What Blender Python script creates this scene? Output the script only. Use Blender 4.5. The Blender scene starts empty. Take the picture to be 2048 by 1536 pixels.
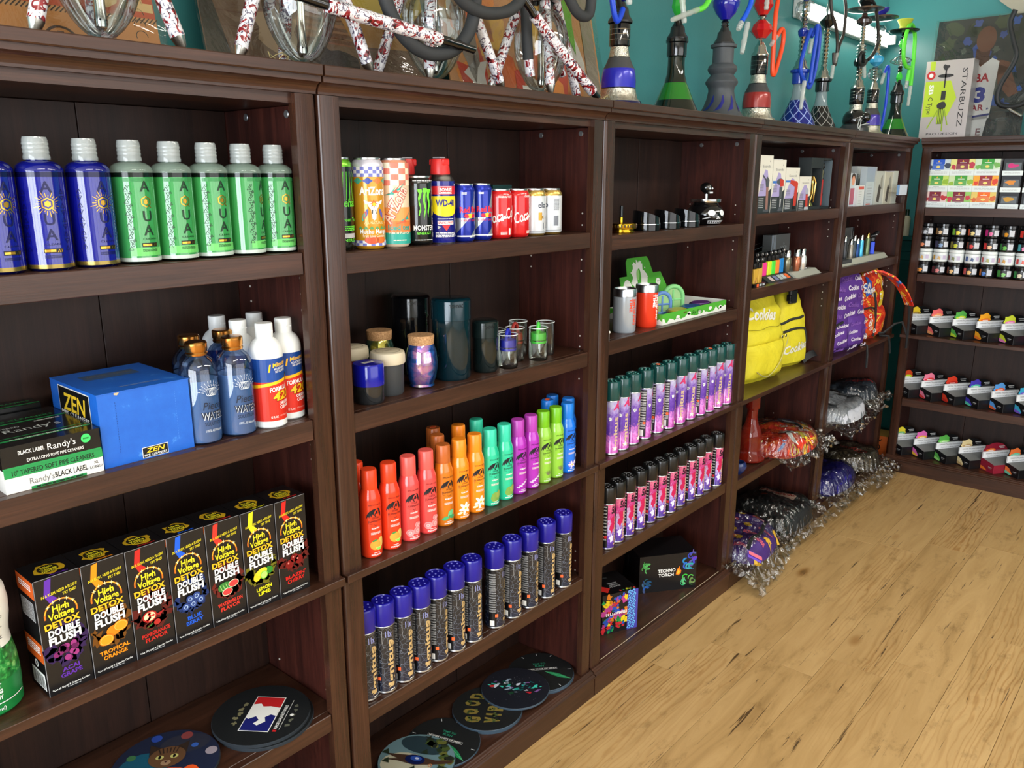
import bpy, bmesh, math, random
from mathutils import Vector, Matrix, geometry
SC = bpy.context.scene
COL = SC.collection
PI = math.pi
R = math.radians

# ------------------------------------------------------------------ camera
cam_d = bpy.data.cameras.new('camera')
cam_d.sensor_width = 36.0
cam_d.lens = 36.0 * 1632 / 2048
cam_d.clip_start = 0.05
cam = bpy.data.objects.new('camera', cam_d)
COL.objects.link(cam)
cam.location = (-0.0358, -1.3274, 1.6154)
cam.rotation_euler = (PI / 2 - 0.24716, 0, -0.8544)
SC.camera = cam

# ------------------------------------------------------------------ world, lights, exposure
SC.view_settings.view_transform = 'Standard'
SC.view_settings.look = 'None'
SC.view_settings.gamma = 1.0
SC.view_settings.use_curve_mapping = False
SC.view_settings.exposure = -0.2
wd = bpy.data.worlds.new('sky')
SC.world = wd
wd.use_nodes = True
wd.node_tree.nodes['Background'].inputs[0].default_value = (0.72, 0.82, 1.0, 1)
wd.node_tree.nodes['Background'].inputs[1].default_value = 0.6
SC.cycles.max_bounces = 6
SC.cycles.diffuse_bounces = 3
SC.cycles.glossy_bounces = 3
SC.cycles.transmission_bounces = 4
SC.cycles.transparent_max_bounces = 16
SC.cycles.use_adaptive_sampling = True
SC.cycles.adaptive_threshold = 0.03
SC.cycles.adaptive_min_samples = 12
SC.cycles.caustics_reflective = False
SC.cycles.caustics_refractive = False
SC.cycles.sample_clamp_indirect = 4.0

def area(name, loc, target, sx, sy, power, col):
 d = bpy.data.lights.new(name, 'AREA')
 d.shape = 'RECTANGLE'
 d.size, d.size_y = sx, sy
 d.energy = power
 d.color = col
 o = bpy.data.objects.new(name, d)
 COL.objects.link(o)
 o.location = loc
 o.rotation_euler = (Vector(target) - Vector(loc)).to_track_quat('-Z', 'Y').to_euler()
 return o

# daylight entering by the shop window in the end wall (x = -2.6), left of and behind the camera
area('window_daylight', (-2.62, -1.75, 1.5), (2.0, -1.75, 1.45), 3.6, 2.1, 300, (0.88, 0.94, 1.0))
# daylight by the shop window in the long wall behind the camera
area('shopfront_daylight', (1.6, -4.62, 1.5), (1.6, 0.0, 1.3), 5.0, 2.0, 95, (1.0, 0.97, 0.92))

# ------------------------------------------------------------------ helpers: colours and materials

def lin(c):
 if isinstance(c, str):
  c = [int(c[i:i + 2], 16) for i in (1, 3, 5)]
 o = []
 for x in c[:3]:
  x /= 255.0
  o.append(x / 12.92 if x <= 0.04045 else ((x + 0.055) / 1.055) ** 2.4)
 return (o[0], o[1], o[2], 1.0)

_M = {}

def M(c, rough=0.45, metal=0.0, coat=0.0, trans=0.0, ior=1.45, emit=0.0, alpha=1.0, spec=0.5, name=None):
 k = (str(c), rough, metal, coat, trans, ior, emit, alpha, spec)
 if k in _M:
  return _M[k]
 m = bpy.data.materials.new(name or 'surface_%d' % len(_M))
 m.use_nodes = True
 b = m.node_tree.nodes['Principled BSDF']
 b.inputs['Base Color'].default_value = lin(c)
 b.inputs['Roughness'].default_value = rough
 b.inputs['Metallic'].default_value = metal
 b.inputs['Coat Weight'].default_value = coat
 b.inputs['Coat Roughness'].default_value = 0.06
 b.inputs['Transmission Weight'].default_value = trans
 b.inputs['IOR'].default_value = ior
 b.inputs['Alpha'].default_value = alpha
 b.inputs['Specular IOR Level'].default_value = spec
 if emit:
  b.inputs['Emission Color'].default_value = lin(c)
  b.inputs['Emission Strength'].default_value = emit
 _M[k] = m
 return m

class NT:
 """small node-graph helper"""

 def __init__(s, name):
  s.m = bpy.data.materials.new(name)
  s.m.use_nodes = True
  s.t = s.m.node_tree
  s.b = s.t.nodes['Principled BSDF']

 def n(s, typ, **kw):
  nd = s.t.nodes.new(typ)
  for k, v in kw.items():
   if k.startswith('i_'):
    key = k[2:].replace('_', ' ')
    nd.inputs[key].default_value = v
   elif k.startswith('x_'):
    nd.inputs[int(k[2:])].default_value = v
   else:
    setattr(nd, k, v)
  return nd

 def l(s, a, b):
  s.t.links.new(a, b)

 def coords(s, scale=(1, 1, 1), kind='Object', rand=False, rot=(0, 0, 0)):
  tc = s.n('ShaderNodeTexCoord')
  mp = s.n('ShaderNodeMapping')
  mp.inputs['Scale'].default_value = scale
  mp.inputs['Rotation'].default_value = rot
  s.l(tc.outputs[kind], mp.inputs['Vector'])
  if rand:
   oi = s.n('ShaderNodeObjectInfo')
   mu = s.n('ShaderNodeMath', operation='MULTIPLY', x_1=37.0)
   s.l(oi.outputs['Random'], mu.inputs[0])
   cb = s.n('ShaderNodeCombineXYZ')
   s.l(mu.outputs[0], cb.inputs[0])
   s.l(mu.outputs[0], cb.inputs[1])
   s.l(mu.outputs[0], cb.inputs[2])
   s.l(cb.outputs[0], mp.inputs['Location'])
  return mp.outputs['Vector']

 def noise(s, vec, scale, detail=3, rough=0.5, dist=0.0):
  nd = s.n('ShaderNodeTexNoise')
  nd.inputs['Scale'].default_value = scale
  nd.inputs['Detail'].default_value = detail
  nd.inputs['Roughness'].default_value = rough
  nd.inputs['Distortion'].default_value = dist
  s.l(vec, nd.inputs['Vector'])
  return nd.outputs['Fac']

 def ramp(s, fac, stops, interp='LINEAR'):
  r = s.n('ShaderNodeValToRGB')
  r.color_ramp.interpolation = interp
  e = r.color_ramp.elements
  while len(e) < len(stops):
   e.new(0.5)
  for i, (p, c) in enumerate(stops):
   e[i].position = p
   e[i].color = lin(c) if not isinstance(c, float) else (c, c, c, 1)
  s.l(fac, r.inputs[0])
  return r.outputs['Color']

 def mix(s, fac, a, b, mode='MIX'):
  nd = s.n('ShaderNodeMix', data_type='RGBA', blend_type=mode)
  if isinstance(fac, (int, float)):
   nd.inputs[0].default_value = fac
  else:
   s.l(fac, nd.inputs[0])
  for k, v in ((6, a), (7, b)):
   if hasattr(v, 'links'):
    s.l(v, nd.inputs[k])
   else:
    nd.inputs[k].default_value = lin(v)
  return nd.outputs[2]

 def bump(s, h, strength=0.2, dist=0.01):
  nd = s.n('ShaderNodeBump')
  nd.inputs['Strength'].default_value = strength
  nd.inputs['Distance'].default_value = dist
  s.l(h, nd.inputs['Height'])
  s.l(nd.outputs[0], s.b.inputs['Normal'])

 def set(s, color=None, rough=None, metal=None, coat=None):
  if color is not None:
   if hasattr(color, 'links'):
    s.l(color, s.b.inputs['Base Color'])
   else:
    s.b.inputs['Base Color'].default_value = lin(color)
  if rough is not None:
   if hasattr(rough, 'links'):
    s.l(rough, s.b.inputs['Roughness'])
   else:
    s.b.inputs['Roughness'].default_value = rough
  if metal is not None:
   s.b.inputs['Metallic'].default_value = metal
  if coat is not None:
   s.b.inputs['Coat Weight'].default_value = coat
   s.b.inputs['Coat Roughness'].default_value = 0.1
  return s.m

def thin_glass(name, tint=(255, 255, 255), base=0.06, rough=0.02, rim=0.7, bumpy=0.0, scale=30):
 """thin clear shell: see-through, with a Fresnel-like gloss"""
 m = bpy.data.materials.new(name)
 m.use_nodes = True
 t = m.node_tree
 t.nodes.clear()
 out = t.nodes.new('ShaderNodeOutputMaterial')
 mx = t.nodes.new('ShaderNodeMixShader')
 tr = t.nodes.new('ShaderNodeBsdfTransparent')
 tr.inputs[0].default_value = lin(tint)
 gl = t.nodes.new('ShaderNodeBsdfGlossy')
 gl.inputs['Roughness'].default_value = rough
 lw = t.nodes.new('ShaderNodeLayerWeight')
 lw.inputs[0].default_value = 0.35
 mr = t.nodes.new('ShaderNodeMapRange')
 mr.inputs['To Min'].default_value = base
 mr.inputs['To Max'].default_value = rim
 t.links.new(lw.outputs['Fresnel'], mr.inputs['Value'])
 t.links.new(mr.outputs[0], mx.inputs[0])
 t.links.new(tr.outputs[0], mx.inputs[1])
 t.links.new(gl.outputs[0], mx.inputs[2])
 t.links.new(mx.outputs[0], out.inputs[0])
 if bumpy:
  tc = t.nodes.new('ShaderNodeTexCoord')
  ns = t.nodes.new('ShaderNodeTexNoise')
  ns.inputs['Scale'].default_value = scale
  ns.inputs['Detail'].default_value = 4
  ns.inputs['Distortion'].default_value = 1.2
  t.links.new(tc.outputs['Object'], ns.inputs['Vector'])
  bp = t.nodes.new('ShaderNodeBump')
  bp.inputs['Strength'].default_value = bumpy
  bp.inputs['Distance'].default_value = 0.02
  t.links.new(ns.outputs['Fac'], bp.inputs['Height'])
  t.links.new(bp.outputs[0], gl.inputs['Normal'])
  t.links.new(bp.outputs[0], lw.inputs['Normal'])
 return m

# ------------------------------------------------------------------ helpers: mesh builder

class MB:
 def __init__(s):
  s.v, s.f, s.mi, s.sm, s.mats = [], [], [], [], []

 def m(s, mat):
  if mat not in s.mats:
   s.mats.append(mat)
  return s.mats.index(mat)

 def face(s, pts, mat, smooth=False):
  b = len(s.v)
  s.v.extend([tuple(p) for p in pts])
  s.f.append(tuple(range(b, b + len(pts))))
  s.mi.append(s.m(mat))
  s.sm.append(smooth)

 def raw(s, vs, fs, mat, smooth=False, T=None):
  b = len(s.v)
  s.v.extend([tuple(T @ Vector(p)) if T is not None else tuple(p) for p in vs])
  i = s.m(mat)
  for f in fs:
   s.f.append(tuple(b + k for k in f))
   s.mi.append(i)
   s.sm.append(smooth)

 def box(s, x0, x1, y0, y1, z0, z1, mat, b=0.0, T=None):
  if b <= 0:
   vs = [(x, y, z) for z in (z0, z1) for y in (y0, y1) for x in (x0, x1)]
   fs = [(0, 2, 3, 1), (4, 5, 7, 6), (0, 1, 5, 4), (2, 6, 7, 3), (0, 4, 6, 2), (1, 3, 7, 5)]
   s.raw(vs, fs, mat, False, T)
   return
  # chamfered box: 24 verts
  vs, idx = [], {}
  X, Y, Z = (x0, x1), (y0, y1), (z0, z1)
  for i in (0, 1):
   for j in (0, 1):
    for k in (0, 1):
     sx, sy, sz = (1 - 2 * i) * b, (1 - 2 * j) * b, (1 - 2 * k) * b
     for a in range(3):
      p = [X[i] + (sx if a != 0 else 0), Y[j] + (sy if a != 1 else 0), Z[k] + (sz if a != 2 else 0)]
      idx[(i, j, k, a)] = len(vs)
      vs.append(p)
  g = lambda *q: idx[q]
  fs = []
  for i in (0, 1):
   o = [(0, 0), (1, 0), (1, 1), (0, 1)]
   if i == 0:
    o = o[::-1]
   fs.append(tuple(g(i, a, c, 0) for a, c in o))
   fs.append(tuple(g(a, i, c, 1) for a, c in (o[::-1])))
   fs.append(tuple(g(a, c, i, 2) for a, c in o))
  for i in (0, 1):
   for j in (0, 1):
    fs.append((g(i, j, 0, 0), g(i, j, 1, 0), g(i, j, 1, 1), g(i, j, 0, 1)))
    fs.append((g(i, 0, j, 0), g(i, 1, j, 0), g(i, 1, j, 2), g(i, 0, j, 2)))
    fs.append((g(0, i, j, 1), g(1, i, j, 1), g(1, i, j, 2), g(0, i, j, 2)))
    for k in (0, 1):
     fs.append((g(i, j, k, 0), g(i, j, k, 1), g(i, j, k, 2)))
  s.raw(vs, fs, mat, False, T)

 def lathe(s, prof, mat, seg=24, T=None, c=(0, 0, 0), mats=None, smooth=True, sx=1.0, sy=1.0, a0=0, a1=2 * PI):
  """prof: [(r, z)...]; mats: material per profile segment"""
  full = abs(a1 - a0 - 2 * PI) < 1e-6
  n = seg if full else seg + 1
  rows = []
  b = len(s.v)
  for r, z in prof:
   if r <= 1e-7:
    rows.append([len(s.v)] * n)
    p = Vector((c[0], c[1], c[2] + z))
    s.v.append(tuple(T @ p if T is not None else p))
   else:
    row = []
    for i in range(n):
     a = a0 + (a1 - a0) * i / seg
     p = Vector((c[0] + r * math.cos(a) * sx, c[1] + r * math.sin(a) * sy, c[2] + z))
     row.append(len(s.v))
     s.v.append(tuple(T @ p if T is not None else p))
    rows.append(row)
  for k in range(len(rows) - 1):
   A, B = rows[k], rows[k + 1]
   mi = s.m(mats[k] if mats else mat)
   for i in range(seg):
    j = (i + 1) % n
    q = [A[i], A[j], B[j], B[i]]
    u = []
    for x in q:
     if x not in u:
      u.append(x)
    if len(u) >= 3:
     s.f.append(tuple(u))
     s.mi.append(mi)
     s.sm.append(smooth)

 def cyl(s, r, z0, z1, mat, seg=20, c=(0, 0, 0), T=None, b=0.0, r1=None):
  r1 = r if r1 is None else r1
  p = [(0, z0), (r - b, z0), (r, z0 + b), (r1, z1 - b), (r1 - b, z1), (0, z1)] if b else [(0, z0), (r, z0), (r1, z1), (0, z1)]
  s.lathe(p, mat, seg, T, c)

 def ball(s, c, r, mat, seg=16, rings=10, sz=1.0, sx=1.0, sy=1.0, T=None):
  prof = [(r * math.sin(PI * i / rings), -r * sz * math.cos(PI * i / rings)) for i in range(rings + 1)]
  prof[0] = (0, -r * sz)
  prof[-1] = (0, r * sz)
  s.lathe(prof, mat, seg, T, c, sx=sx, sy=sy)

 def tube(s, pts, r, mat, seg=8, closed=False, cap=True, radii=None, T=None):
  P = [Vector(p) for p in pts]
  n = len(P)
  rows = []
  up = Vector((0, 0, 1))
  prev = None
  for i in range(n):
   if closed:
    t = P[(i + 1) % n] - P[i - 1]
   else:
    t = P[min(i + 1, n - 1)] - P[max(i - 1, 0)]
   t.normalize()
   if prev is None:
    a = up.cross(t)
    if a.length < 1e-4:
     a = Vector((1, 0, 0)).cross(t)
   else:
    a = prev - t * prev.dot(t)
    if a.length < 1e-6:
     a = up.cross(t)
   a.normalize()
   prev = a
   bb = t.cross(a)
   rr = radii[i] if radii else r
   row = []
   for k in range(seg):
    an = 2 * PI * k / seg
    p = P[i] + (a * math.cos(an) + bb * math.sin(an)) * rr
    row.append(len(s.v))
    s.v.append(tuple(T @ p if T is not None else p))
   rows.append(row)
  mi = s.m(mat)
  for i in range(n if closed else n - 1):
   A, B = rows[i], rows[(i + 1) % n]
   for k in range(seg):
    s.f.append((A[k], A[(k + 1) % seg], B[(k + 1) % seg], B[k]))
    s.mi.append(mi)
    s.sm.append(True)
  if cap and not closed:
   for row in (rows[0][::-1], rows[-1]):
    s.f.append(tuple(row))
    s.mi.append(mi)
    s.sm.append(False)

 def prism(s, poly, h0, h1, mat, T=None, smooth_side=False):
  """poly: 2-D points (x, y); extruded from z = h0 to h1, then T"""
  n = len(poly)
  vs = [(x, y, h0) for x, y in poly] + [(x, y, h1) for x, y in poly]
  s.raw(vs, [tuple(range(n))[::-1], tuple(range(n, 2 * n))], mat, False, T)
  s.raw(vs, [(i, (i + 1) % n, n + (i + 1) % n, n + i) for i in range(n)], mat, smooth_side, T)

 def grid(s, fn, nu, nv, mat, smooth=True, T=None, matfn=None):
  b = len(s.v)
  for j in range(nv + 1):
   for i in range(nu + 1):
    p = Vector(fn(i / nu, j / nv))
    s.v.append(tuple(T @ p if T is not None else p))
  mi = s.m(mat)
  for j in range(nv):
   for i in range(nu):
    q = b + j * (nu + 1) + i
    s.f.append((q, q + 1, q + nu + 2, q + nu + 1))
    s.mi.append(s.m(matfn(i / nu, j / nv)) if matfn else mi)
    s.sm.append(smooth)

 def mesh(s, name, sharp=38):
  me = bpy.data.meshes.new(name)
  me.from_pydata(s.v, [], s.f)
  for m in s.mats:
   me.materials.append(m)
  me.polygons.foreach_set('material_index', s.mi)
  me.polygons.foreach_set('use_smooth', s.sm)
  if any(s.sm) and sharp:
   me.set_sharp_from_angle(angle=R(sharp))
  me.update()
  return me

def T3(loc=(0, 0, 0), rz=0.0, rx=0.0, ry=0.0, sc=1.0):
 return Matrix.Translation(loc) @ Matrix.Rotation(rz, 4, 'Z') @ Matrix.Rotation(ry, 4, 'Y') @ Matrix.Rotation(rx, 4, 'X') @ Matrix.Scale(sc, 4)

def obj(name, mb, parent=None, loc=(0, 0, 0), rz=0.0, label=None, cat=None, group=None, kind=None):
 me = mb.mesh(name) if isinstance(mb, MB) else mb
 o = bpy.data.objects.new(name, me)
 COL.objects.link(o)
 o.location = loc
 o.rotation_euler = (0, 0, rz)
 if parent:
  o.parent = parent
 return tag(o, label, cat, group, kind)

def tag(o, label=None, cat=None, group=None, kind=None):
 if label:
  o['label'] = label
 if cat:
  o['category'] = cat
 if group:
  o['group'] = group
 if kind:
  o['kind'] = kind
 return o

def thing(name, label, cat, loc=(0, 0, 0), rz=0.0, group=None, kind=None):
 o = bpy.data.objects.new(name, None)
 o.empty_display_size = 0.02
 COL.objects.link(o)
 o.location = loc
 o.rotation_euler = (0, 0, rz)
 return tag(o, label, cat, group, kind)

KIDS = {}

def dup(root, loc, rz=0.0, label=None, group=None):
 r = root.copy()
 COL.objects.link(r)
 r.location = loc
 r.rotation_euler = (0, 0, rz)
 tag(r, label, None, group)
 for ch in list(root.children):
  c = ch.copy()
  COL.objects.link(c)
  c.parent = r
  for g in list(ch.children):
   d = g.copy()
   COL.objects.link(d)
   d.parent = c
 return r

# ------------------------------------------------------------------ helpers: flat print (lettering, labels) laid on a surface
_TX = {}

def text_tris(s, bold=0.0, shear=0.0):
 """text in the built-in font -> (points, triangles, width, height); unit size, centred on x, baseline 0"""
 k = (s, bold, shear)
 if k in _TX:
  return _TX[k]
 cu = bpy.data.curves.new('lettering', 'FONT')
 cu.body = s
 cu.resolution_u = 2
 cu.offset = bold
 cu.shear = shear
 cu.align_x = 'CENTER'
 ob = bpy.data.objects.new('lettering', cu)
 me = bpy.data.meshes.new_from_object(ob)
 pts = [(v.co.x, v.co.y) for v in me.vertices]
 fs = [tuple(p.vertices) for p in me.polygons]
 bpy.data.objects.remove(ob)
 bpy.data.meshes.remove(me)
 bpy.data.curves.remove(cu)
 if pts:
  x0, x1 = min(p[0] for p in pts), max(p[0] for p in pts)
  y0, y1 = min(p[1] for p in pts), max(p[1] for p in pts)
  pts = [(x - (x0 + x1) / 2, y) for x, y in pts]
 else:
  x0 = x1 = y0 = y1 = 0
 _TX[k] = (pts, fs, x1 - x0, y0, y1)
 return _TX[k]

def clip(poly, u0, u1):
 for sgn, lim in ((1, u0), (-1, -u1)):
  out = []
  for i in range(len(poly)):
   a, b = poly[i - 1], poly[i]
   da, db = sgn * a[0] - lim, sgn * b[0] - lim
   if (da >= 0) != (db >= 0):
    t = da / (da - db)
    out.append((a[0] + (b[0] - a[0]) * t, a[1] + (b[1] - a[1]) * t))
   if db >= 0:
    out.append(b)
  poly = out
  if len(poly) < 3:
   return []
 return poly

class Print:
 EPS = 0.0003

 def __init__(s, fn, cut=None):
  s.mb, s.fn, s.cut = MB(), fn, cut

 def add(s, pts, faces, mat, lay=1):
  for f in faces:
   poly = [pts[i] for i in f]
   if s.cut:
    u0, u1 = min(p[0] for p in poly), max(p[0] for p in poly)
    k0, k1 = math.floor(u0 / s.cut), math.floor(u1 / s.cut)
    if k1 > k0:
     for k in range(k0, k1 + 1):
      q = clip(poly, k * s.cut, (k + 1) * s.cut)
      if q:
       s.mb.face([s.fn(u, v, lay * s.EPS) for u, v in q], mat)
     continue
   s.mb.face([s.fn(u, v, lay * s.EPS) for u, v in poly], mat)

 def text(s, t, x, y, size, mat, bold=0.0, shear=0.0, rot=0.0, w=None, lay=2, sx=1.0, arc=0.0):
  """size: cap height in metres; w: fit to this width; y is the baseline; arc: bow amount"""
  pts, fs, tw, y0, y1 = text_tris(t, bold, shear)
  if not pts:
   return
  k = size / 0.7
  kx = k * sx
  if w:
   kx = w / tw
  c, n = math.cos(rot), math.sin(rot)
  o = []
  for a, b in pts:
   a, b = a * kx, b * k
   if arc:
    b += arc * (1 - (2 * a / (tw * kx)) ** 2)
   o.append((x + a * c - b * n, y + a * n + b * c))
  s.add(o, fs, mat, lay)

 def rect(s, x0, y0, x1, y1, mat, lay=1):
  s.add([(x0, y0), (x1, y0), (x1, y1), (x0, y1)], [(0, 1, 2, 3)], mat, lay)

 def poly(s, pts, mat, lay=2):
  tr = geometry.tessellate_polygon([[Vector((a, b, 0)) for a, b in pts]])
  s.add(pts, tr, mat, lay)

 def ell(s, x, y, rx, ry, mat, lay=2, n=18, rot=0.0):
  p = []
  for i in range(n):
   a = 2 * PI * i / n
   u, v = rx * math.cos(a), ry * math.sin(a)
   p.append((x + u * math.cos(rot) - v * math.sin(rot), y + u * math.sin(rot) + v * math.cos(rot)))
  s.add(p, [(0, i, i + 1) for i in range(1, n - 1)], mat, lay)

 def ring(s, x, y, r0, r1, mat, lay=2, n=24, a0=0.0, a1=2 * PI, sy=1.0):
  for i in range(n):
   a, b = a0 + (a1 - a0) * i / n, a0 + (a1 - a0) * (i + 1) / n
   s.add([(x + r * math.cos(t), y + r * math.sin(t) * sy) for r, t in ((r0, a), (r1, a), (r1, b), (r0, b))], [(0, 1, 2, 3)], mat, lay)

 def blob(s, x, y, r, mat, lay=2, n=14, seed=0, j=0.35, sy=1.0, rot=0.0):
  rd = random.Random(seed)
  p = [(0.0, 0.0)]
  for i in range(n):
   a = 2 * PI * i / n
   q = r * (1 - j + 2 * j * rd.random())
   u, v = q * math.cos(a), q * math.sin(a) * sy
   p.append((u * math.cos(rot) - v * math.sin(rot), u * math.sin(rot) + v * math.cos(rot)))
  p = [(x + u, y + v) for u, v in p]
  s.add(p, [(0, i, i % n + 1) for i in range(1, n + 1)], mat, lay)

 def star(s, x, y, r0, r1, n, mat, lay=2, rot=0.0):
  p = [(x, y)]
  for i in range(2 * n):
   a = rot + PI * i / n
   q = r1 if i % 2 == 0 else r0
   p.append((x + q * math.cos(a), y + q * math.sin(a)))
  s.add(p, [(0, i, i % (2 * n) + 1) for i in range(1, 2 * n + 1)], mat, lay)

 def line(s, a, b, w, mat, lay=2):
  d = Vector((b[0] - a[0], b[1] - a[1]))
  if d.length < 1e-9:
   return
  d.normalize()
  nx, ny = -d.y * w / 2, d.x * w / 2
  s.add([(a[0] + nx, a[1] + ny), (a[0] - nx, a[1] - ny), (b[0] - nx, b[1] - ny), (b[0] + nx, b[1] + ny)], [(0, 1, 2, 3)], mat, lay)

 def pline(s, pts, w, mat, lay=2, closed=False):
  for i in range(len(pts) if closed else len(pts) - 1):
   s.line(pts[i], pts[(i + 1) % len(pts)], w, mat, lay)

 def smalltext(s, x, y, w, rows, h, mat, lay=2, seed=0, gap=1.8):
  """rows of tiny illegible print as short bars of word length"""
  rd = random.Random(seed)
  for k in range(rows):
   u = x - w / 2
   yy = y - k * h * gap
   while u < x + w / 2:
    d = w * (0.06 + 0.14 * rd.random())
    s.rect(u, yy, min(u + d, x + w / 2), yy + h, mat, lay)
    u += d + w * 0.025

 def done(s, name, parent, label=None):
  return obj(name, s.mb, parent, label=label)

def on_front(y=0.0):
 return lambda u, v, e: (u, y - e, v)

def on_back(y):
 return lambda u, v, e: (-u, y + e, v)

def on_left(x):          # face with normal -x, u runs from the back (+y) to the front
 return lambda u, v, e: (x - e, -u, v)

def on_top(z):
 return lambda u, v, e: (u, v, z + e)

def on_cyl(r, a0=0.0):   # u = 0 faces -y, growing to +x
 return lambda u, v, e: ((r + e) * math.sin(a0 + u / r), -(r + e) * math.cos(a0 + u / r), v)

def on_prof(rf, r0, a0=0.0):
 return lambda u, v, e: ((rf(v) + e) * math.sin(a0 + u / r0), -(rf(v) + e) * math.cos(a0 + u / r0), v)

def nth(i):
 return ['first', 'second', 'third', 'fourth', 'fifth', 'sixth', 'seventh', 'eighth', 'ninth', 'tenth', 'eleventh', 'twelfth', 'thirteenth', 'fourteenth', 'fifteenth', 'sixteenth'][i]

BLACK = M('#0c0c0e', 0.4)
WHITE = M('#f2f2ee', 0.45)
OFFW = M('#d9d6cc', 0.5)
GOLD = M('#d6a545', 0.25, 1.0)
CHROME = M('#d8d8d8', 0.15, 1.0)
GREY = M('#77797c', 0.5)
LGREY = M('#b9bbbd', 0.5)
ORTAG = M('#ff6a35', 0.5)

# ================================================================== materials of the place
def wood_laminate(name, c0, c1, c2, rough=0.34, spec=0.5):
 n = NT(name)
 v = n.coords((9, 9, 0.7), 'Object', rand=True)
 a = n.noise(v, 4.0, 6, 0.6, 0.6)
 v2 = n.coords((160, 160, 3.0), 'Object', rand=True)
 b = n.noise(v2, 2.0, 2, 0.5)
 col = n.ramp(a, [(0.28, c0), (0.52, c1), (0.75, c2)])
 fine = n.ramp(b, [(0.35, (190, 190, 190)), (0.62, (255, 255, 255))])
 col = n.mix(0.55, col, fine, 'MULTIPLY')
 n.bump(b, 0.06, 0.002)
 m = n.set(col, rough)
 n.b.inputs['Specular IOR Level'].default_value = spec
 return m

def wood_laminate_h(name, c0, c1, c2, rough=0.32):
 n = NT(name)
 v = n.coords((0.7, 9, 9), 'Object', rand=True)
 a = n.noise(v, 4.0, 6, 0.6, 0.6)
 v2 = n.coords((3.0, 160, 160), 'Object', rand=True)
 b = n.noise(v2, 2.0, 2, 0.5)
 col = n.ramp(a, [(0.28, c0), (0.52, c1), (0.75, c2)])
 fine = n.ramp(b, [(0.35, (190, 190, 190)), (0.62, (255, 255, 255))])
 col = n.mix(0.55, col, fine, 'MULTIPLY')
 n.bump(b, 0.06, 0.002)
 return n.set(col, rough)

CHERRY = wood_laminate('dark_cherry_laminate_upright', (44, 25, 17), (61, 36, 25), (76, 47, 33), 0.24)
CHERRY_H = wood_laminate_h('dark_cherry_laminate_lengthwise', (48, 27, 18), (64, 38, 26), (80, 49, 35))
CHERRY_IN = wood_laminate('cherry_laminate_inner', (44, 19, 16), (64, 29, 23), (82, 40, 31), 0.38)
CHERRY_BACK = wood_laminate('hardboard_back', (32, 17, 12), (44, 25, 18), (56, 33, 24), 0.5, 0.35)

def wall_paint(name, c, c2, rough=0.28):
 n = NT(name)
 v = n.coords((1, 1, 1), 'Object')
 a = n.noise(v, 1.6, 4, 0.6)
 col = n.mix(a, c, c2)
 b = n.noise(v, 90, 3, 0.6)
 n.bump(b, 0.10, 0.003)
 return n.set(col, rough)

TEAL = wall_paint('teal_wall_paint', (62, 132, 134), (70, 140, 140))
TEAL_D = wall_paint('dark_teal_paint', (14, 72, 66), (18, 82, 75), 0.3)
CEIL = M((226, 222, 210), 0.8)

def plank_mat():
 n = NT('oak_look_vinyl_plank')
 v = n.coords((1.3, 9.0, 4.0), 'Object', rand=True)
 big = n.noise(v, 1.6, 5, 0.62, 1.1)
 col = n.ramp(big, [(0.22, (150, 118, 72)), (0.42, (180, 145, 94)), (0.62, (192, 157, 105)), (0.82, (168, 134, 84))])
 # growth-ring lines: sparse cathedral grain
 w = n.n('ShaderNodeTexWave', wave_type='RINGS', rings_direction='X')
 w.inputs['Scale'].default_value = 9.0
 w.inputs['Distortion'].default_value = 16.0
 w.inputs['Detail'].default_value = 3.0
 w.inputs['Detail Scale'].default_value = 0.6
 vw = n.coords((0.45, 3.0, 1.0), 'Object', rand=True)
 n.l(vw, w.inputs['Vector'])
 ring = n.ramp(w.outputs['Fac'], [(0.0, (196, 164, 118)), (0.2, (240, 228, 206)), (0.45, (255, 255, 255))])
 gate = n.noise(vw, 1.1, 2, 0.5)
 gm = n.ramp(gate, [(0.48, 0.0), (0.66, 0.65)])
 col = n.mix(gm, col, n.mix(1.0, col, ring, 'MULTIPLY'))
 # long dark cracks
 vc = n.coords((1.0, 26.0, 4.0), 'Object', rand=True)
 cr = n.noise(vc, 2.6, 5, 0.72, 0.5)
 crk = n.ramp(cr, [(0.345, (58, 34, 16)), (0.378, (255, 255, 255))])
 col = n.mix(0.85, col, crk, 'MULTIPLY')
 # knots and grey-green smudges
 vk = n.n('ShaderNodeTexVoronoi', feature='F1')
 vk.inputs['Scale'].default_value = 1.0
 kv = n.coords((2.2, 5.5, 1.0), 'Object', rand=True)
 n.l(kv, vk.inputs['Vector'])
 kn = n.ramp(vk.outputs['Distance'], [(0.03, (66, 40, 20)), (0.075, (196, 170, 130)), (0.15, (255, 255, 255))])
 col = n.mix(0.8, col, kn, 'MULTIPLY')
 vs = n.coords((3.0, 6.0, 1.0), 'Object', rand=True)
 sm = n.noise(vs, 2.6, 6, 0.75)
 smc = n.ramp(sm, [(0.56, (255, 255, 255)), (0.74, (170, 160, 138))])
 col = n.mix(0.7, col, smc, 'MULTIPLY')
 oi = n.n('ShaderNodeObjectInfo')
 tint = n.ramp(oi.outputs['Random'], [(0.0, (244, 242, 238)), (1.0, (255, 255, 255))])
 col = n.mix(1.0, col, tint, 'MULTIPLY')
 n.bump(big, 0.05, 0.002)
 return n.set(col, 0.42)

PLANK = plank_mat()

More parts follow.
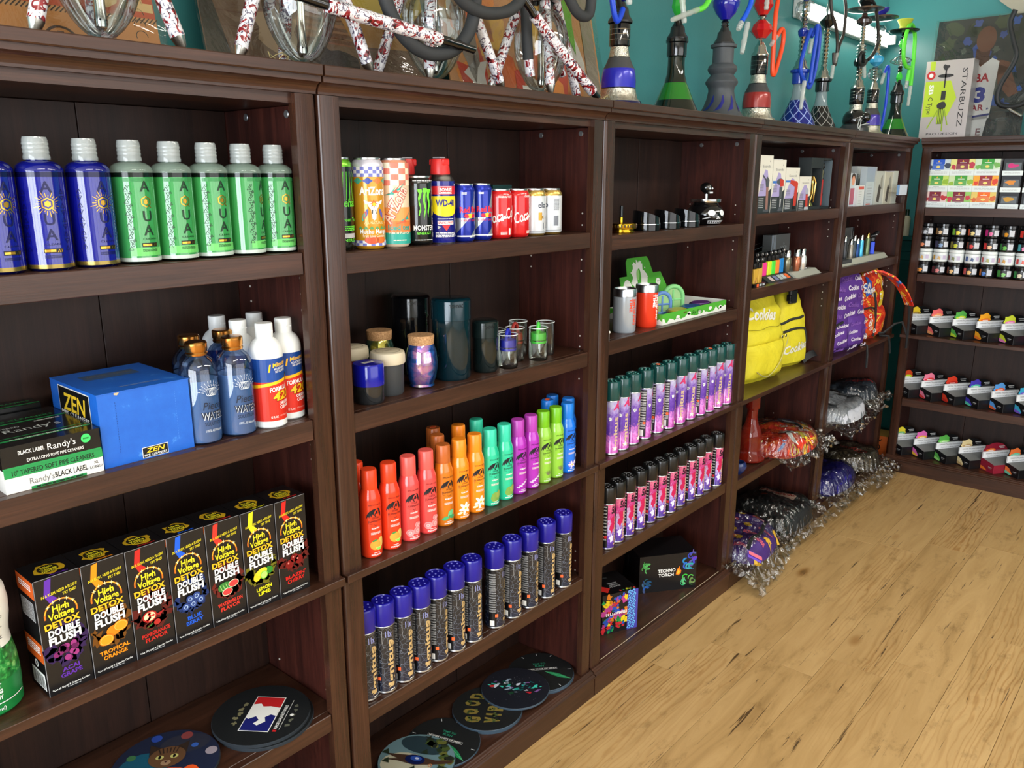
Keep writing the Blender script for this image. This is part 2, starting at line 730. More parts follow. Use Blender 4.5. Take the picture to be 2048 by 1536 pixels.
# ================================================================== the room shell
XW, XB, YL, YR, ZC = -2.6, 5.095, 0.335, -4.6, 2.75
fl = MB()
fl.box(XW, XB, YR, YL, -0.10, -0.004, M((120, 90, 50), 0.6))
floor = obj('floor', fl, kind='structure')
rd = random.Random(4)
PW, PL = 0.178, 1.215
pm = MB()
pm.box(0.0006, PL - 0.0006, 0.0006, PW - 0.0006, -0.004, 0.0, PLANK, 0.0008)
pme = pm.mesh('plank')
y = YR + 0.0
row = 0
while y < YL - 0.02:
 off = rd.uniform(0, PL)
 x = XW - off
 h = min(PW, YL - y)
 while x < XB:
  x0, x1 = max(x, XW), min(x + PL, XB)
  if x1 - x0 > 0.05:
   if x1 - x0 > PL - 0.001 and h > PW - 0.001:
    o = obj('plank', pme, floor, (x, y, 0))
   else:
    q = MB()
    q.box(0.0006, x1 - x0 - 0.0006, 0.0006, h - 0.0006, -0.004, 0.0, PLANK, 0.0008)
    o = obj('plank', q, floor, (x0, y, 0))
  x += PL
 y += PW
 row += 1

w = MB()
w.box(XW, XB + 0.1, YL, YL + 0.1, 0, ZC, TEAL)
obj('wall_left', w, kind='structure')
w = MB()
w.box(XB, XB + 0.1, YR, YL, 0, 1.17, TEAL_D)
w.box(XB, XB + 0.1, YR, YL, 1.17, ZC, TEAL)
wall_back = obj('wall_back', w, kind='structure')
w = MB()      # chair rail on the back wall
prof = [(0, 1.13), (-0.012, 1.13), (-0.012, 1.15), (-0.02, 1.155), (-0.02, 1.20), (-0.03, 1.205), (-0.03, 1.262), (-0.075, 1.272), (-0.075, 1.292), (0, 1.292)]
w.prism([(a, b) for a, b in prof], -YL + 0.001, -YR, TEAL_D, Matrix.Translation((XB - 0.001, 0, 0)) @ Matrix.Rotation(PI / 2, 4, 'X'))
obj('trim_1', w, kind='structure')
w = MB()
w.box(XW - 0.1, XB + 0.1, YR - 0.1, YL + 0.1, ZC, ZC + 0.08, CEIL)
obj('ceiling', w, kind='structure')
# end wall with its shop window (behind and left of the camera), and the shop front behind the camera
PALE = M((205, 205, 198), 0.7)
w = MB()
w.box(XW - 0.1, XW, YR, YL, 0, 0.42, PALE)
w.box(XW - 0.1, XW, YR, YL, 2.55, ZC, PALE)
w.box(XW - 0.1, XW, YR, -3.6, 0.42, 2.55, PALE)
w.box(XW - 0.1, XW, 0.08, YL, 0.42, 2.55, PALE)
obj('wall_end', w, kind='structure')
FRAME = M((60, 62, 66), 0.4, 0.6)

def window(name, axis, p, a0, a1, z0, z1, n):
 t = MB()
 e = 0.025
 for k in range(n + 1):
  a = a0 + (a1 - a0) * k / n
  if axis == 'x':
   t.box(p - e, p + e, a - e, a + e, z0, z1, FRAME)
  else:
   t.box(a - e, a + e, p - e, p + e, z0, z1, FRAME)
 for z in (z0 + e, z1 - e):
  if axis == 'x':
   t.box(p - e, p + e, a0, a1, z - e, z + e, FRAME)
  else:
   t.box(a0, a1, p - e, p + e, z - e, z + e, FRAME)
 return obj(name, t, kind='structure')

window('window_1', 'x', XW - 0.05 + 0.02, -3.6, 0.08, 0.42, 2.55, 3)
w = MB()
w.box(XW, XB, YR - 0.1, YR, 0, 0.45, PALE)
w.box(XW, XB, YR - 0.1, YR, 2.55, ZC, PALE)
w.box(XW, -1.0, YR - 0.1, YR, 0.45, 2.55, PALE)
w.box(4.2, XB, YR - 0.1, YR, 0.45, 2.55, PALE)
obj('wall_front', w, kind='structure')
window('window_2', 'y', YR - 0.03, -1.0, 4.2, 0.45, 2.55, 4)

# ================================================================== bookcases
UW = 0.932
UX = [0.001, 0.938, 1.874, 2.808, 3.744]
PIN = M((205, 200, 190), 0.4)

def stile_poly(left):
 w_, t, r = 0.047, 0.02, 0.011
 p = [(w_, 0.0), (w_, t), (0.0, t)]
 for k in range(7):
  a = PI + (PI / 2) * k / 6
  p.append((r + r * math.cos(a), r + r * math.sin(a)))
 return p if left else [(-x, y) for x, y in p][::-1]

def cove(n=7):
 pts = []
 for k in range(n + 1):
  a = (PI / 2) * k / n
  # quarter cove from the fillet out to the stile face
  pts.append((-0.019 + 0.019 * math.sin(a), 1.787 - 0.020 * (1 - math.cos(a))))
 return pts

CROWN = [(0.315, 1.817), (-0.024, 1.817), (-0.0255, 1.815), (-0.0255, 1.799), (-0.024, 1.797), (-0.019, 1.797)] + cove() + [(0.012, 1.767), (0.012, 1.749), (0.315, 1.749)]
PLINTH = [(0.004, 0.089), (-0.004, 0.089), (-0.006, 0.086), (-0.011, 0.084), (-0.013, 0.081), (-0.013, 0.078), (-0.019, 0.075), (-0.021, 0.072), (-0.021, 0.068), (-0.017, 0.066), (-0.017, 0.001), (0.004, 0.001)]
RX = Matrix(((0, 0, 1, 0), (1, 0, 0, 0), (0, 1, 0, 0), (0, 0, 0, 1)))   # (y, z, x) -> (x, y, z)

def bookcase(label, shelves, X=0, Y=0, rz=0):
 t = thing('bookcase', label, 'bookcase', (X, Y, 0), rz, 'dark cherry bookcases along the walls')
 W = UW
 q = MB()
 q.prism(CROWN, 0.0, W, CHERRY_H, RX)
 obj('crown', q, t)
 for k in (0, 1):
  q = MB()
  a, b = ((0.003, 0.024), (W - 0.024, W - 0.003))[k]
  q.box(a, b, 0.021, 0.310, 0.0, 1.748, CHERRY_IN, 0.0008)
  o = obj('side_panel', q, t)
  q = MB()
  if k == 0:
   q.prism(stile_poly(True), 0.090, 1.766, CHERRY, smooth_side=True)
  else:
   q.prism(stile_poly(False), 0.090, 1.766, CHERRY, Matrix.Translation((W, 0, 0)), smooth_side=True)
  obj('stile', q, t)
  # shelf-pin holes with pale plugs on the inner face
  q = MB()
  xi = (0.0242, W - 0.0242)[k]
  for yy in (0.05, 0.235):
   for zz in (0.40, 0.432, 0.464, 0.496, 1.045, 1.077, 1.109, 1.141, 1.173, 1.36, 1.392, 1.424, 1.456, 1.488, 1.52):
    if all(abs(zz - s_) > 0.045 or zz > s_ for s_ in shelves):
     q.cyl(0.0024, 0, 0.0012, PIN, 8, T=T3((xi, yy, zz), 0, 0, (PI / 2, -PI / 2)[k]))
  obj('pin_hole', q, o, kind='stuff')
  for yy in (0.06, 0.20):
   q = MB()
   q.cyl(0.0075, 0, 0.003, M((150, 152, 155), 0.35, 0.8), 12, T=T3((xi, yy, 1.733), 0, 0, (PI / 2, -PI / 2)[k]), b=0.001)
   obj('cam_screw', q, o)
 for k in range(3):
  q = MB()
  a, b = 0.024 + (W - 0.048) * k / 3, 0.024 + (W - 0.048) * (k + 1) / 3
  q.box(a + 0.0006, b - 0.0006, 0.281 + 0.002 * (k == 1), 0.289, 0.03, 1.748, CHERRY_BACK, 0.0006)
  obj('back_panel', q, t)
 q = MB()
 q.box(0.0012, W - 0.0012, -0.012, 0.2805, 0.767, 0.785, CHERRY_H, 0.001)
 obj('fixed_shelf', q, t)
 q = MB()
 q.box(0.0245, W - 0.0245, 0.005, 0.2805, 0.070, 0.087, CHERRY_H, 0.001)
 obj('bottom_shelf', q, t)
 q = MB()
 q.prism(PLINTH, 0.0, W, CHERRY_H, RX)
 obj('plinth', q, t)
 for z in shelves:
  q = MB()
  q.box(0.0255, W - 0.0255, 0.021, 0.2795, z - 0.019, z, CHERRY_H, 0.0008)
  s = obj('shelf', q, t)
  q = MB()
  q.box(0.0485, W - 0.0485, 0.003, 0.0205, z - 0.042, z, CHERRY_H, 0.0012)
  obj('shelf_rail', q, s)
 return t

SH = [[1.478, 1.145, 0.467], [1.470, 1.135, 0.428], [1.457, 1.150, 0.467], [1.486, 1.208, 0.445], [1.487, 1.213, 0.455]]
BL = ['dark cherry bookcase nearest the camera, cut by the left edge, holding blue and green bottles',
  'dark cherry bookcase holding drink cans and a rainbow row of spray bottles',
  'dark cherry bookcase in the middle holding purple cans and two black boxes below',
  'dark cherry bookcase holding two yellow backpacks',
  'dark cherry bookcase next to the corner, holding a purple printed bag']
for k in range(5):
 bookcase(BL[k], SH[k], UX[k])
BX, BY = 4.705, -0.034           # bookcase on the back wall: front face at x = BX, its left end at y = BY
SB = [1.466, 1.118, 0.424]
bookcase('dark cherry bookcase against the back wall, holding jars and tobacco boxes', SB, BX, BY, -PI / 2)

# ================================================================== lamps of the room
def ceiling_lamp(x, y, label, power):
 t = thing('ceiling_lamp', label, 'lamp', (x, y, ZC - 0.001), 0, 'ceiling lamps over the aisle')
 q = MB()
 q.box(-0.62, 0.62, -0.16, 0.16, -0.05, 0.0, M((225, 225, 222), 0.5), 0.004)
 obj('housing', q, t)
 q = MB()
 q.box(-0.60, 0.60, -0.14, 0.14, -0.058, -0.0505, M((255, 250, 240), 0.5, emit=power))
 obj('diffuser', q, t)

ceiling_lamp(0.3, -1.75, 'ceiling lamp over the near end of the aisle', 24)
ceiling_lamp(2.0, -1.75, 'ceiling lamp over the middle of the aisle', 24)
ceiling_lamp(3.6, -1.75, 'ceiling lamp over the far end of the aisle', 30)
t = thing('tube_lamp', 'bright fluorescent tube lamp on the teal wall above the water pipes', 'lamp', (4.42, YL - 0.002, 2.36))
q = MB()
q.box(-0.62, 0.62, -0.035, 0.0, -0.04, 0.04, M((222, 224, 222), 0.5), 0.004)
obj('housing', q, t)
q = MB()
q.tube([(-0.60, -0.055, 0), (0.60, -0.055, 0)], 0.019, M((255, 252, 240), 0.5, emit=22), 12)
obj('tube', q, t)
for sx in (-1, 1):
 q = MB()
 q.box(sx * 0.61 - 0.01, sx * 0.61 + 0.01, -0.075, -0.0355, -0.025, 0.025, M((222, 224, 222), 0.5), 0.003)
 obj('end_cap', q, t)

# ================================================================== bookcase 1, first shelf: water bottles
def tri(p, x, y, s, up, w, mat):
 h = s * 0.87
 d = 1 if up else -1
 p.pline([(x - s / 2, y - d * h / 2), (x + s / 2, y - d * h / 2), (x, y + d * h / 2)], w, mat, 2, True)

def hexq(p, x, y, r, mat, fill, lay=2):
 pts = [(x + r * math.cos(PI / 6 + PI * k / 3), y + r * math.sin(PI / 6 + PI * k / 3)) for k in range(6)]
 p.pline(pts, r * 0.22, mat, lay, True)
 p.line((x + r * 0.45, y - r * 0.55), (x + r * 0.95, y - r * 1.15), r * 0.22, mat, lay)
 p.poly([(x + r * 0.55 * math.cos(PI / 6 + PI * k / 3), y + r * 0.55 * math.sin(PI / 6 + PI * k / 3)) for k in range(6)], fill, lay)

def aqua_bottle(blue):
 r = 0.0335
 t = thing('water_bottle', 'x', 'bottle', group='tall water bottles on the first shelf')
 body = M((10, 15, 128), 0.07, 0, 0.6, spec=0.7) if blue else M((52, 142, 72), 0.07, 0, 0.6, spec=0.7)
 clear = M((14, 20, 110), 0.08, 0, 0.5) if blue else M((150, 172, 158), 0.06, 0, 0.6, alpha=0.45)
 dark = M((8, 10, 60), 0.15) if blue else M((10, 22, 14), 0.15)
 q = MB()
 q.lathe([(0, 0.0), (r - 0.004, 0.0), (r, 0.004), (r, 0.010), (r, 0.139), (r, 0.146), (r, 0.150), (r - 0.003, 0.156), (0.024, 0.161), (0.0155, 0.163), (0.0155, 0.166), (0, 0.166)], body, 32,
   mats=[dark, dark, M((190, 200, 190), 0.2) if not blue else M((150, 130, 70), 0.25, 0.8), body, dark, clear, clear, clear, clear, clear, clear])
 obj('body', q, t)
 q = MB()
 capm = thin_cap
 q.lathe([(0, 0.164), (0.0185, 0.164), (0.019, 0.168), (0.0178, 0.172), (0.0178, 0.192), (0.0165, 0.197), (0, 0.1975)], capm, 24)
 obj('cap', q, t)
 q = MB()
 for k in range(3):
  q.lathe([(0.0180, 0.1735 + k * 0.006), (0.0186, 0.1755 + k * 0.006), (0.0180, 0.1775 + k * 0.006)], capm, 24)
 obj('cap_ridges', q, t)
 p = Print(on_cyl(r), 0.006)
 ink = M((8, 10, 70), 0.3) if blue else M((14, 46, 24), 0.35)
 gd = GOLD
 x0 = 0.004
 if not blue:
  lg = M((104, 196, 100), 0.25)
  p.rect(-0.028, 0.013, 0.028, 0.026, lg, 1)
  p.rect(-0.028, 0.132, 0.028, 0.138, M((50, 130, 70), 0.3), 1)
  for k in range(11):
   tri(p, -0.026 + (k % 2) * 0.003, 0.026 + k * 0.0094, 0.0072, k % 2 == 0, 0.0007, ink)
   tri(p, -0.0225 + (k % 2) * 0.003, 0.030 + k * 0.0094, 0.0048, k % 2 == 1, 0.0006, ink)
 else:
  for k in range(9):
   tri(p, 0.027, 0.034 + k * 0.0105, 0.0075, k % 2 == 0, 0.0007, ink)
   tri(p, -0.030, 0.034 + k * 0.0105, 0.0075, k % 2 == 0, 0.0007, ink)
 p.text('A', x0, 0.1165, 0.0165, ink, 0.015)
 p.text('U', x0, 0.069, 0.0165, ink, 0.015)
 p.text('A', x0, 0.0465, 0.0165, ink, 0.015)
 hexq(p, x0, 0.100, 0.0085, gd, GOLD)
 if blue:
  for k in range(22):
   a = 2 * PI * k / 22
   l = 0.013 + 0.007 * ((k * 7) % 5) / 4
   p.line((x0 + 0.0105 * math.cos(a), 0.100 + 0.0105 * math.sin(a)), (x0 + l * math.cos(a), 0.100 + l * math.sin(a)), 0.0009, gd)
 p.text('CLEAN', x0, 0.039, 0.003, ink, 0, w=0.022)
 p.rect(x0 - 0.013, 0.0275, x0 + 0.013, 0.034, BLACK, 2)
 p.rect(x0 - 0.012, 0.0290, x0 + 0.003, 0.0325, gd, 3)
 for k in range(3):
  p.line((x0 + 0.0055 + k * 0.0025, 0.0285), (x0 + 0.008 + k * 0.0025, 0.033), 0.0008, gd, 3)
 p.smalltext(x0, 0.023, 0.026, 3, 0.0009, ink, 2, 5)
 p.done('label_print', t)
 return t

thin_cap = M((176, 184, 184), 0.10, 0, 0.8, alpha=0.6)
Z = SH[0][0]
b0 = aqua_bottle(True)
spots = [(0.386, 0.050, 0.15, 'blue water bottle with gold sunburst, cut off by the left edge of the photo'), (0.455, 0.048, -0.28, 'blue water bottle with gold sunburst, middle one of the three blue bottles'), (0.526, 0.050, 0.05, 'blue water bottle with gold sunburst, standing next to the first green bottle')]
for k, (x, y, a, lb) in enumerate(spots):
 o = b0 if k == 0 else dup(b0, (0, 0, 0))
 o.location = (x, y, Z)
 o.rotation_euler = (0, 0, a)
 tag(o, lb)
g0 = aqua_bottle(False)
for k, (x, a) in enumerate([(0.5965, 0.0), (0.664, 0.0), (0.7315, 0.02), (0.7985, 0.55), (0.866, -0.1)]):
 o = g0 if k == 0 else dup(g0, (0, 0, 0))
 o.location = (x, 0.052, Z)
 o.rotation_euler = (0, 0, a)
 tag(o, ['green water bottle with clear cap beside the blue bottles', 'green water bottle, second of the five green ones from the left', 'green water bottle, middle of the five green ones', 'green water bottle turned so that its lettering points to the right', 'green water bottle at the right end of the row, by the upright'][k])

# ================================================================== bookcase 1, second shelf
Z = SH[0][1]
BOXW = 0.0006

def carton(name, label, cat, loc, w, d, h, faces, rz=0.0, group=None, b=0.0006):
 """printed cardboard box: local x 0..w, y 0..d (front at y = 0), z 0..h; faces = (front, left, top, other) materials"""
 t = thing(name, label, cat, loc, rz, group)
 f, l, tp, ot = faces
 q = MB()
 q.face([(0, 0, 0), (w, 0, 0), (w, 0, h), (0, 0, h)], f)
 q.face([(0, d, 0), (0, 0, 0), (0, 0, h), (0, d, h)], l)
 q.face([(0, 0, h), (w, 0, h), (w, d, h), (0, d, h)], tp)
 q.face([(w, 0, 0), (w, d, 0), (w, d, h), (w, 0, h)], ot)
 q.face([(w, d, 0), (0, d, 0), (0, d, h), (w, d, h)], ot)
 q.face([(0, d, 0), (w, d, 0), (w, 0, 0), (0, 0, 0)], ot)
 obj('carton', q, t)
 return t

RK = M((14, 15, 16), 0.22, 0, 0.3)
RG = M((32, 140, 72), 0.4)
RW = M((232, 230, 224), 0.4)

def randy(label, loc, black):
 w, d, h = 0.146, 0.20, (0.036 if black else 0.038)
 t = carton('pipe_cleaner_box', label, 'box', loc, w, d, h, (RK, RK, RK, RK) if black else (RW, RW, RW, RW), 0, 'stacked pipe cleaner boxes')
 p = Print(on_front(0))
 if black:
  p.text('BLACK LABEL', 0.043, 0.021, 0.0062, RW, 0.012, w=0.038)
  p.text("Randy's", 0.087, 0.0185, 0.0105, RW, 0.0, w=0.042)
  p.text('EXTRA LONG SOFT PIPE CLEANERS', 0.077, 0.0075, 0.0048, RW, 0.012, w=0.084)
  p.ell(0.124, 0.024, 0.0075, 0.0075, M((60, 200, 100), 0.5))
  p.smalltext(0.124, 0.0245, 0.009, 2, 0.0008, RK, 3)
  p.rect(0, 0, w, 0.0035, RG)
  p.done('front_print', t)
  p = Print(on_top(h))
  p.text("Randy's", 0.075, 0.075, 0.020, M((190, 195, 192), 0.3), w=0.085)
  p.rect(0.0, 0.028, w, 0.036, RG)
  p.rect(0.0, 0.046, w, 0.0485, RG)
  p.text("A SMOKER'S BEST FRIEND", 0.078, 0.0295, 0.0055, RW, 0.012, w=0.11)
  p.text('TAPERED', 0.04, 0.10, 0.008, M((190, 195, 192), 0.3), w=0.045)
  p.rect(0.0, 0.13, w, 0.136, RG)
  p.text('PIPE CLEANERS', 0.08, 0.145, 0.009, RG, 0.01, w=0.1)
  p.smalltext(0.11, 0.12, 0.04, 2, 0.002, RW, 2, 3)
  p.done('top_print', t)
 else:
  p.rect(0, 0.0245, w, h, RG)
  p.text('10" TAPERED SOFT PIPE CLEANERS', 0.072, 0.0275, 0.0075, M((10, 30, 18), 0.5), 0.012, w=0.122)
  p.text("Randy's", 0.052, 0.0085, 0.010, M((120, 120, 118), 0.5), w=0.036)
  p.text('BLACK LABEL', 0.096, 0.0095, 0.009, M((14, 14, 14), 0.5), 0.012, w=0.050)
  p.text('XL', 0.135, 0.016, 0.0045, M((14, 14, 14), 0.5), 0.012)
  p.text('LONG!', 0.134, 0.0085, 0.0045, M((14, 14, 14), 0.5), 0.012)
  p.rect(0.035, 0.0, 0.118, 0.0045, RG)
  p.smalltext(0.077, 0.0012, 0.07, 1, 0.002, M((14, 14, 14), 0.5), 3, 8)
  p.done('front_print', t)
 return t

randy('white and green pipe cleaner box at the bottom of the stack', (0.338, 0.022, Z), False)
randy('black and green pipe cleaner box lying on the white one', (0.337, 0.021, Z + 0.0383), True)
t = carton('cleaner_carton', 'black carton with green print behind the stacked pipe cleaner boxes', 'box', (0.345, 0.228, Z), 0.125, 0.045, 0.083, (RK,) * 4)
p = Print(on_top(0.083))
p.rect(0.0, 0.004, 0.125, 0.010, RG)
p.text('PIPE CLEANERS', 0.07, 0.022, 0.008, RG, 0.01, w=0.09)
p.done('top_print', t)

ZB = NT('blue_card')
v = ZB.coords((1, 1, 1), 'Object')
a = ZB.noise(v, 26, 5, 0.7)
ZBLUE = ZB.set(ZB.ramp(a, [(0.35, (24, 92, 190)), (0.62, (30, 100, 198)), (0.72, (70, 140, 220)), (0.80, (150, 190, 235))]), 0.35)
YEL = M((236, 196, 48), 0.45)
t = carton('pipe_cleaner_carton', 'large blue pipe cleaner carton with black and yellow label', 'box', (0.487, 0.026, Z), 0.158, 0.192, 0.1255, (ZBLUE,) * 4)
q = MB()
q.box(-0.001, 0.159, -0.001, 0.190, 0.1258, 0.1272, ZBLUE)
obj('lid_flap', q, t)
p = Print(on_left(0))
p.rect(-0.158, 0.066, -0.030, 0.121, RW, 1)
p.rect(-0.156, 0.068, -0.032, 0.119, BLACK, 2)
p.text('ZEN', -0.094, 0.080, 0.030, YEL, 0.02, 0.2, w=0.095, lay=3)
p.text('PIPE CLEANERS', -0.094, 0.0700, 0.008, WHITE, 0.01, 0.1, w=0.115, lay=3)
p.done('side_label', t)
p = Print(on_front(0))
p.rect(0.064, 0.002, 0.110, 0.021, RW, 1)
p.rect(0.065, 0.003, 0.109, 0.020, BLACK, 2)
p.text('ZEN', 0.087, 0.0105, 0.008, YEL, 0.02, 0.2, w=0.034, lay=3)
p.text('PIPE CLEANERS', 0.087, 0.0045, 0.0038, WHITE, 0.01, w=0.04, lay=3)
for k in range(20):
 p.rect(0.028, 0.022 + k * 0.0045, 0.0287, 0.0245 + k * 0.0045, M((14, 50, 120), 0.5), 1)
 p.rect(0.131, 0.022 + k * 0.0045, 0.1315, 0.0245 + k * 0.0045, M((90, 140, 215), 0.5), 1)
p.poly([(0.028, 0.1255), (0.037, 0.1255), (0.033, 0.121), (0.028, 0.1225)], M((196, 178, 140), 0.7), 2)
p.done('front_label', t)
p = Print(on_top(0.1272))
p.rect(0.03, 0.11, 0.125, 0.15, M((60, 84, 120), 0.4), 1)
p.text('ZEN PIPE CLEANERS', 0.078, 0.128, 0.010, M((120, 116, 96), 0.4), 0.01, w=0.08, lay=2)
p.smalltext(0.085, 0.028, 0.07, 2, 0.0022, M((120, 150, 200), 0.4), 2, 3)
p.done('top_print', t)

PWG = thin_glass('clear_bottle_plastic', (206, 220, 240), 0.06, 0.03, 0.6)

def piece_bottle():
 t = thing('cleaning_water_bottle', 'x', 'bottle', group='clear bottles with copper caps')
 body = PWG
 q = MB()
 q.lathe([(0, 0.002), (0.028, 0.0), (0.033, 0.004), (0.0335, 0.010), (0.0335, 0.132), (0.032, 0.142), (0.026, 0.153), (0.0185, 0.160), (0.016, 0.164), (0.016, 0.17)], body, 28)
 obj('body', q, t)
 q = MB()
 q.lathe([(0, 0.004), (0.0305, 0.004), (0.0312, 0.012), (0.0312, 0.118), (0, 0.118)], M((140, 176, 216), 0.1, 0, 0, alpha=0.6), 24)
 obj('water', q, t)
 cu = M((208, 146, 74), 0.22, 1.0)
 q = MB()
 q.lathe([(0.0185, 0.162), (0.0195, 0.166), (0.018, 0.168), (0.0195, 0.171), (0.0195, 0.184), (0.0175, 0.1865), (0, 0.1868)], cu, 24)
 obj('cap', q, t)
 p = Print(on_cyl(0.0336), 0.006)
 ink = M((26, 34, 52), 0.5)
 wt = M((200, 208, 215), 0.5)
 p.text('Piece', 0, 0.066, 0.014, ink, 0.0, 0.25, w=0.036)
 p.text('WATER', 0.001, 0.047, 0.0135, wt, 0.03, w=0.044, lay=1)
 p.text('WATER', 0, 0.0478, 0.0135, ink, 0.02, w=0.044, lay=2)
 p.text('SOLUTION', 0, 0.036, 0.0068, ink, 0.0, w=0.034)
 p.text('100% All Natural', 0, 0.024, 0.005, wt, 0.0, 0.3, w=0.032)
 for k in range(11):
  a = PI * (0.08 + 0.84 * k / 10)
  for r0, r1 in ((0.014, 0.0185), (0.0205, 0.025)):
   p.line((0 + r0 * math.cos(a), 0.094 + r0 * math.sin(a)), (r1 * math.cos(a), 0.094 + r1 * math.sin(a)), 0.0008, wt)
 for k in (-2, -1, 0, 1, 2):
  p.ring(k * 0.003, 0.098, 0.0042, 0.005, wt, 2, 14, sy=1.5)
 p.done('label_print', t)
 return t

pb = piece_bottle()
for k, (x, y, a, lb) in enumerate([(0.676, 0.046, 0.12, 'clear blue cleaning water bottle with copper cap, in front beside the blue carton'),
         (0.746, 0.044, -0.02, 'clear blue cleaning water bottle with copper cap, in front beside the white bottles'),
         (0.700, 0.118, 0.1, 'clear blue cleaning water bottle with copper cap, half hidden behind the left front one'),
         (0.772, 0.122, 0.3, 'clear blue cleaning water bottle with copper cap, half hidden behind the right front one')]):
 o = pb if k == 0 else dup(pb, (0, 0, 0))
 o.location = (x, y, Z)
 o.rotation_euler = (0, 0, a)
 tag(o, lb)

def formula_bottle():
 t = thing('cleaner_bottle', 'x', 'bottle', group='white cleaner bottles with red and blue labels')
 wh = M((236, 238, 236), 0.3)
 q = MB()
 q.lathe([(0, 0.0), (0.029, 0.0), (0.032, 0.003), (0.032, 0.14), (0.0318, 0.150), (0.029, 0.160), (0.024, 0.168), (0.0165, 0.174), (0.0155, 0.178), (0, 0.178)], wh, 28)
 obj('body', q, t)
 q = MB()
 q.lathe([(0, 0.175), (0.0162, 0.175), (0.0165, 0.177), (0.0165, 0.2005), (0.0155, 0.2025), (0, 0.203)], wh, 24)
 q.box(-0.004, 0.006, -0.0175, -0.014, 0.186, 0.189, wh)
 obj('cap', q, t)
 rr = 0.0321
 p = Print(on_cyl(rr), 0.006)
 red, blu, yl = M((214, 44, 28), 0.35), M((22, 66, 140), 0.35), M((250, 190, 30), 0.35)
 U = rr * PI * 0.98
 p.rect(-U, 0.0145, U, 0.092, red, 1)
 p.rect(-U, 0.092, U, 0.137, blu, 1)
 n = 14
 for k in range(n):
  a, b = -U + 2 * U * k / n, -U + 2 * U * (k + 1) / n
  f = lambda u: 0.088 + 0.016 * (u / U)
  p.add([(a, f(a)), (b, f(b)), (b, f(b) + 0.006), (a, f(a) + 0.006)], [(0, 1, 2, 3)], yl, 2)
  p.add([(a, f(a) - 0.03), (b, f(b) - 0.03), (b, f(b)), (a, f(a))], [(0, 1, 2, 3)], red, 2)
 p.text('1', -0.018, 0.112, 0.014, yl, 0.03, 0.2)
 p.text('Minute!', 0.006, 0.122, 0.0078, yl, 0.02, 0.2, 0.12, w=0.036)
 p.text('NO SCRUBBING', 0.006, 0.1155, 0.0042, WHITE, 0.01, 0, 0.1, w=0.03)
 p.text('NO SOAKING', 0.006, 0.110, 0.0042, WHITE, 0.01, 0, 0.1, w=0.026)
 p.text('FORMULA', 0.0, 0.074, 0.0085, WHITE, 0.02, 0.1, 0.1, w=0.040, lay=4)
 p.text('420', 0.006, 0.0555, 0.0165, M((120, 20, 10), 0.4), 0.06, 0.2, 0.1, w=0.043, lay=3)
 p.text('420', 0.006, 0.0560, 0.0165, yl, 0.03, 0.2, 0.1, w=0.041, lay=4)
 p.text('ORIGINAL', 0.012, 0.0465, 0.0062, WHITE, 0.02, 0.1, 0.1, w=0.030, lay=4)
 p.text('CLEANER', 0.012, 0.0385, 0.0062, WHITE, 0.02, 0.1, 0.1, w=0.028, lay=4)
 p.ell(0.028, 0.094, 0.010, 0.010, yl, 4)
 p.ell(0.028, 0.094, 0.0085, 0.0085, M((20, 50, 120), 0.35), 5)
 p.ring(0.028, 0.094, 0.0045, 0.0055, M((120, 160, 220), 0.4), 6)
 p.line((0.028, 0.094), (0.028, 0.0985), 0.0008, WHITE, 6)
 p.line((0.028, 0.094), (0.031, 0.094), 0.0008, WHITE, 6)
 p.text('12 FL OZ', -0.014, 0.0205, 0.004, WHITE, 0.01, w=0.014)
 p.smalltext(0.012, 0.024, 0.03, 2, 0.0008, M((240, 150, 140), 0.4), 2, 2)
 p.done('label', t)
 return t

fb = formula_bottle()
for k, (x, y, a, lb) in enumerate([(0.814, 0.043, 0.16, 'white cleaner bottle with red and blue label, front left of the two front ones'),
         (0.872, 0.066, 0.05, 'white cleaner bottle with red and blue label, right at the upright'),
         (0.800, 0.112, 0.3, 'white cleaner bottle, its cap showing between the copper caps and the front pair'),
         (0.800, 0.190, 0.2, 'white cleaner bottle at the very back left, only cap and shoulder showing'),
         (0.871, 0.168, 0.1, 'white cleaner bottle at the back right, its cap between the two front caps')]):
 o = fb if k == 0 else dup(fb, (0, 0, 0))
 o.location = (x, y, Z)
 o.rotation_euler = (0, 0, a)
 tag(o, lb)

# ================================================================== bookcase 1, third shelf: detox boxes and a large bottle
Z = 0.785
DK = M((16, 15, 17), 0.3, 0, 0.2)
DYEL = M((222, 206, 40), 0.4)
DOR = M((196, 84, 26), 0.4)
FL = [('ACAI GRAPE', (92, 42, 160), 'grape'), ('TROPICAL ORANGE', (240, 140, 20), 'orange'), ('POMEGRANATE FLAVOR', (190, 36, 30), 'pomegranate'), ('BLUE BERRY', (24, 90, 210), 'berry'),
  ('WATERMELON FLAVOR', (214, 52, 40), 'melon'), ('LEMON LIME', (226, 220, 30), 'lemon'), ("BLAZIN' CHERRY", (200, 30, 26), 'cherry')]

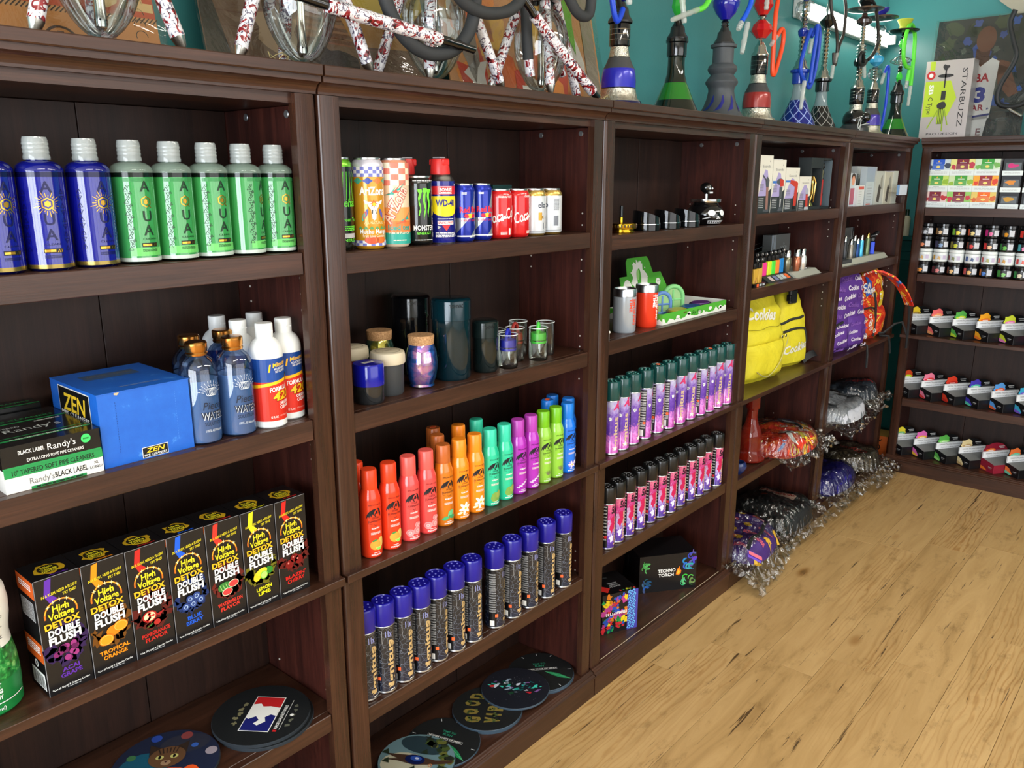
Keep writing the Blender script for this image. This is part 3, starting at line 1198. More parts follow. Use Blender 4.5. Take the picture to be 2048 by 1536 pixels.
def detox(k, x, x1):
 nm, c, pic = FL[k]
 w, d, h = x1 - x - 0.0012, 0.073, 0.208
 nice = {'grape': 'purple grape', 'orange': 'tropical orange', 'pomegranate': 'red pomegranate', 'berry': 'blue berry', 'melon': 'watermelon', 'lemon': 'yellow lemon and lime', 'cherry': 'dark red cherry'}[pic]
 t = carton('drink_mix_box', 'tall black cleansing drink box with %s picture on its front' % nice, 'box', (x, 0.020 - 0.001 * k, Z), w, d, h, (DK,) * 4, 0, 'row of black cleansing drink boxes')
 cm = M(c, 0.4)
 cd = M(tuple(v * 0.45 for v in c), 0.4)
 p = Print(on_front(0))
 m = w / 2
 # coloured splash pouring down the side
 rdm = random.Random(k)
 p.poly([(m - 0.018, h - 0.004), (m - 0.008, h - 0.002), (m - 0.012, h - 0.030), (m - 0.002, h - 0.040), (m - 0.014, h - 0.046), (m - 0.022, h - 0.030)], cm, 1)
 for i in range(16):
  a = -PI * 0.95 + 1.5 * PI * i / 15
  p.blob(m + 0.027 * math.cos(a), 0.086 + 0.030 * math.sin(a), 0.006 + 0.005 * rdm.random(), cd, 1, 9, 7 * k + i, 0.6)
 p.text('IN A RUSH, NEED A FLUSH?', m + 0.002, h - 0.030, 0.0048, DYEL, 0.015, 0.2, 0.14, w=w * 0.80)
 p.text('TRY THIS!', m + 0.017, h - 0.036, 0.0048, DYEL, 0.015, 0.2, 0.14, w=w * 0.30)
 glow = M((250, 196, 60), 0.4)
 p.ring(m, 0.141, 0.0235, 0.0262, M((214, 110, 24), 0.4), 2, 24, R(-10), R(190))
 p.ring(m, 0.141, 0.0245, 0.0256, glow, 3, 24, R(10), R(170))
 for i in range(5):
  a = R(40 + 25 * i)
  p.star(m + 0.025 * math.cos(a), 0.141 + 0.025 * math.sin(a), 0.001, 0.004, 4, M((255, 236, 170), 0.4), 4)
 p.text('High', m, 0.1465, 0.0115, DYEL, 0.03, 0.05, 0.05, w=0.026, lay=4)
 p.text('Voltage', m, 0.1335, 0.0115, DYEL, 0.03, 0.05, 0.05, w=0.040, lay=4)
 p.text('DETOX', m, 0.1195, 0.0105, M((230, 180, 34), 0.4), 0.04, 0.0, 0.05, w=w * 0.78, lay=5)
 p.text('DOUBLE', m + 0.001, 0.1055, 0.0115, WHITE, 0.04, 0.05, 0.05, w=w * 0.70, lay=5)
 p.text('FLUSH', m + 0.001, 0.0905, 0.0125, WHITE, 0.045, 0.05, 0.05, w=w * 0.72, lay=5)
 y = 0.070
 if pic == 'grape':
  for i in range(16):
   p.ell(m + rdm.uniform(-0.016, 0.018), y + rdm.uniform(-0.013, 0.014), 0.0052, 0.0052, M([(120, 30, 96), (150, 50, 120), (96, 22, 80)][i % 3], 0.2), 4 + i % 3, 10)
 elif pic == 'orange':
  for i, (dx, dy, r_) in enumerate([(0.004, 0.005, 0.012), (0.016, 0.010, 0.0125), (-0.010, -0.007, 0.0125)]):
   p.ell(m + dx, y + dy, r_, r_ * 0.8, M((238, 130, 20), 0.4), 4 + i * 3)
   if i:
    p.ell(m + dx, y + dy, r_ * 0.86, r_ * 0.68, M((252, 196, 90), 0.4), 5 + i * 3)
    p.ell(m + dx, y + dy, r_ * 0.78, r_ * 0.6, M((246, 150, 30), 0.4), 6 + i * 3)
 elif pic == 'pomegranate':
  p.ell(m - 0.006, y + 0.004, 0.013, 0.011, M((170, 30, 30), 0.35), 4)
  p.ell(m - 0.006, y + 0.004, 0.0105, 0.0085, M((240, 220, 170), 0.4), 5)
  for i in range(9):
   p.ell(m - 0.006 + rdm.uniform(-0.007, 0.007), y + 0.004 + rdm.uniform(-0.006, 0.006), 0.0026, 0.0024, M((190, 20, 30), 0.3), 6, 8)
  p.poly([(m + 0.006, y + 0.004), (m + 0.022, y + 0.008), (m + 0.012, y - 0.001)], M((160, 26, 30), 0.4), 5)
  p.ell(m + 0.006, y - 0.011, 0.006, 0.0055, M((176, 40, 36), 0.4), 6)
  p.poly([(m - 0.016, y - 0.016), (m + 0.0, y - 0.010), (m - 0.004, y - 0.014)], M((40, 120, 40), 0.5), 4)
 elif pic == 'berry':
  for i, (dx, dy) in enumerate([(-0.012, -0.006), (0.002, -0.004), (0.017, 0.0), (0.009, 0.010), (-0.004, 0.008)]):
   p.ell(m + dx, y + dy, 0.0075, 0.0075, M((40, 66, 130), 0.4), 4 + i * 2)
   p.ring(m + dx, y + dy, 0.0028, 0.0040, M((170, 196, 230), 0.5), 5 + i * 2, 10)
 elif pic == 'melon':
  p.ell(m - 0.006, y + 0.004, 0.014, 0.010, M((50, 120, 50), 0.4), 4)
  for i in range(4):
   p.line((m - 0.016 + i * 0.006, y + 0.010), (m - 0.012 + i * 0.006, y - 0.002), 0.0014, M((150, 200, 110), 0.4), 5)
  for dx, dy in ((0.012, 0.006), (-0.002, -0.007)):
   p.ell(m + dx, y + dy, 0.011, 0.0075, M((230, 240, 200), 0.4), 6)
   p.ell(m + dx, y + dy, 0.0098, 0.0064, M((226, 60, 60), 0.4), 7)
 elif pic == 'lemon':
  p.ell(m - 0.010, y - 0.001, 0.008, 0.011, M((226, 200, 40), 0.4), 4, rot=-0.5)
  p.ell(m + 0.000, y + 0.006, 0.012, 0.0075, M((236, 214, 50), 0.4), 5, rot=0.2)
  p.ell(m + 0.015, y + 0.004, 0.010, 0.008, M((40, 130, 40), 0.4), 4)
  p.ell(m + 0.004, y - 0.002, 0.0085, 0.0085, M((120, 200, 60), 0.4), 6)
  p.ell(m + 0.004, y - 0.002, 0.0068, 0.0068, M((180, 230, 110), 0.4), 7)
 else:
  for dx, dy in ((-0.010, -0.002), (0.012, 0.002), (0.002, 0.008)):
   p.ell(m + dx, y + dy, 0.0095, 0.0095, M((120, 14, 18), 0.2), 4)
   p.ell(m + dx - 0.003, y + dy + 0.003, 0.002, 0.002, M((220, 120, 110), 0.3), 5)
  p.line((m, y + 0.01), (m + 0.003, y + 0.026), 0.0009, M((150, 150, 90), 0.4), 4)
 ws = nm.split(' ')
 p.text(ws[0], m + 0.003, 0.0365, 0.0072, cm, 0.03, 0, 0.05, w=min(w * 0.72, 0.0068 * len(ws[0])))
 p.text(ws[1], m + 0.003, 0.0265, 0.0072, cm, 0.03, 0, 0.05, w=min(w * 0.72, 0.0068 * len(ws[1])))
 p.text('*Use all Liquid & Capsules Combo', m, 0.0085, 0.0032, WHITE, 0.01, 0, 0.04, w=w * 0.84)
 p.smalltext(m + 0.004, 0.0055, w * 0.3, 1, 0.001, LGREY, 2, 1)
 for yy in ((0, 0, 0.0012, h), (0, h - 0.001, w, h)):
  p.rect(yy[0], yy[1], yy[2], yy[3], M((120, 122, 126), 0.4), 1)
 p.done('front_print', t)
 p = Print(on_top(h))
 p.blob(m, d * 0.45, 0.021, M((176, 140, 24), 0.4), 1, 18, k, 0.22)
 p.ell(m, d * 0.45, 0.016, 0.016, M((30, 26, 12), 0.4), 2)
 p.text('High', m, d * 0.45 + 0.003, 0.007, DYEL, 0.03, w=0.018, lay=3)
 p.text('Voltage', m, d * 0.45 - 0.006, 0.007, DYEL, 0.03, w=0.025, lay=3)
 p.text('DETOX', m, d * 0.45 - 0.014, 0.006, DYEL, 0.03, w=0.024, lay=3)
 p.text(ws[0], m + 0.006, 0.004, 0.004, cm, 0.02, w=0.03)
 p.done('top_print', t)
 if k in (0, 1, 3, 4):
  p = Print(on_left(0))
  if k == 0:
   p.rect(-d, 0.176, 0, h - 0.002, DOR, 1)
   p.smalltext(-d / 2, 0.196, d * 0.7, 3, 0.0022, WHITE, 2, 3)
   p.smalltext(-d / 2, 0.165, d * 0.75, 12, 0.0016, LGREY, 1, 6)
   p.rect(-d, 0.060, 0, 0.096, DOR, 1)
   p.smalltext(-d / 2, 0.086, d * 0.75, 4, 0.0022, WHITE, 2, 9)
   p.ring(-d / 2, 0.050, 0.004, 0.007, WHITE, 1, 12)
   p.rect(-d * 0.85, 0.008, -d * 0.1, 0.038, WHITE, 1)
   for i in range(14):
    p.rect(-d * 0.8 + i * d * 0.048, 0.010, -d * 0.8 + i * d * 0.048 + d * (0.012 + 0.016 * (i % 3) / 2), 0.034, BLACK, 2)
  else:
   p.rect(-d, 0.192, 0, h - 0.001, DOR, 1)
  p.done('side_print', t)

E7 = [0.352, 0.424, 0.4965, 0.5695, 0.642, 0.7145, 0.789, 0.861]
for k in range(7):
 detox(k, E7[k], E7[k + 1])

t = thing('cleanser_jug', 'white and green waisted bottle cut off by the left edge, beside the black boxes', 'bottle', (0.278, 0.075, Z))
gl = NT('leaf_green_print')
v = gl.coords((1, 1, 1), 'Object')
GLEAF = gl.set(gl.ramp(gl.noise(v, 120, 3), [(0.4, (14, 96, 40)), (0.55, (30, 140, 60)), (0.7, (120, 190, 110))]), 0.35)
q = MB()
wh = M((228, 230, 222), 0.35)
gm = M((20, 120, 56), 0.35)
q.lathe([(0, 0), (0.046, 0.0), (0.052, 0.006), (0.052, 0.030), (0.053, 0.036), (0.053, 0.060), (0.0515, 0.085), (0.047, 0.112), (0.0455, 0.125), (0.047, 0.140), (0.050, 0.160), (0.051, 0.18), (0.048, 0.205), (0.036, 0.228), (0.020, 0.238), (0.016, 0.24), (0, 0.24)], wh, 32,
  mats=[gm, gm, gm, gm, gm, GLEAF, GLEAF, wh, wh, wh, wh, wh, wh, wh, wh, wh])
obj('body', q, t)
q = MB()
q.cyl(0.021, 0.24, 0.268, M((20, 110, 50), 0.4), 20, b=0.002)
obj('cap', q, t)
jr = [(0.0, 0.052), (0.06, 0.0531), (0.085, 0.0516), (0.112, 0.0472), (0.125, 0.0457), (0.14, 0.0472), (0.16, 0.0502), (0.18, 0.0512), (0.205, 0.0482), (0.3, 0.03)]

def jrad(z):
 for a, b in zip(jr, jr[1:]):
  if z <= b[0]:
   return a[1] + (b[1] - a[1]) * (z - a[0]) / (b[0] - a[0])
 return 0.03

p = Print(on_prof(jrad, 0.05), 0.006)
for i, ch in enumerate('PREMIUM'):
 p.text(ch, 0.030, 0.075 + i * 0.018, 0.0055, M((30, 30, 30), 0.5), 0.0, 0, PI / 2)
p.text('E', 0.000, 0.072, 0.016, WHITE, 0.04)
p.text('INSTANT', -0.008, 0.052, 0.007, WHITE, 0.03, w=0.036)
p.text('CLEANSING', -0.010, 0.042, 0.007, WHITE, 0.03, w=0.042)
p.text('TECHNOLOGY', -0.012, 0.032, 0.007, WHITE, 0.03, w=0.046)
p.text('(947 ml)', 0.0, 0.012, 0.006, WHITE, 0.01, w=0.025)
p.rect(-0.05, 0.024, 0.05, 0.0255, WHITE, 2)
for i in range(10):
 p.line((0.021 + 0.0005 * i, 0.095 + i * 0.011), (0.0215 + 0.0005 * i, 0.106 + i * 0.011), 0.0009, gm, 2)
p.done('label_print', t)

# ================================================================== dab-mat discs (bookcase 1 bottom, bookcase 2 bottom)
RUB = M((38, 44, 50), 0.8, spec=0.25)
RUBT = M((20, 22, 24), 0.85, spec=0.2)

def disc(label, x, y, z, r, rz, draw, h=0.007, top=RUBT, edge=RUB, tilt=None):
 t = thing('round_mat', label, 'mat', (x, y, z), rz, 'round rubber mats')
 q = MB()
 q.lathe([(0, 0), (r, 0), (r, h - 0.0012), (r - 0.001, h), (0, h)], edge, 48, mats=[edge, edge, edge, top])
 obj('disc', q, t)
 if draw:
  p = Print(on_top(h))
  draw(p, r)
  p.done('top_print', t)
 if tilt:
  t.rotation_euler = (tilt[0], tilt[1], rz)
 return t

def dr_league(p, r):
 red, blu = M((196, 32, 36), 0.5), M((24, 30, 110), 0.5)
 w, h = 0.066, 0.118
 p.rect(-0.030, -h / 2, -0.030 + w, h / 2, WHITE, 1)
 a = -0.028
 b = -0.030 + w - 0.002
 H = h / 2 - 0.002
 p.rect(a, 0.010, b, H, red, 2)
 p.rect(a, -H, b, 0.010, blu, 2)
 # white seated figure silhouette between the fields
 p.poly([(a, 0.030), (a + 0.016, 0.034), (a + 0.024, 0.024), (a + 0.040, 0.026), (b, 0.022), (b, -0.006), (a + 0.050, -0.002), (a + 0.040, -0.012), (a + 0.046, -0.026), (a + 0.032, -0.040), (a + 0.022, -0.034), (a + 0.030, -0.022), (a + 0.020, -0.010), (a + 0.006, -0.020), (a, -0.016)], WHITE, 3)
 p.text('MAJOR LEAGUE STONERS', 0.0505, -0.008, 0.0068, WHITE, 0.02, rot=PI / 2, w=0.080)
 p.rect(0.0435, -0.0575, 0.0515, -0.0515, red, 2)
 p.line((0.056, -0.050), (0.056, 0.050), 0.0008, WHITE)
 for i in range(5):
  p.blob(0.068 + 0.003 * (i % 2), -0.034 + i * 0.017, 0.005, M((92, 94, 80), 0.6), 1, 9, i, 0.5)
  p.blob(-0.046 - 0.004 * (i % 2), -0.036 + i * 0.016, 0.006, M((120, 116, 84), 0.6), 1, 11, i + 9, 0.55)
 p.ell(0.068, 0.0, 0.0042, 0.0042, WHITE, 3)

disc('lower black round mat under the one with the red white and blue picture', 0.779, 0.098, SH[0][2], 0.104, 0.2, None, 0.007)
disc('black round mat with red white and blue league emblem, lying on another mat', 0.775, 0.104, SH[0][2] + 0.0073, 0.104, -0.92, dr_league, 0.007)

def dr_cat(p, r):
 p.ell(0, 0, r - 0.001, r - 0.001, M((26, 34, 58), 0.5), 1, 40)
 p.ell(-0.045, -0.02, 0.05, 0.06, M((20, 80, 104), 0.5), 2)
 p.ell(0.03, 0.055, 0.05, 0.03, M((40, 42, 56), 0.5), 2)
 for x, y, q, c in ((-0.03, 0.082, 0.011, (40, 70, 160)), (0.03, 0.080, 0.012, (130, 60, 60)), (-0.07, 0.03, 0.009, (60, 110, 70)), (0.05, 0.045, 0.007, (50, 90, 170)), (0.085, 0.02, 0.012, (150, 140, 150))):
  p.ell(x, y, q, q, M(c, 0.5), 3)
 fur, fd, org = M((92, 62, 38), 0.6), M((44, 30, 22), 0.6), M((226, 84, 30), 0.5)
 p.ell(0.0, -0.055, 0.062, 0.040, org, 3)
 p.ell(-0.05, -0.048, 0.020, 0.032, org, 3)
 p.ell(0.05, -0.048, 0.020, 0.032, org, 3)
 p.ell(0.0, 0.018, 0.036, 0.032, fur, 5)
 p.poly([(-0.036, 0.026), (-0.038, 0.062), (-0.012, 0.046)], fd, 4)
 p.poly([(0.036, 0.026), (0.038, 0.062), (0.012, 0.046)], fd, 4)
 for i in range(6):
  p.line((-0.020 + i * 0.008, 0.046), (-0.014 + i * 0.006, 0.030), 0.0024, fd, 6)
 for sx in (-1, 1):
  p.ell(sx * 0.014, 0.018, 0.0078, 0.0065, M((190, 184, 110), 0.3), 7)
  p.ell(sx * 0.014, 0.018, 0.0028, 0.0055, BLACK, 8)
 p.ell(0, 0.000, 0.010, 0.008, M((150, 120, 92), 0.6), 7)
 p.poly([(-0.004, 0.005), (0.004, 0.005), (0, -0.001)], M((60, 30, 30), 0.5), 8)
 p.rect(-0.006, -0.060, 0.006, -0.020, M((200, 200, 205), 0.4), 6)
 for i in range(9):
  a = PI * i / 8
  p.ell(0.026 * math.cos(a) + 0.012, -0.048 - 0.012 * math.sin(a), 0.006, 0.006, M([(230, 230, 230), (30, 30, 34), (60, 110, 60)][i % 3], 0.5), 7)

disc('round mat printed with a cat in an orange suit', 0.566, 0.120, SH[0][2], 0.104, -0.62, dr_cat, 0.007)

# ================================================================== bookcase 2, first shelf: cans
Z = SH[1][0]

def can_prof(r, h, neck=0.82, sh=0.012):
 return [(0, 0.003), (r * 0.72, 0.003), (r * 0.78, 0.0), (r * 0.84, 0.001), (r * 0.97, 0.007), (r, 0.011), (r, h - sh - 0.006), (r * 0.985, h - sh), (r * (neck + 0.02), h - 0.004), (r * (neck + 0.035), h - 0.0015), (r * (neck + 0.03), h), (r * (neck - 0.03), h), (r * (neck - 0.05), h - 0.004), (0, h - 0.004)]

ALU = M((196, 198, 200), 0.28, 1.0)

def can(name, label, x, y, z, r, h, body, draw, a0=0.0, neckm=None, cat='can', tab=True, basem=None):
 t = thing(name, label, cat, (x, y, z), 0, 'drink cans on the first shelf')
 nm = neckm or body
 q = MB()
 q.lathe(can_prof(r, h), body, 32, mats=[ALU, ALU, ALU, basem or body, body, body, nm, nm, ALU, ALU, ALU, ALU, ALU])
 obj('body', q, t)
 q = MB()
 q.box(-0.008, 0.008, -0.014, 0.008, h - 0.0035, h - 0.0022, ALU)
 obj('pull_tab', q, t)
 if draw:
  p = Print(on_cyl(r, a0), 0.005)
  draw(p, r, h)
  p.done('can_print', t)
 return t

A0 = -0.35     # faces turned a little toward the aisle's near end

def d_green(p, r, h):
 g = M((100, 220, 60), 0.4)
 for k in range(6):
  p.line((-0.02 + k * 0.008, h * 0.85), (-0.024 + k * 0.009, h * 0.55), 0.0014, g)
 p.text('Rehab', 0, h * 0.48, 0.016, g, 0.02, 0.2, w=0.05)
 p.text('Green Tea', 0, h * 0.32, 0.008, g, 0.01, w=0.045)
 p.smalltext(0, h * 0.26, 0.04, 3, 0.002, g, 2, 1)
 p.rect(-0.018, h * 0.14, 0.018, h * 0.19, LGREY)
 p.text('ENERGY', 0, h * 0.1, 0.006, g, 0.01, w=0.04)

can('drink_can', 'black and green tea can mostly hidden at the left end of the can row', 1.022, 0.070, Z, 0.033, 0.186, M((16, 22, 16), 0.2, 0, 0.4), d_green, A0 + 0.5, M((110, 190, 50), 0.25, 0.6))

def checker(p, y0, y1, n, m, c1, c2, U, rows=3):
 for i in range(n):
  for j in range(rows):
   a, b = -U + 2 * U * i / n, -U + 2 * U * (i + 1) / n
   d = (y1 - y0) / rows
   p.rect(a, y0 + j * d, b, y0 + (j + 1) * d, c1 if (i + j) % 2 else c2, 1)

def d_ariz1(p, r, h):
 U = r * 2.6
 lv, wv = M((110, 116, 190), 0.35), M((228, 224, 220), 0.35)
 checker(p, 0.148, 0.168, 20, 3, lv, wv, U, 3)
 checker(p, 0.008, 0.019, 20, 3, lv, wv, U, 2)
 bl = M((60, 80, 170), 0.35)
 for k in range(8):
  p.poly([(-U + k * 2 * U / 8, 0.140), (-U + (k + 0.5) * 2 * U / 8, 0.147), (-U + (k + 1) * 2 * U / 8, 0.140), (-U + (k + 0.5) * 2 * U / 8, 0.133)], [bl, M((220, 120, 60), 0.35), M((70, 160, 130), 0.35)][k % 3], 1)
 p.text('AriZona', 0.0, 0.112, 0.016, WHITE, 0.03, 0.0, w=0.058, lay=2)
 # skull with feathers
 wt = M((236, 234, 228), 0.4)
 p.poly([(-0.011, 0.098), (0.011, 0.098), (0.012, 0.090), (0.006, 0.082), (0.004, 0.064), (0.0, 0.060), (-0.004, 0.064), (-0.006, 0.082), (-0.012, 0.090)], wt, 3)
 p.poly([(-0.011, 0.098), (-0.021, 0.102), (-0.018, 0.094), (-0.011, 0.092)], wt, 3)
 p.poly([(0.011, 0.098), (0.021, 0.102), (0.018, 0.094), (0.011, 0.092)], wt, 3)
 p.star(0, 0.094, 0.004, 0.009, 8, M((220, 90, 50), 0.4), 4)
 p.ell(0, 0.093, 0.0035, 0.0035, YEL, 5)
 for s_ in (-1, 1):
  p.line((s_ * 0.003, 0.082), (s_ * 0.004, 0.074), 0.002, BLACK, 4)
  for k in range(3):
   p.ell(s_ * (0.016 + 0.003 * k), 0.075 - 0.004 * k, 0.003, 0.009, [bl, M((210, 80, 60), 0.4), M((90, 170, 140), 0.4)][k], 3, rot=s_ * 0.3)
 p.text('ALL NATURAL', 0, 0.053, 0.005, M((240, 220, 160), 0.4), 0.01, w=0.042)
 for k in range(7):
  p.poly([(-0.036 + k * 0.012, 0.042), (-0.030 + k * 0.012, 0.049), (-0.024 + k * 0.012, 0.042)], M((80, 150, 90), 0.4), 1)
 p.text('Mucho Mango', 0, 0.0335, 0.009, WHITE, 0.015, w=0.062)
 p.text('Fruit Juice Cocktail', 0, 0.026, 0.0055, M((245, 220, 190), 0.4), 0.01, w=0.05)
 p.ell(-0.006, 0.020, 0.016, 0.008, M((214, 80, 40), 0.4), 2)
 p.ell(0.014, 0.020, 0.013, 0.007, M((220, 110, 40), 0.4), 2)

can('drink_can', 'tall orange juice can with a horned skull and checkered rims', 1.089, 0.052, Z, 0.0335, 0.186, M((206, 146, 34), 0.22, 0.15, 0.4), d_ariz1, A0, M((206, 204, 214), 0.25, 0.3))

def d_ariz2(p, r, h):
 U = r * 2.6
 pk, cr, te = M((226, 124, 104), 0.35), M((236, 226, 200), 0.35), M((40, 156, 140), 0.35)
 for k in range(10):
  for j in range(4):
   p.rect(-U + k * 2 * U / 10, 0.130 + j * 0.012, -U + (k + 1) * 2 * U / 10 - 0.001, 0.141 + j * 0.012, pk if (k + j) % 2 else cr, 1)
 p.rect(-U, 0.056, U, 0.085, M((230, 150, 80), 0.35), 1)
 p.rect(-U, 0.032, U, 0.056, M((226, 120, 56), 0.35), 1)
 p.rect(-U, 0.008, U, 0.032, te, 1)
 p.text('AriZona', 0.0, 0.085, 0.024, M((180, 60, 60), 0.35), 0.06, 0.1, 1.05, w=0.085, lay=3)
 p.text('AriZona', 0.0, 0.085, 0.024, M((240, 200, 180), 0.35), 0.02, 0.1, 1.05, w=0.083, lay=4)
 for (x, y, s_, c) in ((0.0, 0.128, 1, te), (-0.012, 0.122, 1, M((214, 80, 60), 0.35)), (0.014, 0.066, 1, te), (0.006, 0.060, 1, M((220, 90, 60), 0.35)), (-0.02, 0.118, 0.8, te)):
  p.poly([(x - 0.016 * s_, y - 0.010 * s_), (x + 0.002, y - 0.002), (x + 0.018 * s_, y + 0.014 * s_), (x + 0.006, y - 0.001), (x + 0.010, y - 0.006)], c, 3)
 p.text('Iced tea', 0, 0.038, 0.011, te, 0.03, w=0.052, lay=3)
 p.text('PEACH FLAVOR', 0, 0.029, 0.005, cr, 0.01, w=0.05, lay=3)
 p.smalltext(0, 0.015, 0.03, 1, 0.002, cr, 3, 2)

can('drink_can', 'tall pink and cream iced tea can with diagonal lettering', 1.1575, 0.050, Z, 0.0335, 0.186, M((232, 206, 176), 0.22, 0.1, 0.4), d_ariz2, A0, M((222, 150, 120), 0.25, 0.2))

def d_monster(p, r, h):
 g = M((110, 224, 50), 0.4)
 rdm = random.Random(3)
 for k, (x, top, bot, wd_) in enumerate([(-0.0105, 0.122, 0.066, 0.0060), (0.0005, 0.124, 0.056, 0.0066), (0.0110, 0.122, 0.062, 0.0060)]):
  L, Rr = [], []
  n = 12
  for i in range(n + 1):
   t_ = i / n
   y = top + (bot - top) * t_
   w_ = wd_ / 2 * (1 - t_ * 0.75) + rdm.uniform(-0.0009, 0.0009)
   if i < 2:
    w_ += 0.002
   L.append((x - w_ + 0.0016 * math.sin(i * 0.9 + k), y))
   Rr.append((x + w_ + 0.0016 * math.sin(i * 0.9 + k), y))
  p.poly(L + Rr[::-1], g, 2)
 p.text('MONSTER', 0, 0.034, 0.0105, WHITE, 0.01, w=0.050)
 p.text('ENERGY', 0, 0.0245, 0.0056, g, 0.01, w=0.034)
 p.smalltext(0, 0.012, 0.045, 1, 0.0015, WHITE, 2, 3)
 p.smalltext(0, 0.139, 0.05, 1, 0.0022, LGREY, 2, 6)

can('drink_can', 'black energy drink can with three green claw marks', 1.2275, 0.050, Z, 0.0325, 0.150, M((12, 13, 13), 0.18, 0, 0.5), d_monster, A0 + 0.05)

def wd40(label, x, y, a0, rz):
 t = thing('lubricant_can', label, 'spray can', (x, y, Z), rz, 'lubricant spray cans')
 blu = M((20, 26, 120), 0.2, 0, 0.5)
 r = 0.0325
 q = MB()
 q.lathe([(0, 0), (r * 0.95, 0), (r, 0.003), (r, 0.135), (r * 0.99, 0.139), (r * 0.97, 0.1395), (r * 0.86, 0.146), (r * 0.70, 0.153), (r * 0.6, 0.155), (0, 0.155)], blu, 32, mats=[ALU, ALU, blu, blu, ALU, ALU, ALU, ALU, ALU])
 obj('body', q, t)
 red = M((206, 42, 40), 0.35)
 q = MB()
 q.lathe([(0.022, 0.153), (0.0225, 0.158), (0.0205, 0.182), (0.019, 0.187), (0, 0.188)], red, 24)
 q.box(-0.011, 0.011, -0.022, 0.026, 0.172, 0.188, red, 0.003)
 obj('smart_cap', q, t)
 q = MB()
 q.box(-0.008, 0.008, -0.010, 0.016, 0.1885, 0.1915, M((150, 152, 156), 0.4), 0.001)
 obj('trigger', q, t)
 p = Print(on_cyl(r, a0), 0.005)
 U = r * 2.2
 yl, red2 = M((250, 226, 20), 0.35), M((206, 34, 40), 0.35)
 p.rect(-U, 0.110, U, 0.128, red2, 1)
 p.rect(-0.016, 0.111, 0.016, 0.127, WHITE, 2)
 p.rect(-0.015, 0.112, 0.015, 0.126, red2, 3)
 p.text('BONUS', 0, 0.1165, 0.0075, WHITE, 0.03, w=0.028, lay=4)
 p.smalltext(0, 0.1135, 0.024, 1, 0.0014, WHITE, 4, 2)
 p.rect(-U, 0.078, U, 0.106, yl, 1)
 for k in range(12):
  a, b = -0.034 + 0.068 * k / 12, -0.034 + 0.068 * (k + 1) / 12
  f = lambda u: 0.078 - 0.017 * math.sqrt(max(0, 1 - (u / 0.034) ** 2))
  p.add([(a, 0.0781), (a, f(a)), (b, f(b)), (b, 0.0781)], [(0, 1, 2, 3)], yl, 1)
 p.text('WD-40', 0, 0.084, 0.0145, M((20, 26, 120), 0.3), 0.04, w=0.047, lay=2)
 p.smalltext(0, 0.055, 0.04, 1, 0.0018, WHITE, 2, 2)
 p.text('SPRAYS 2 WAYS', 0, 0.045, 0.005, red2, 0.03, w=0.036, lay=3)
 p.rect(-0.02, 0.043, 0.02, 0.052, WHITE, 2)
 p.poly([(-0.010, 0.042), (0.010, 0.042), (0.004, 0.034), (0, 0.029), (-0.004, 0.034)], red2, 2)
 p.poly([(-0.020, 0.041), (-0.012, 0.038), (-0.020, 0.033)], LGREY, 2)
 p.smalltext(0, 0.024, 0.05, 4, 0.0016, WHITE, 2, 5)
 p.done('can_print', t)
 return t

wd40('blue and yellow lubricant can with red nozzle cap, between energy drinks', 1.298, 0.050, A0 - 0.05, 0)
wd40('lubricant can behind the claw mark can, only its red nozzle cap showing', 1.262, 0.128, 0, -1.9)

def d_bull(p, r, h):
 si, red, yl, blu = M((176, 182, 190), 0.25, 0.7), M((206, 24, 60), 0.35), M((240, 190, 40), 0.35), M((24, 46, 160), 0.25, 0.4)
 for s_ in (0, 1):
  o = s_ * r * PI
  for k in (-1, 0, 1, 2):
   pass
 q = r * PI / 2
 for k in range(4):
  x0 = -2 * q + k * q
  if k % 2 == 0:
   p.poly([(x0, 0.010), (x0 + q, 0.010), (x0 + q, 0.055)], si, 1)
   p.poly([(x0, 0.055), (x0 + q, 0.055), (x0 + q, 0.118), (x0 + q * 0.5, 0.118)], si, 1)
  else:
   p.poly([(x0, 0.010), (x0 + q, 0.055), (x0, 0.055)], si, 1)
   p.poly([(x0, 0.055), (x0, 0.118), (x0 + q * 0.1, 0.118), (x0 + q * 0.02, 0.055)], si, 1)
 p.text('Red Bull', 0.002, 0.068, 0.0125, red, 0.04, w=0.050, lay=2)
 p.ell(0.002, 0.060, 0.008, 0.0055, yl, 2)
 for s_ in (-1, 1):
  p.poly([(0.002 + s_ * 0.003, 0.057), (0.002 + s_ * 0.006, 0.064), (0.002 + s_ * 0.013, 0.0645), (0.002 + s_ * 0.015, 0.058), (0.002 + s_ * 0.009, 0.0545)], red, 3)
 p.text('ENERGY DRINK', 0.002, 0.0475, 0.0042, red, 0.01, w=0.044)
 p.rect(-0.03, 0.012, 0.03, 0.015, WHITE, 2)
 p.smalltext(-0.012, 0.112, 0.012, 2, 0.0016, WHITE, 2, 1)

for k, x in enumerate((1.3675, 1.4285)):
 can('drink_can', ('slim blue and silver energy can next to the lubricant can', 'slim blue and silver energy can next to the red cola cans')[k], x, 0.046, Z, 0.0268, 0.133, M((24, 42, 150), 0.2, 0.4, 0.4), d_bull, A0 + (0.1, 0.0)[k], M((24, 42, 150), 0.25, 0.5))

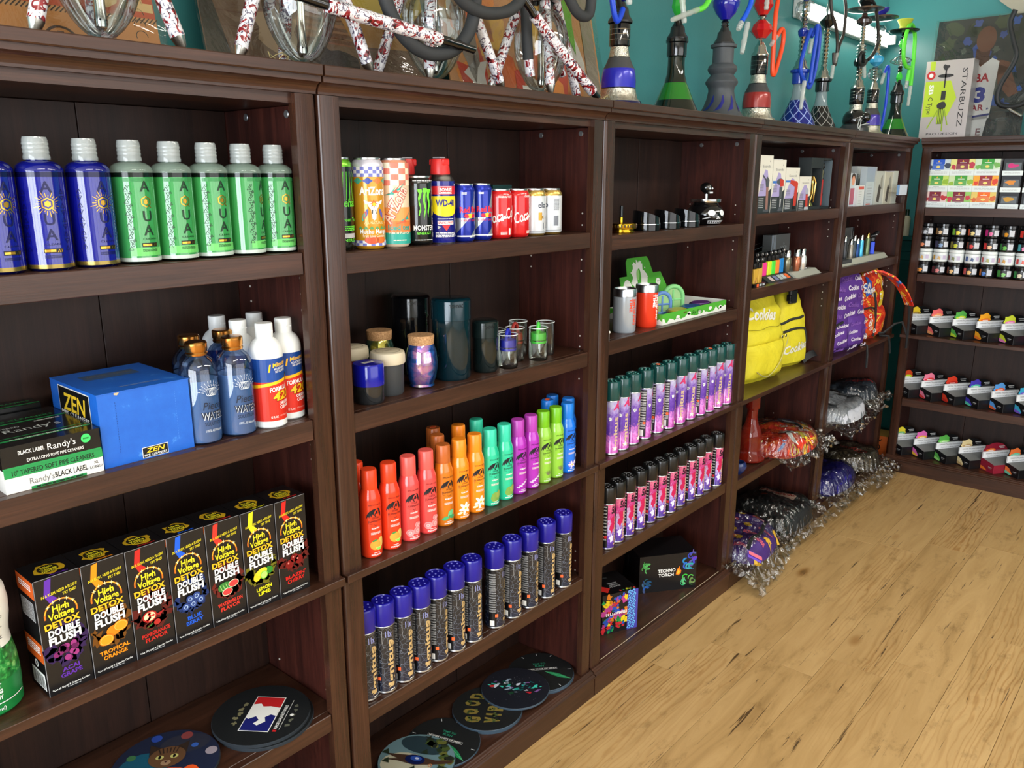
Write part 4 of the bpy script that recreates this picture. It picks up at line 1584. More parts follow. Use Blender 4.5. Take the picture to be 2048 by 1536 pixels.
def d_coke(p, r, h):
 p.text('Coca-Cola', -0.002, 0.046, 0.026, WHITE, 0.01, 0.35, 0.25, w=0.088)
 p.text('ORIGINAL TASTE', 0, 0.099, 0.0048, WHITE, 0.02, w=0.04)
 p.poly([(-0.03, 0.040), (-0.01, 0.052), (0.02, 0.055), (-0.008, 0.047)], WHITE, 2)
 p.rect(0.010, 0.010, 0.016, 0.026, WHITE, 2)
 p.smalltext(-0.004, 0.016, 0.018, 3, 0.0014, WHITE, 2, 4)

for k, x in enumerate((1.496, 1.5635)):
 can('drink_can', ('red cola can with white script turned to the left', 'red cola can with white script turned to the right')[k], x, 0.050, Z, 0.033, 0.119, M((206, 22, 26), 0.18, 0.1, 0.5), d_coke, A0 + (0.05, 0.75)[k])

def d_white(p, r, h):
 ink, gd = M((30, 36, 60), 0.4), M((196, 150, 60), 0.3, 0.6)
 p.text('elo', 0.006, 0.072, 0.014, ink, 0.01, w=0.024)
 p.rect(-0.005, 0.040, 0.006, 0.060, gd)
 p.text('px', 0.004, 0.044, 0.012, gd, 0.01)
 p.rect(0.010, 0.018, 0.0125, 0.034, ink)
 p.rect(0.030, 0.020, 0.052, 0.098, M((200, 206, 212), 0.5), 1)
 for k in range(12):
  p.rect(0.033 + k * 0.0012, 0.024, 0.0336 + k * 0.0012, 0.050, ink, 2)
 p.smalltext(0.041, 0.092, 0.017, 14, 0.0012, GREY, 2, 3)
 p.rect(-0.05, 0.012, 0.06, 0.0128, ink)

for k, x in enumerate((1.6325, 1.7005)):
 can('drink_can', ('white can with gold rim and dark lettering beside the cola', 'white can with gold rim and grey barcode at the right end')[k], x, 0.052, Z, 0.0328, 0.119, M((214, 218, 222), 0.25, 0.2, 0.3), d_white, A0 + (0.05, -1.2)[k], M((200, 166, 90), 0.25, 0.8), basem=M((200, 166, 90), 0.25, 0.8))
t = carton('small_carton', 'dark teal carton behind the red cola cans', 'box', (1.585, 0.150, Z), 0.075, 0.05, 0.128, (M((10, 52, 52), 0.35),) * 4)

# ================================================================== bookcase 2, second shelf: jars
Z = SH[1][1]
GR = 'storage jars on the second shelf'

def jar(label, x, y, prof, mats, seg=32, lid=None, lidmats=None, draw=None, rad=None, cat='jar', a0=-0.5, top=None):
 t = thing('storage_jar', label, cat, (x, y, Z), 0, GR)
 q = MB()
 q.lathe(prof, mats[0], seg, mats=mats if len(mats) > 1 else None)
 obj('body', q, t)
 if lid:
  q = MB()
  q.lathe(lid, lidmats, seg)
  lo = obj('lid', q, t)
  if top:
   p = Print(on_top(top[0]))
   top[1](p)
   p.done('lid_label', lo)
 if draw:
  p = Print(on_cyl(rad, a0), 0.006)
  draw(p)
  p.done('jar_print', t)
 return t

def t_lbl(p):
 p.rect(-0.015, -0.006, 0.015, 0.006, M((210, 206, 196), 0.5), 1)
 p.smalltext(0, 0.001, 0.02, 2, 0.0014, GREY, 2, 1)

def t_pat(p):
 p.ring(0, 0, 0.027, 0.0285, M((150, 138, 118), 0.6), 1, 28)
 p.text('Medtainer', 0, -0.002, 0.006, M((140, 128, 110), 0.6), 0.01, w=0.03)

CREAM = M((206, 194, 168), 0.5)
smoke = M((34, 36, 38), 0.12, 0, 0.5)
jar('squat dark jar with glossy royal blue lid at the left end', 1.074, 0.058, [(0, 0), (0.0315, 0.0), (0.034, 0.004), (0.034, 0.042), (0, 0.042)], [smoke], lid=[(0.0345, 0.040), (0.0348, 0.042), (0.0348, 0.084), (0.033, 0.088), (0, 0.0885)], lidmats=M((18, 22, 150), 0.15, 0, 0.4), top=(0.0887, t_lbl))
jar('charcoal jar with wide white screw lid', 1.150, 0.082, [(0, 0), (0.033, 0.0), (0.0355, 0.004), (0.0365, 0.075), (0, 0.075)], [M((58, 60, 62), 0.5)], lid=[(0.0395, 0.072), (0.0405, 0.074), (0.0405, 0.090), (0.0385, 0.098), (0.036, 0.0995), (0, 0.0995)], lidmats=CREAM, top=(0.0998, t_pat))
jar('dark red jar with cream screw lid behind the blue lidded one', 1.128, 0.185, [(0, 0), (0.033, 0.0), (0.0355, 0.004), (0.0365, 0.075), (0, 0.075)], [M((120, 24, 24), 0.4)], lid=[(0.0395, 0.072), (0.0405, 0.074), (0.0405, 0.090), (0.0385, 0.098), (0.036, 0.0995), (0, 0.0995)], lidmats=CREAM, top=(0.0998, t_pat))
ck = NT('cork')
v = ck.coords((1, 1, 1), 'Object')
CORK = ck.set(ck.ramp(ck.noise(v, 260, 4, 0.7), [(0.3, (120, 84, 52)), (0.5, (176, 132, 88)), (0.7, (200, 160, 116))]), 0.8)

def irid(name, stops, sc, metal=0.75):
 n = NT(name)
 v = n.coords((1, 1, 1), 'Object')
 a = n.noise(v, sc, 3, 0.5, 1.0)
 lw = n.n('ShaderNodeLayerWeight', i_Blend=0.5)
 ad = n.n('ShaderNodeMath', operation='MULTIPLY_ADD', x_1=0.6)
 n.l(lw.outputs['Facing'], ad.inputs[0])
 mu = n.n('ShaderNodeMath', operation='MULTIPLY', x_1=0.7)
 n.l(a, mu.inputs[0])
 n.l(mu.outputs[0], ad.inputs[2])
 return n.set(n.ramp(ad.outputs[0], stops), 0.08, metal, 0.5)

IRB = irid('blue_iridescent_glass', [(0.25, (214, 196, 190)), (0.40, (190, 130, 200)), (0.52, (60, 110, 200)), (0.70, (16, 50, 130)), (0.9, (40, 120, 160))], 40)
IRG = irid('gold_iridescent_glass', [(0.25, (214, 200, 90)), (0.45, (150, 150, 60)), (0.6, (70, 120, 110)), (0.8, (40, 50, 30))], 40)
barrel = [(0, 0.0), (0.026, 0.0), (0.030, 0.003), (0.028, 0.008), (0.034, 0.022), (0.038, 0.045), (0.0385, 0.062), (0.036, 0.085), (0.031, 0.100), (0.0295, 0.103), (0, 0.103)]
corkp = [(0.0295, 0.098), (0.0315, 0.122), (0.0305, 0.124), (0, 0.124)]
jar('barrel shaped iridescent blue glass jar with cork stopper', 1.247, 0.074, barrel, [IRB], lid=corkp, lidmats=CORK)
jar('barrel shaped golden glass jar with cork stopper, standing behind', 1.222, 0.195, barrel, [IRG], lid=corkp, lidmats=CORK)

def canister(label, x, y, r, h, hl, col, a):
 def dr(p):
  p.text('TIGHTVAC', 0.0, h - 0.020, 0.008, M(tuple(c * 0.35 for c in col), 0.3), 0.01, w=0.035)
 body = M(col, 0.10, 0, 0.5)
 lidm = M(tuple(min(255, c * 1.25) for c in col), 0.14, 0.2, 0.5)
 return jar(label, x, y, [(0, 0), (r - 0.006, 0.0), (r - 0.002, 0.006), (r - 0.002, h - hl), (0, h - hl)], [body], 40, lid=[(r - 0.0015, h - hl - 0.001), (r, h - hl), (r, h - 0.006), (r - 0.004, h - 0.001), (r - 0.008, h), (0, h)], lidmats=lidm, draw=dr, rad=r + 0.0002, cat='canister')

canister('tall dark teal canister with glossy lid, largest on its shelf', 1.356, 0.082, 0.049, 0.200, 0.052, (5, 32, 40), 0)
canister('tall black canister standing behind the teal one', 1.335, 0.205, 0.049, 0.198, 0.052, (10, 12, 14), 0)
canister('short black canister between the teal canister and the glass jars', 1.462, 0.068, 0.0345, 0.134, 0.044, (16, 26, 26), 0)
JG = thin_glass('clear_jar_glass', (246, 250, 248), 0.07, 0.02, 0.7)
gjar = [(0, 0.0), (0.0235, 0.0), (0.026, 0.004), (0.026, 0.095)]

def clip_jar(label, x, y, h, col, gasket, rz=0.0, inside=None):
 t = thing('glass_jar', label, 'jar', (x, y, Z), rz, 'small clear glass jars')
 s_ = h / 0.095
 q = MB()
 q.lathe([(r, z * s_) for r, z in gjar], JG, 32)
 obj('glass', q, t)
 q = MB()
 q.tube([(0.0258 * math.cos(2 * PI * k / 28), 0.0258 * math.sin(2 * PI * k / 28), h) for k in range(28)], 0.0011, M((220, 226, 226), 0.05), 6, True)
 obj('rim', q, t)
 if col:
  cm = M(col, 0.4)
  q = MB()
  q.lathe([(0.0, h - 0.032), (0.0215, h - 0.032), (0.0215, h - 0.020), (0.0205, h - 0.014), (0.0, h - 0.014)], cm, 28)
  a = [(0.0185 * math.cos(PI * k / 12), 0, h - 0.016 + 0.027 * math.sin(PI * k / 12)) for k in range(13)]
  q.tube(a, 0.0046, cm, 8)
  lo = obj('clip_lid', q, t)
  q = MB()
  q.lathe([(0.0216, h - 0.042), (0.0222, h - 0.040), (0.0222, h - 0.038), (0.0216, h - 0.036)], M(gasket, 0.4), 28)
  obj('gasket', q, lo)
 return t

clip_jar('small clear glass jar with blue carry loop lid', 1.530, 0.050, 0.088, (36, 44, 170), (40, 50, 180), 0.5)
clip_jar('small clear glass jar with green gasket behind the blue looped one', 1.549, 0.110, 0.090, None, (80, 200, 70))
clip_jar('small clear glass jar with red loop lid in the middle of the group', 1.606, 0.092, 0.090, (150, 46, 40), (150, 46, 40), 0.3)
clip_jar('small clear glass jar with bright green carry loop lid', 1.655, 0.050, 0.089, (76, 196, 70), (76, 210, 70), 0.6)
clip_jar('small empty clear glass jar at the back of the group', 1.664, 0.130, 0.096, None, None)
clip_jar('small empty clear glass jar at the right end of the group', 1.722, 0.080, 0.092, None, None)

# ================================================================== bookcase 2, third shelf: odour spray bottles
Z = 0.785

def fruit(p, kind):
 y = 0.026
 if kind == 'orange':
  p.ell(0.002, y + 0.006, 0.013, 0.012, M((236, 160, 60), 0.4), 2)
  p.ell(0.017, y + 0.010, 0.010, 0.012, M((226, 190, 100), 0.4), 1)
  p.ell(0.000, y + 0.017, 0.006, 0.0022, M((60, 140, 70), 0.4), 3, rot=0.3)
  p.ring(0.010, y, 0, 0.0075, M((230, 240, 150), 0.4), 3, 12, PI, 2 * PI)
  p.ring(0.010, y - 0.0007, 0, 0.0062, M((140, 214, 80), 0.4), 4, 12, PI, 2 * PI)
 elif kind == 'rose':
  for i, (dx, dy, r_) in enumerate([(-0.008, -0.003, 0.0095), (0.010, 0.000, 0.010), (0.012, 0.014, 0.008)]):
   p.blob(dx, y + dy, r_, M((240, 150, 150), 0.4), 2 + i, 12, i, 0.15)
   p.ring(dx, y + dy, r_ * 0.25, r_ * 0.4, M((250, 200, 196), 0.4), 6, 10)
   p.ring(dx, y + dy, r_ * 0.6, r_ * 0.72, M((226, 110, 116), 0.4), 6, 10, 0.4, 4)
 elif kind == 'leaf':
  for i, (dx, dy, a) in enumerate([(-0.005, -0.003, 0.2), (0.008, 0.008, 0.9), (0.012, -0.001, -0.3)]):
   p.blob(dx, y + dy, 0.009, M([(70, 170, 110), (96, 190, 130), (56, 150, 96)][i], 0.4), 2 + i, 11, i + 4, 0.35, 0.6, a)
 elif kind == 'flower':
  for k in range(6):
   a = 2 * PI * k / 6 + 0.3
   p.ell(0.004 + 0.008 * math.cos(a), y + 0.004 + 0.008 * math.sin(a), 0.009, 0.0038, M((244, 240, 216), 0.4), 2 + k % 2, rot=a)
  p.ell(0.004, y + 0.004, 0.003, 0.003, M((226, 190, 60), 0.4), 5)
  p.ell(-0.010, y - 0.008, 0.007, 0.003, M((230, 230, 190), 0.4), 2, rot=0.4)
 elif kind == 'pine':
  p.blob(0.004, y - 0.002, 0.013, M((120, 160, 70), 0.4), 2, 16, 2, 0.2)
  p.blob(0.014, y + 0.006, 0.010, M((150, 170, 80), 0.4), 3, 16, 3, 0.2)
 elif kind == 'lav':
  for k in range(9):
   p.ell(-0.010 + k * 0.0035, y - 0.006 + k * 0.0022, 0.0055, 0.0018, M((214, 190, 220), 0.4), 2, rot=(0.9 if k % 2 else -0.2))
 elif kind == 'herb':
  for k in range(8):
   a = 0.3 + k * 0.3
   p.line((0.004, y - 0.002), (0.004 + 0.013 * math.cos(a), y - 0.002 + 0.013 * math.sin(a)), 0.0014, M((120, 120, 84), 0.5), 2)
 else:
  for k in range(10):
   a = 2 * PI * k / 10
   p.ell(0.004 + 0.007 * math.cos(a), y + 0.006 * math.sin(a), 0.006, 0.0022, M((230, 214, 240) if k % 2 else (150, 130, 220), 0.4), 2 + k % 2, rot=a)
  p.ell(0.004, y, 0.0028, 0.0026, M((240, 200, 90), 0.4), 5)
  p.ell(0.016, y + 0.006, 0.006, 0.005, M((226, 226, 244), 0.4), 3)

def odor(col, capc, kind, darktxt=True):
 t = thing('spray_bottle', 'x', 'spray bottle', group='rainbow row of odour spray bottles')
 r = 0.0245
 b = M(col, 0.22, 0, 0.5)
 q = MB()
 q.lathe([(0, 0), (r - 0.003, 0), (r - 0.0008, 0.002), (r, 0.006), (r, 0.132), (0.0238, 0.142), (0.0215, 0.150), (0.0190, 0.157), (0.0176, 0.163), (0, 0.163)], b, 28)
 obj('body', q, t)
 q = MB()
 q.lathe([(0.0180, 0.160), (0.0184, 0.162), (0.0182, 0.2025), (0.0165, 0.206), (0, 0.2065)], M(capc, 0.3), 28)
 obj('cap', q, t)
 p = Print(on_cyl(r, -0.35), 0.005)
 ink = M((16, 16, 24), 0.45)
 wt = M((236, 220, 214), 0.45)
 p.text('SPECIAL BLUE', 0.004, 0.126, 0.0034, ink, 0.0, w=0.030)
 # winged dragon emblem: two scalloped wings, curling body, small head
 for kx, ox in ((1.15, 0.002), (-0.45, 0.012)):
  p.poly([(ox + kx * u, v) for u, v in [(-0.0165, 0.0965), (-0.0150, 0.1060), (-0.0100, 0.1135), (-0.0030, 0.1180), (0.0060, 0.1185), (0.0015, 0.1150), (-0.0010, 0.1105), (-0.0030, 0.1030), (-0.0048, 0.1075), (-0.0070, 0.0995), (-0.0086, 0.1050), (-0.0110, 0.0975), (-0.0125, 0.1025)]], ink, 2)
 p.ring(0.0055, 0.1040, 0.0026, 0.0046, ink, 3, 12, 0.4, 4.6)
 p.poly([(0.0035, 0.1095), (0.0060, 0.1140), (0.0105, 0.1125), (0.0085, 0.1105), (0.0110, 0.1085), (0.0065, 0.1080)], ink, 3)
 p.text('ODOR', 0.004, 0.0945, 0.0046, ink, 0.0, w=0.016, lay=3)
 p.text('ELIMINATOR', 0.004, 0.087, 0.0046, ink, 0.0, w=0.032, lay=3)
 p.ring(0.004, 0.082, 0.003, 0.0038, ink, 2, 12, PI, 2 * PI)
 p.pline([(-0.012, 0.091), (-0.012, 0.084), (-0.004, 0.082)], 0.0004, ink)
 p.text('ROOM SPRAY', 0.004, 0.0705, 0.0036, WHITE, 0.02, w=0.020)
 p.smalltext(0.004, 0.062, 0.024, 4, 0.0008, wt, 2, 3)
 fruit(p, kind)
 p.smalltext(0.004, 0.0125, 0.014, 1, 0.0012, WHITE, 2, 1)
 p.smalltext(0.004, 0.0085, 0.026, 2, 0.0011, WHITE, 2, 2)
 p.done('label_print', t)
 return t

KINDS = {'red': ((226, 58, 26), (226, 66, 30), 'orange', 'red-orange'), 'pink': ((232, 74, 72), (236, 92, 84), 'rose', 'coral pink'), 'brown': ((204, 112, 22), (184, 96, 40), 'leaf', 'amber brown'),
   'orange': ((246, 138, 24), (246, 138, 30), 'flower', 'bright orange'), 'teal': ((36, 190, 146), (52, 196, 160), 'pine', 'mint green'), 'purple': ((170, 42, 176), (172, 60, 168), 'lav', 'violet'),
   'green': ((140, 196, 62), (110, 180, 24), 'herb', 'lime green'), 'blue': ((14, 110, 224), (24, 118, 214), 'daisy', 'sky blue')}
FRONT = [('red', 1.043, 'front row, first from the left'), ('red', 1.100, 'front row, second from the left'), ('pink', 1.159, 'front row, left of the pair'), ('pink', 1.216, 'front row, right of the pair'), ('brown', 1.272, 'front row, with green leaf picture'),
   ('orange', 1.328, 'front row, left of the pair'), ('orange', 1.384, 'front row, right of the pair'), ('teal', 1.441, 'front row, left of the pair'), ('teal', 1.497, 'front row, right of the pair'), ('purple', 1.552, 'front row, left of the pair'),
   ('purple', 1.607, 'front row, right of the pair'), ('green', 1.660, 'front row, left of the pair'), ('green', 1.716, 'front row, right of the pair'), ('blue', 1.771, 'front row, beside the lime pair'), ('blue', 1.817, 'right end of the row, by the upright')]
BACKR = [('red', 1.052, 0.094, 'behind the first of the row'), ('brown', 1.316, 0.100, 'half hidden behind, nearest the coral pair'), ('brown', 1.352, 0.152, 'farthest back, with a price sticker on its cap'), ('orange', 1.412, 0.120, 'half hidden behind the front row'),
   ('teal', 1.480, 0.120, 'half hidden behind the front row'), ('blue', 1.758, 0.098, 'behind, with an orange price sticker on its cap'), ('blue', 1.812, 0.122, 'farthest back in the corner')]
proto = {}
for k, x, w_ in FRONT:
 y = 0.035 if x < 1.8 else 0.066
 if k not in proto:
  c, cc, kind, nm = KINDS[k]
  proto[k] = o = odor(c, cc, kind)
  o.location = (x, y, Z)
 else:
  o = dup(proto[k], (x, y, Z))
 tag(o, '%s odour spray bottle, %s' % (KINDS[k][3], w_))
for k, x, y, w_ in BACKR:
 o = dup(proto[k], (x, y, Z), 0.2)
 tag(o, '%s odour spray bottle, %s' % (KINDS[k][3], w_))
 if 'sticker' in w_:
  q = MB()
  q.box(-0.009, 0.009, -0.006, 0.006, 0.2067, 0.2071, ORTAG, T=T3(rz=0.3))
  obj('price_sticker', q, o)

# ================================================================== tall butane cans
def gas_mat(name, stops, sc, line=None, zdir=True):
 """printed can wrap: colour bands up the can, broken up by noise"""
 n = NT(name)
 v = n.coords((1, 1, 1), 'Object')
 sep = n.n('ShaderNodeSeparateXYZ')
 n.l(v, sep.inputs[0])
 ns = n.noise(v, sc, 4, 0.65, 1.5)
 ma = n.n('ShaderNodeMath', operation='MULTIPLY_ADD', x_1=4.2, x_2=-0.28)
 n.l(sep.outputs['Z'], ma.inputs[0])
 ad = n.n('ShaderNodeMath', operation='MULTIPLY_ADD', x_1=0.55)
 n.l(ns, ad.inputs[0])
 n.l(ma.outputs[0], ad.inputs[2])
 col = n.ramp(ad.outputs[0], stops)
 if line:
  vo = n.n('ShaderNodeTexVoronoi', feature='DISTANCE_TO_EDGE')
  vo.inputs['Scale'].default_value = 75
  n.l(v, vo.inputs['Vector'])
  lr = n.ramp(vo.outputs['Distance'], [(0.012, 0.7), (0.03, 0.0)])
  ns2 = n.noise(v, 40, 2)
  lm = n.n('ShaderNodeMath', operation='MULTIPLY')
  n.l(lr, lm.inputs[0])
  n.l(ns2, lm.inputs[1])
  col = n.mix(lm.outputs[0], col, line)
 return n.set(col, 0.2, 0.1, 0.4)

NAVY = gas_mat('navy_hexagon_wrap', [(0.0, (14, 20, 44)), (0.35, (30, 34, 42)), (0.6, (46, 46, 48)), (1.0, (22, 26, 34))], 30, (150, 160, 176))
LILAC = gas_mat('lilac_smoke_wrap', [(0.0, (176, 60, 160)), (0.16, (214, 120, 200)), (0.30, (90, 50, 160)), (0.48, (110, 70, 180)), (0.62, (170, 150, 214)), (0.78, (200, 206, 232)), (0.95, (120, 190, 176))], 42)
ROSE = gas_mat('rose_smoke_wrap', [(0.0, (60, 30, 130)), (0.18, (120, 70, 190)), (0.34, (200, 190, 230)), (0.48, (196, 40, 130)), (0.62, (226, 110, 150)), (0.78, (226, 200, 190)), (0.95, (150, 200, 150))], 55)

def gas_can(kind):
 t = thing('butane_can', 'x', 'gas can', group={'n': 'blue capped butane cans', 'l': 'dark green capped butane cans', 'r': 'black capped butane cans'}[kind])
 r, H = {'n': (0.0275, 0.234), 'l': (0.0262, 0.233), 'r': (0.0258, 0.209)}[kind]
 hc = {'n': 0.056, 'l': 0.058, 'r': 0.052}[kind]
 wrap = {'n': NAVY, 'l': LILAC, 'r': ROSE}[kind]
 capm = {'n': M((26, 22, 138), 0.25, 0, 0.3), 'l': M((16, 66, 64), 0.25, 0, 0.3), 'r': M((20, 20, 20), 0.3, 0, 0.2)}[kind]
 zt = H - hc
 q = MB()
 q.lathe([(0, 0.002), (r * 0.9, 0.0), (r, 0.002), (r, 0.005), (r * 0.98, 0.006), (r * 0.98, zt - 0.004), (r, zt - 0.003), (r * 0.97, zt)], wrap, 28, mats=[ALU, ALU, ALU, ALU, wrap, ALU, ALU])
 obj('body', q, t)
 q = MB()
 q.lathe([(r * 0.97, zt - 0.002), (r * 1.01, zt), (r * 1.01, H - 0.005), (r * 0.95, H - 0.0012), (r * 0.86, H), (r * 0.82, H - 0.0025), (0, H - 0.0025)], capm, 28)
 c = obj('cap', q, t)
 hl = {'n': M((120, 120, 220), 0.3), 'l': M((120, 190, 180), 0.3), 'r': M((130, 130, 130), 0.3)}[kind]
 q = MB()
 for k in range(6):
  a = 2 * PI * k / 6
  q.cyl(0.0022, H - 0.0026, H - 0.0014, hl, 8, c=(r * 0.55 * math.cos(a), r * 0.55 * math.sin(a), 0))
 q.cyl(0.0022, H - 0.0026, H - 0.0014, hl, 8)
 obj('adapter_pegs', q, c, kind='stuff')
 p = Print(on_cyl(r * 0.98, -0.30), 0.005)
 tan = M((206, 176, 122), 0.35, 0.2)
 blk = M((14, 14, 18), 0.35)
 if kind == 'n':
  p.text('Ignitus', 0.0145, 0.080, 0.0155, tan, 0.03, rot=PI / 2, w=0.118)
  p.text('11x', 0.004, 0.150, 0.015, M((150, 156, 214), 0.3, 0.3), 0.03, w=0.017)
  p.poly([(0.001, 0.016), (0.007, 0.028), (0.010, 0.020), (0.014, 0.030), (0.014, 0.018)], tan, 2)
  p.ring(0.006, 0.128, 0.010, 0.0125, tan, 2, 14, -0.3, 1.7)
  p.rect(-0.044, 0.008, -0.022, zt - 0.006, blk, 1)
  for k in range(17):
   p.smalltext(-0.033, zt - 0.016 - k * 0.0068, 0.018, 2, 0.0012, LGREY, 2, k, 2)
  p.rect(-0.026, 0.036, -0.018, 0.045, ORTAG, 3)
  p.rect(-0.040, 0.010, -0.028, 0.026, WHITE, 3)
  p.smalltext(0.010, 0.0085, 0.012, 1, 0.002, WHITE, 2, 1)
  p.pline([(-0.018, zt - 0.012), (-0.012, zt - 0.012), (-0.012, zt - 0.045)], 0.0006, LGREY)
 elif kind == 'l':
  p.text('Ignitus', 0.0135, 0.070, 0.0145, M((196, 170, 136), 0.4), 0.03, rot=PI / 2, w=0.105)
  p.text('Å', 0.008, 0.146, 0.020, M((196, 40, 96), 0.4), 0.04, 0.2)
  p.star(0.006, 0.022, 0.004, 0.010, 5, WHITE, 2, 0.3)
  p.blob(-0.012, 0.116, 0.0055, WHITE, 2, 10, 3, 0.25)
  p.ell(-0.014, 0.117, 0.0012, 0.0015, BLACK, 3)
  p.ell(-0.010, 0.117, 0.0012, 0.0015, BLACK, 3)
  p.rect(-0.050, 0.010, -0.024, 0.168, M((40, 34, 44), 0.35), 1)
  for k in range(15):
   p.smalltext(-0.037, 0.160 - k * 0.0085, 0.022, 2, 0.0014, WHITE, 2, k, 2)
  p.rect(-0.034, 0.052, -0.026, 0.061, ORTAG, 3)
  p.rect(-0.046, 0.012, -0.032, 0.034, WHITE, 3)
 else:
  p.text('5x', 0.004, 0.124, 0.022, M((24, 20, 26), 0.35), 0.04, 0.1, w=0.024)
  p.text('Ignitus', 0.0145, 0.062, 0.0135, M((206, 170, 140), 0.4), 0.03, rot=PI / 2, w=0.095)
  p.blob(-0.002, 0.084, 0.010, M((190, 20, 80), 0.4), 1, 14, 5, 0.45, 2.2)
  p.blob(-0.006, 0.040, 0.007, M((220, 214, 240), 0.4), 1, 12, 8, 0.5, 2.0)
  p.rect(-0.046, 0.008, -0.020, zt - 0.006, blk, 1)
  for k in range(11):
   p.smalltext(-0.033, 0.146 - k * 0.011, 0.020, 2, 0.0012, WHITE, 2, k, 2)
  p.rect(-0.030, 0.040, -0.022, 0.049, M((206, 40, 40), 0.4), 3)
 p.done('label_print', t)
 return t

def sticker(o, z):
 q = MB()
 q.box(-0.010, 0.010, -0.006, 0.006, z + 0.0002, z + 0.0006, ORTAG, T=T3(rz=0.5))
 obj('price_sticker', q, o)

def can_row(kind, spots, z, text):
 base = gas_can(kind)
 H = {'n': 0.234, 'l': 0.233, 'r': 0.209}[kind]
 n = len(spots)
 for k, s_ in enumerate(spots):
  o = base if k == 0 else dup(base, (0, 0, 0))
  if len(s_) > 3 and k > 0:
   sticker(o, H)
  o.location = (s_[0], s_[1], z)
  o.rotation_euler = (0, 0, s_[2])
  pos = 'leftmost of its row by the upright' if k == 0 else ('last of the row at the right' if k == n - 1 else '%s in the row from the left' % nth(k))
  tag(o, text % pos)

can_row('n', [(1.016, 0.042, 0.1), (1.066, 0.034, -0.1), (1.122, 0.033, 0.05), (1.179, 0.031, 0.0), (1.238, 0.034, 0.35), (1.299, 0.031, 0.15), (1.360, 0.028, 0.0), (1.450, 0.030, 0.5), (1.520, 0.028, 0.1), (1.593, 0.028, 0.25), (1.670, 0.027, 0.0), (1.752, 0.029, 0.15)], SH[1][2], 'dark butane can with royal blue cap, %s')
can_row('l', [(1.986, 0.028, -0.3), (2.044, 0.028, -0.35), (2.114, 0.034, 0.1), (2.188, 0.035, 0.5), (2.270, 0.038, 0.1, 1), (2.337, 0.034, 0.4), (2.414, 0.035, -0.65), (2.483, 0.034, -0.5), (2.554, 0.032, 0.3), (2.616, 0.030, 0.25, 1), (2.686, 0.032, -0.6), (2.752, 0.030, -0.5)], 0.785, 'lilac patterned butane can with dark green cap, %s')
can_row('r', [(1.984, 0.030, 0.2), (2.047, 0.035, 0.0), (2.110, 0.036, 0.05), (2.180, 0.038, 0.0), (2.250, 0.039, 0.1), (2.312, 0.036, -0.05), (2.372, 0.031, 0.1), (2.448, 0.037, 0.0), (2.518, 0.035, 0.05), (2.581, 0.034, 0.15), (2.646, 0.038, -0.05), (2.715, 0.030, 0.0)], SH[2][2], 'rose patterned butane can with black cap, %s')

# ================================================================== bookcase 2 floor: round mats
Z = 0.087
GLT = M((58, 74, 88), 0.3)
RUBK = M((18, 19, 20), 0.7, spec=0.3)

def dr_clock(p, r):
 for k in range(12):
  a = 2 * PI * k / 12
  if k in (1, 5):
   continue
  p.line((0.086 * math.cos(a), 0.086 * math.sin(a)), (0.097 * math.cos(a), 0.097 * math.sin(a)), 0.0022, LGREY)
 te = M((40, 140, 110), 0.5)
 p.text('TIME TO', 0, 0.036, 0.008, te, 0.01, w=0.042)
 p.text('BURN', 0, 0.024, 0.008, te, 0.01, w=0.028)
 p.rect(-0.054, 0.006, 0.054, 0.016, LGREY, 1)
 p.rect(-0.053, 0.007, 0.053, 0.015, RUBK, 2)
 p.text('HIGHER STATE OF MIND', 0, 0.0088, 0.0048, WHITE, 0.02, w=0.10, lay=3)
 n = 8
 c = [(0.010, 0.0)]
 top = [(0.012 + 0.074 * i / n, -0.004 - 0.046 * i / n + 0.010 * math.sin(PI * i / n)) for i in range(n + 1)]
 bot = [(0.012 + 0.074 * i / n, -0.004 - 0.046 * i / n - 0.010 * math.sin(PI * i / n)) for i in range(n + 1)]
 p.poly(top + bot[::-1][1:-1], M((30, 130, 80), 0.5), 2)
 p.line(top[0], top[-1], 0.0012, M((110, 190, 140), 0.5), 3)

def dr_vibes(p, r):
 gd = M((120, 104, 44), 0.6)
 gd2 = M((70, 84, 40), 0.6)
 for i, (ch, x, y) in enumerate([('G', -0.058, 0.016), ('O', -0.022, 0.026), ('O', 0.016, 0.026), ('D', 0.052, 0.016), ('V', -0.056, -0.040), ('I', -0.030, -0.042), ('B', 0.000, -0.044), ('E', 0.030, -0.042), ('S', 0.058, -0.040)]):
  p.text(ch, x, y, 0.040, gd, 0.06, 0, 0, w=(0.026 if ch != 'I' else 0.008), lay=2)
  for k in range(7):
   rdm = random.Random(i * 9 + k)
   p.blob(x + rdm.uniform(-0.010, 0.010), y + rdm.uniform(0.004, 0.036), 0.0035, gd2, 3, 8, k, 0.5)
 p.rect(0.038, -0.062, 0.048, -0.054, M((190, 40, 40), 0.5), 3)

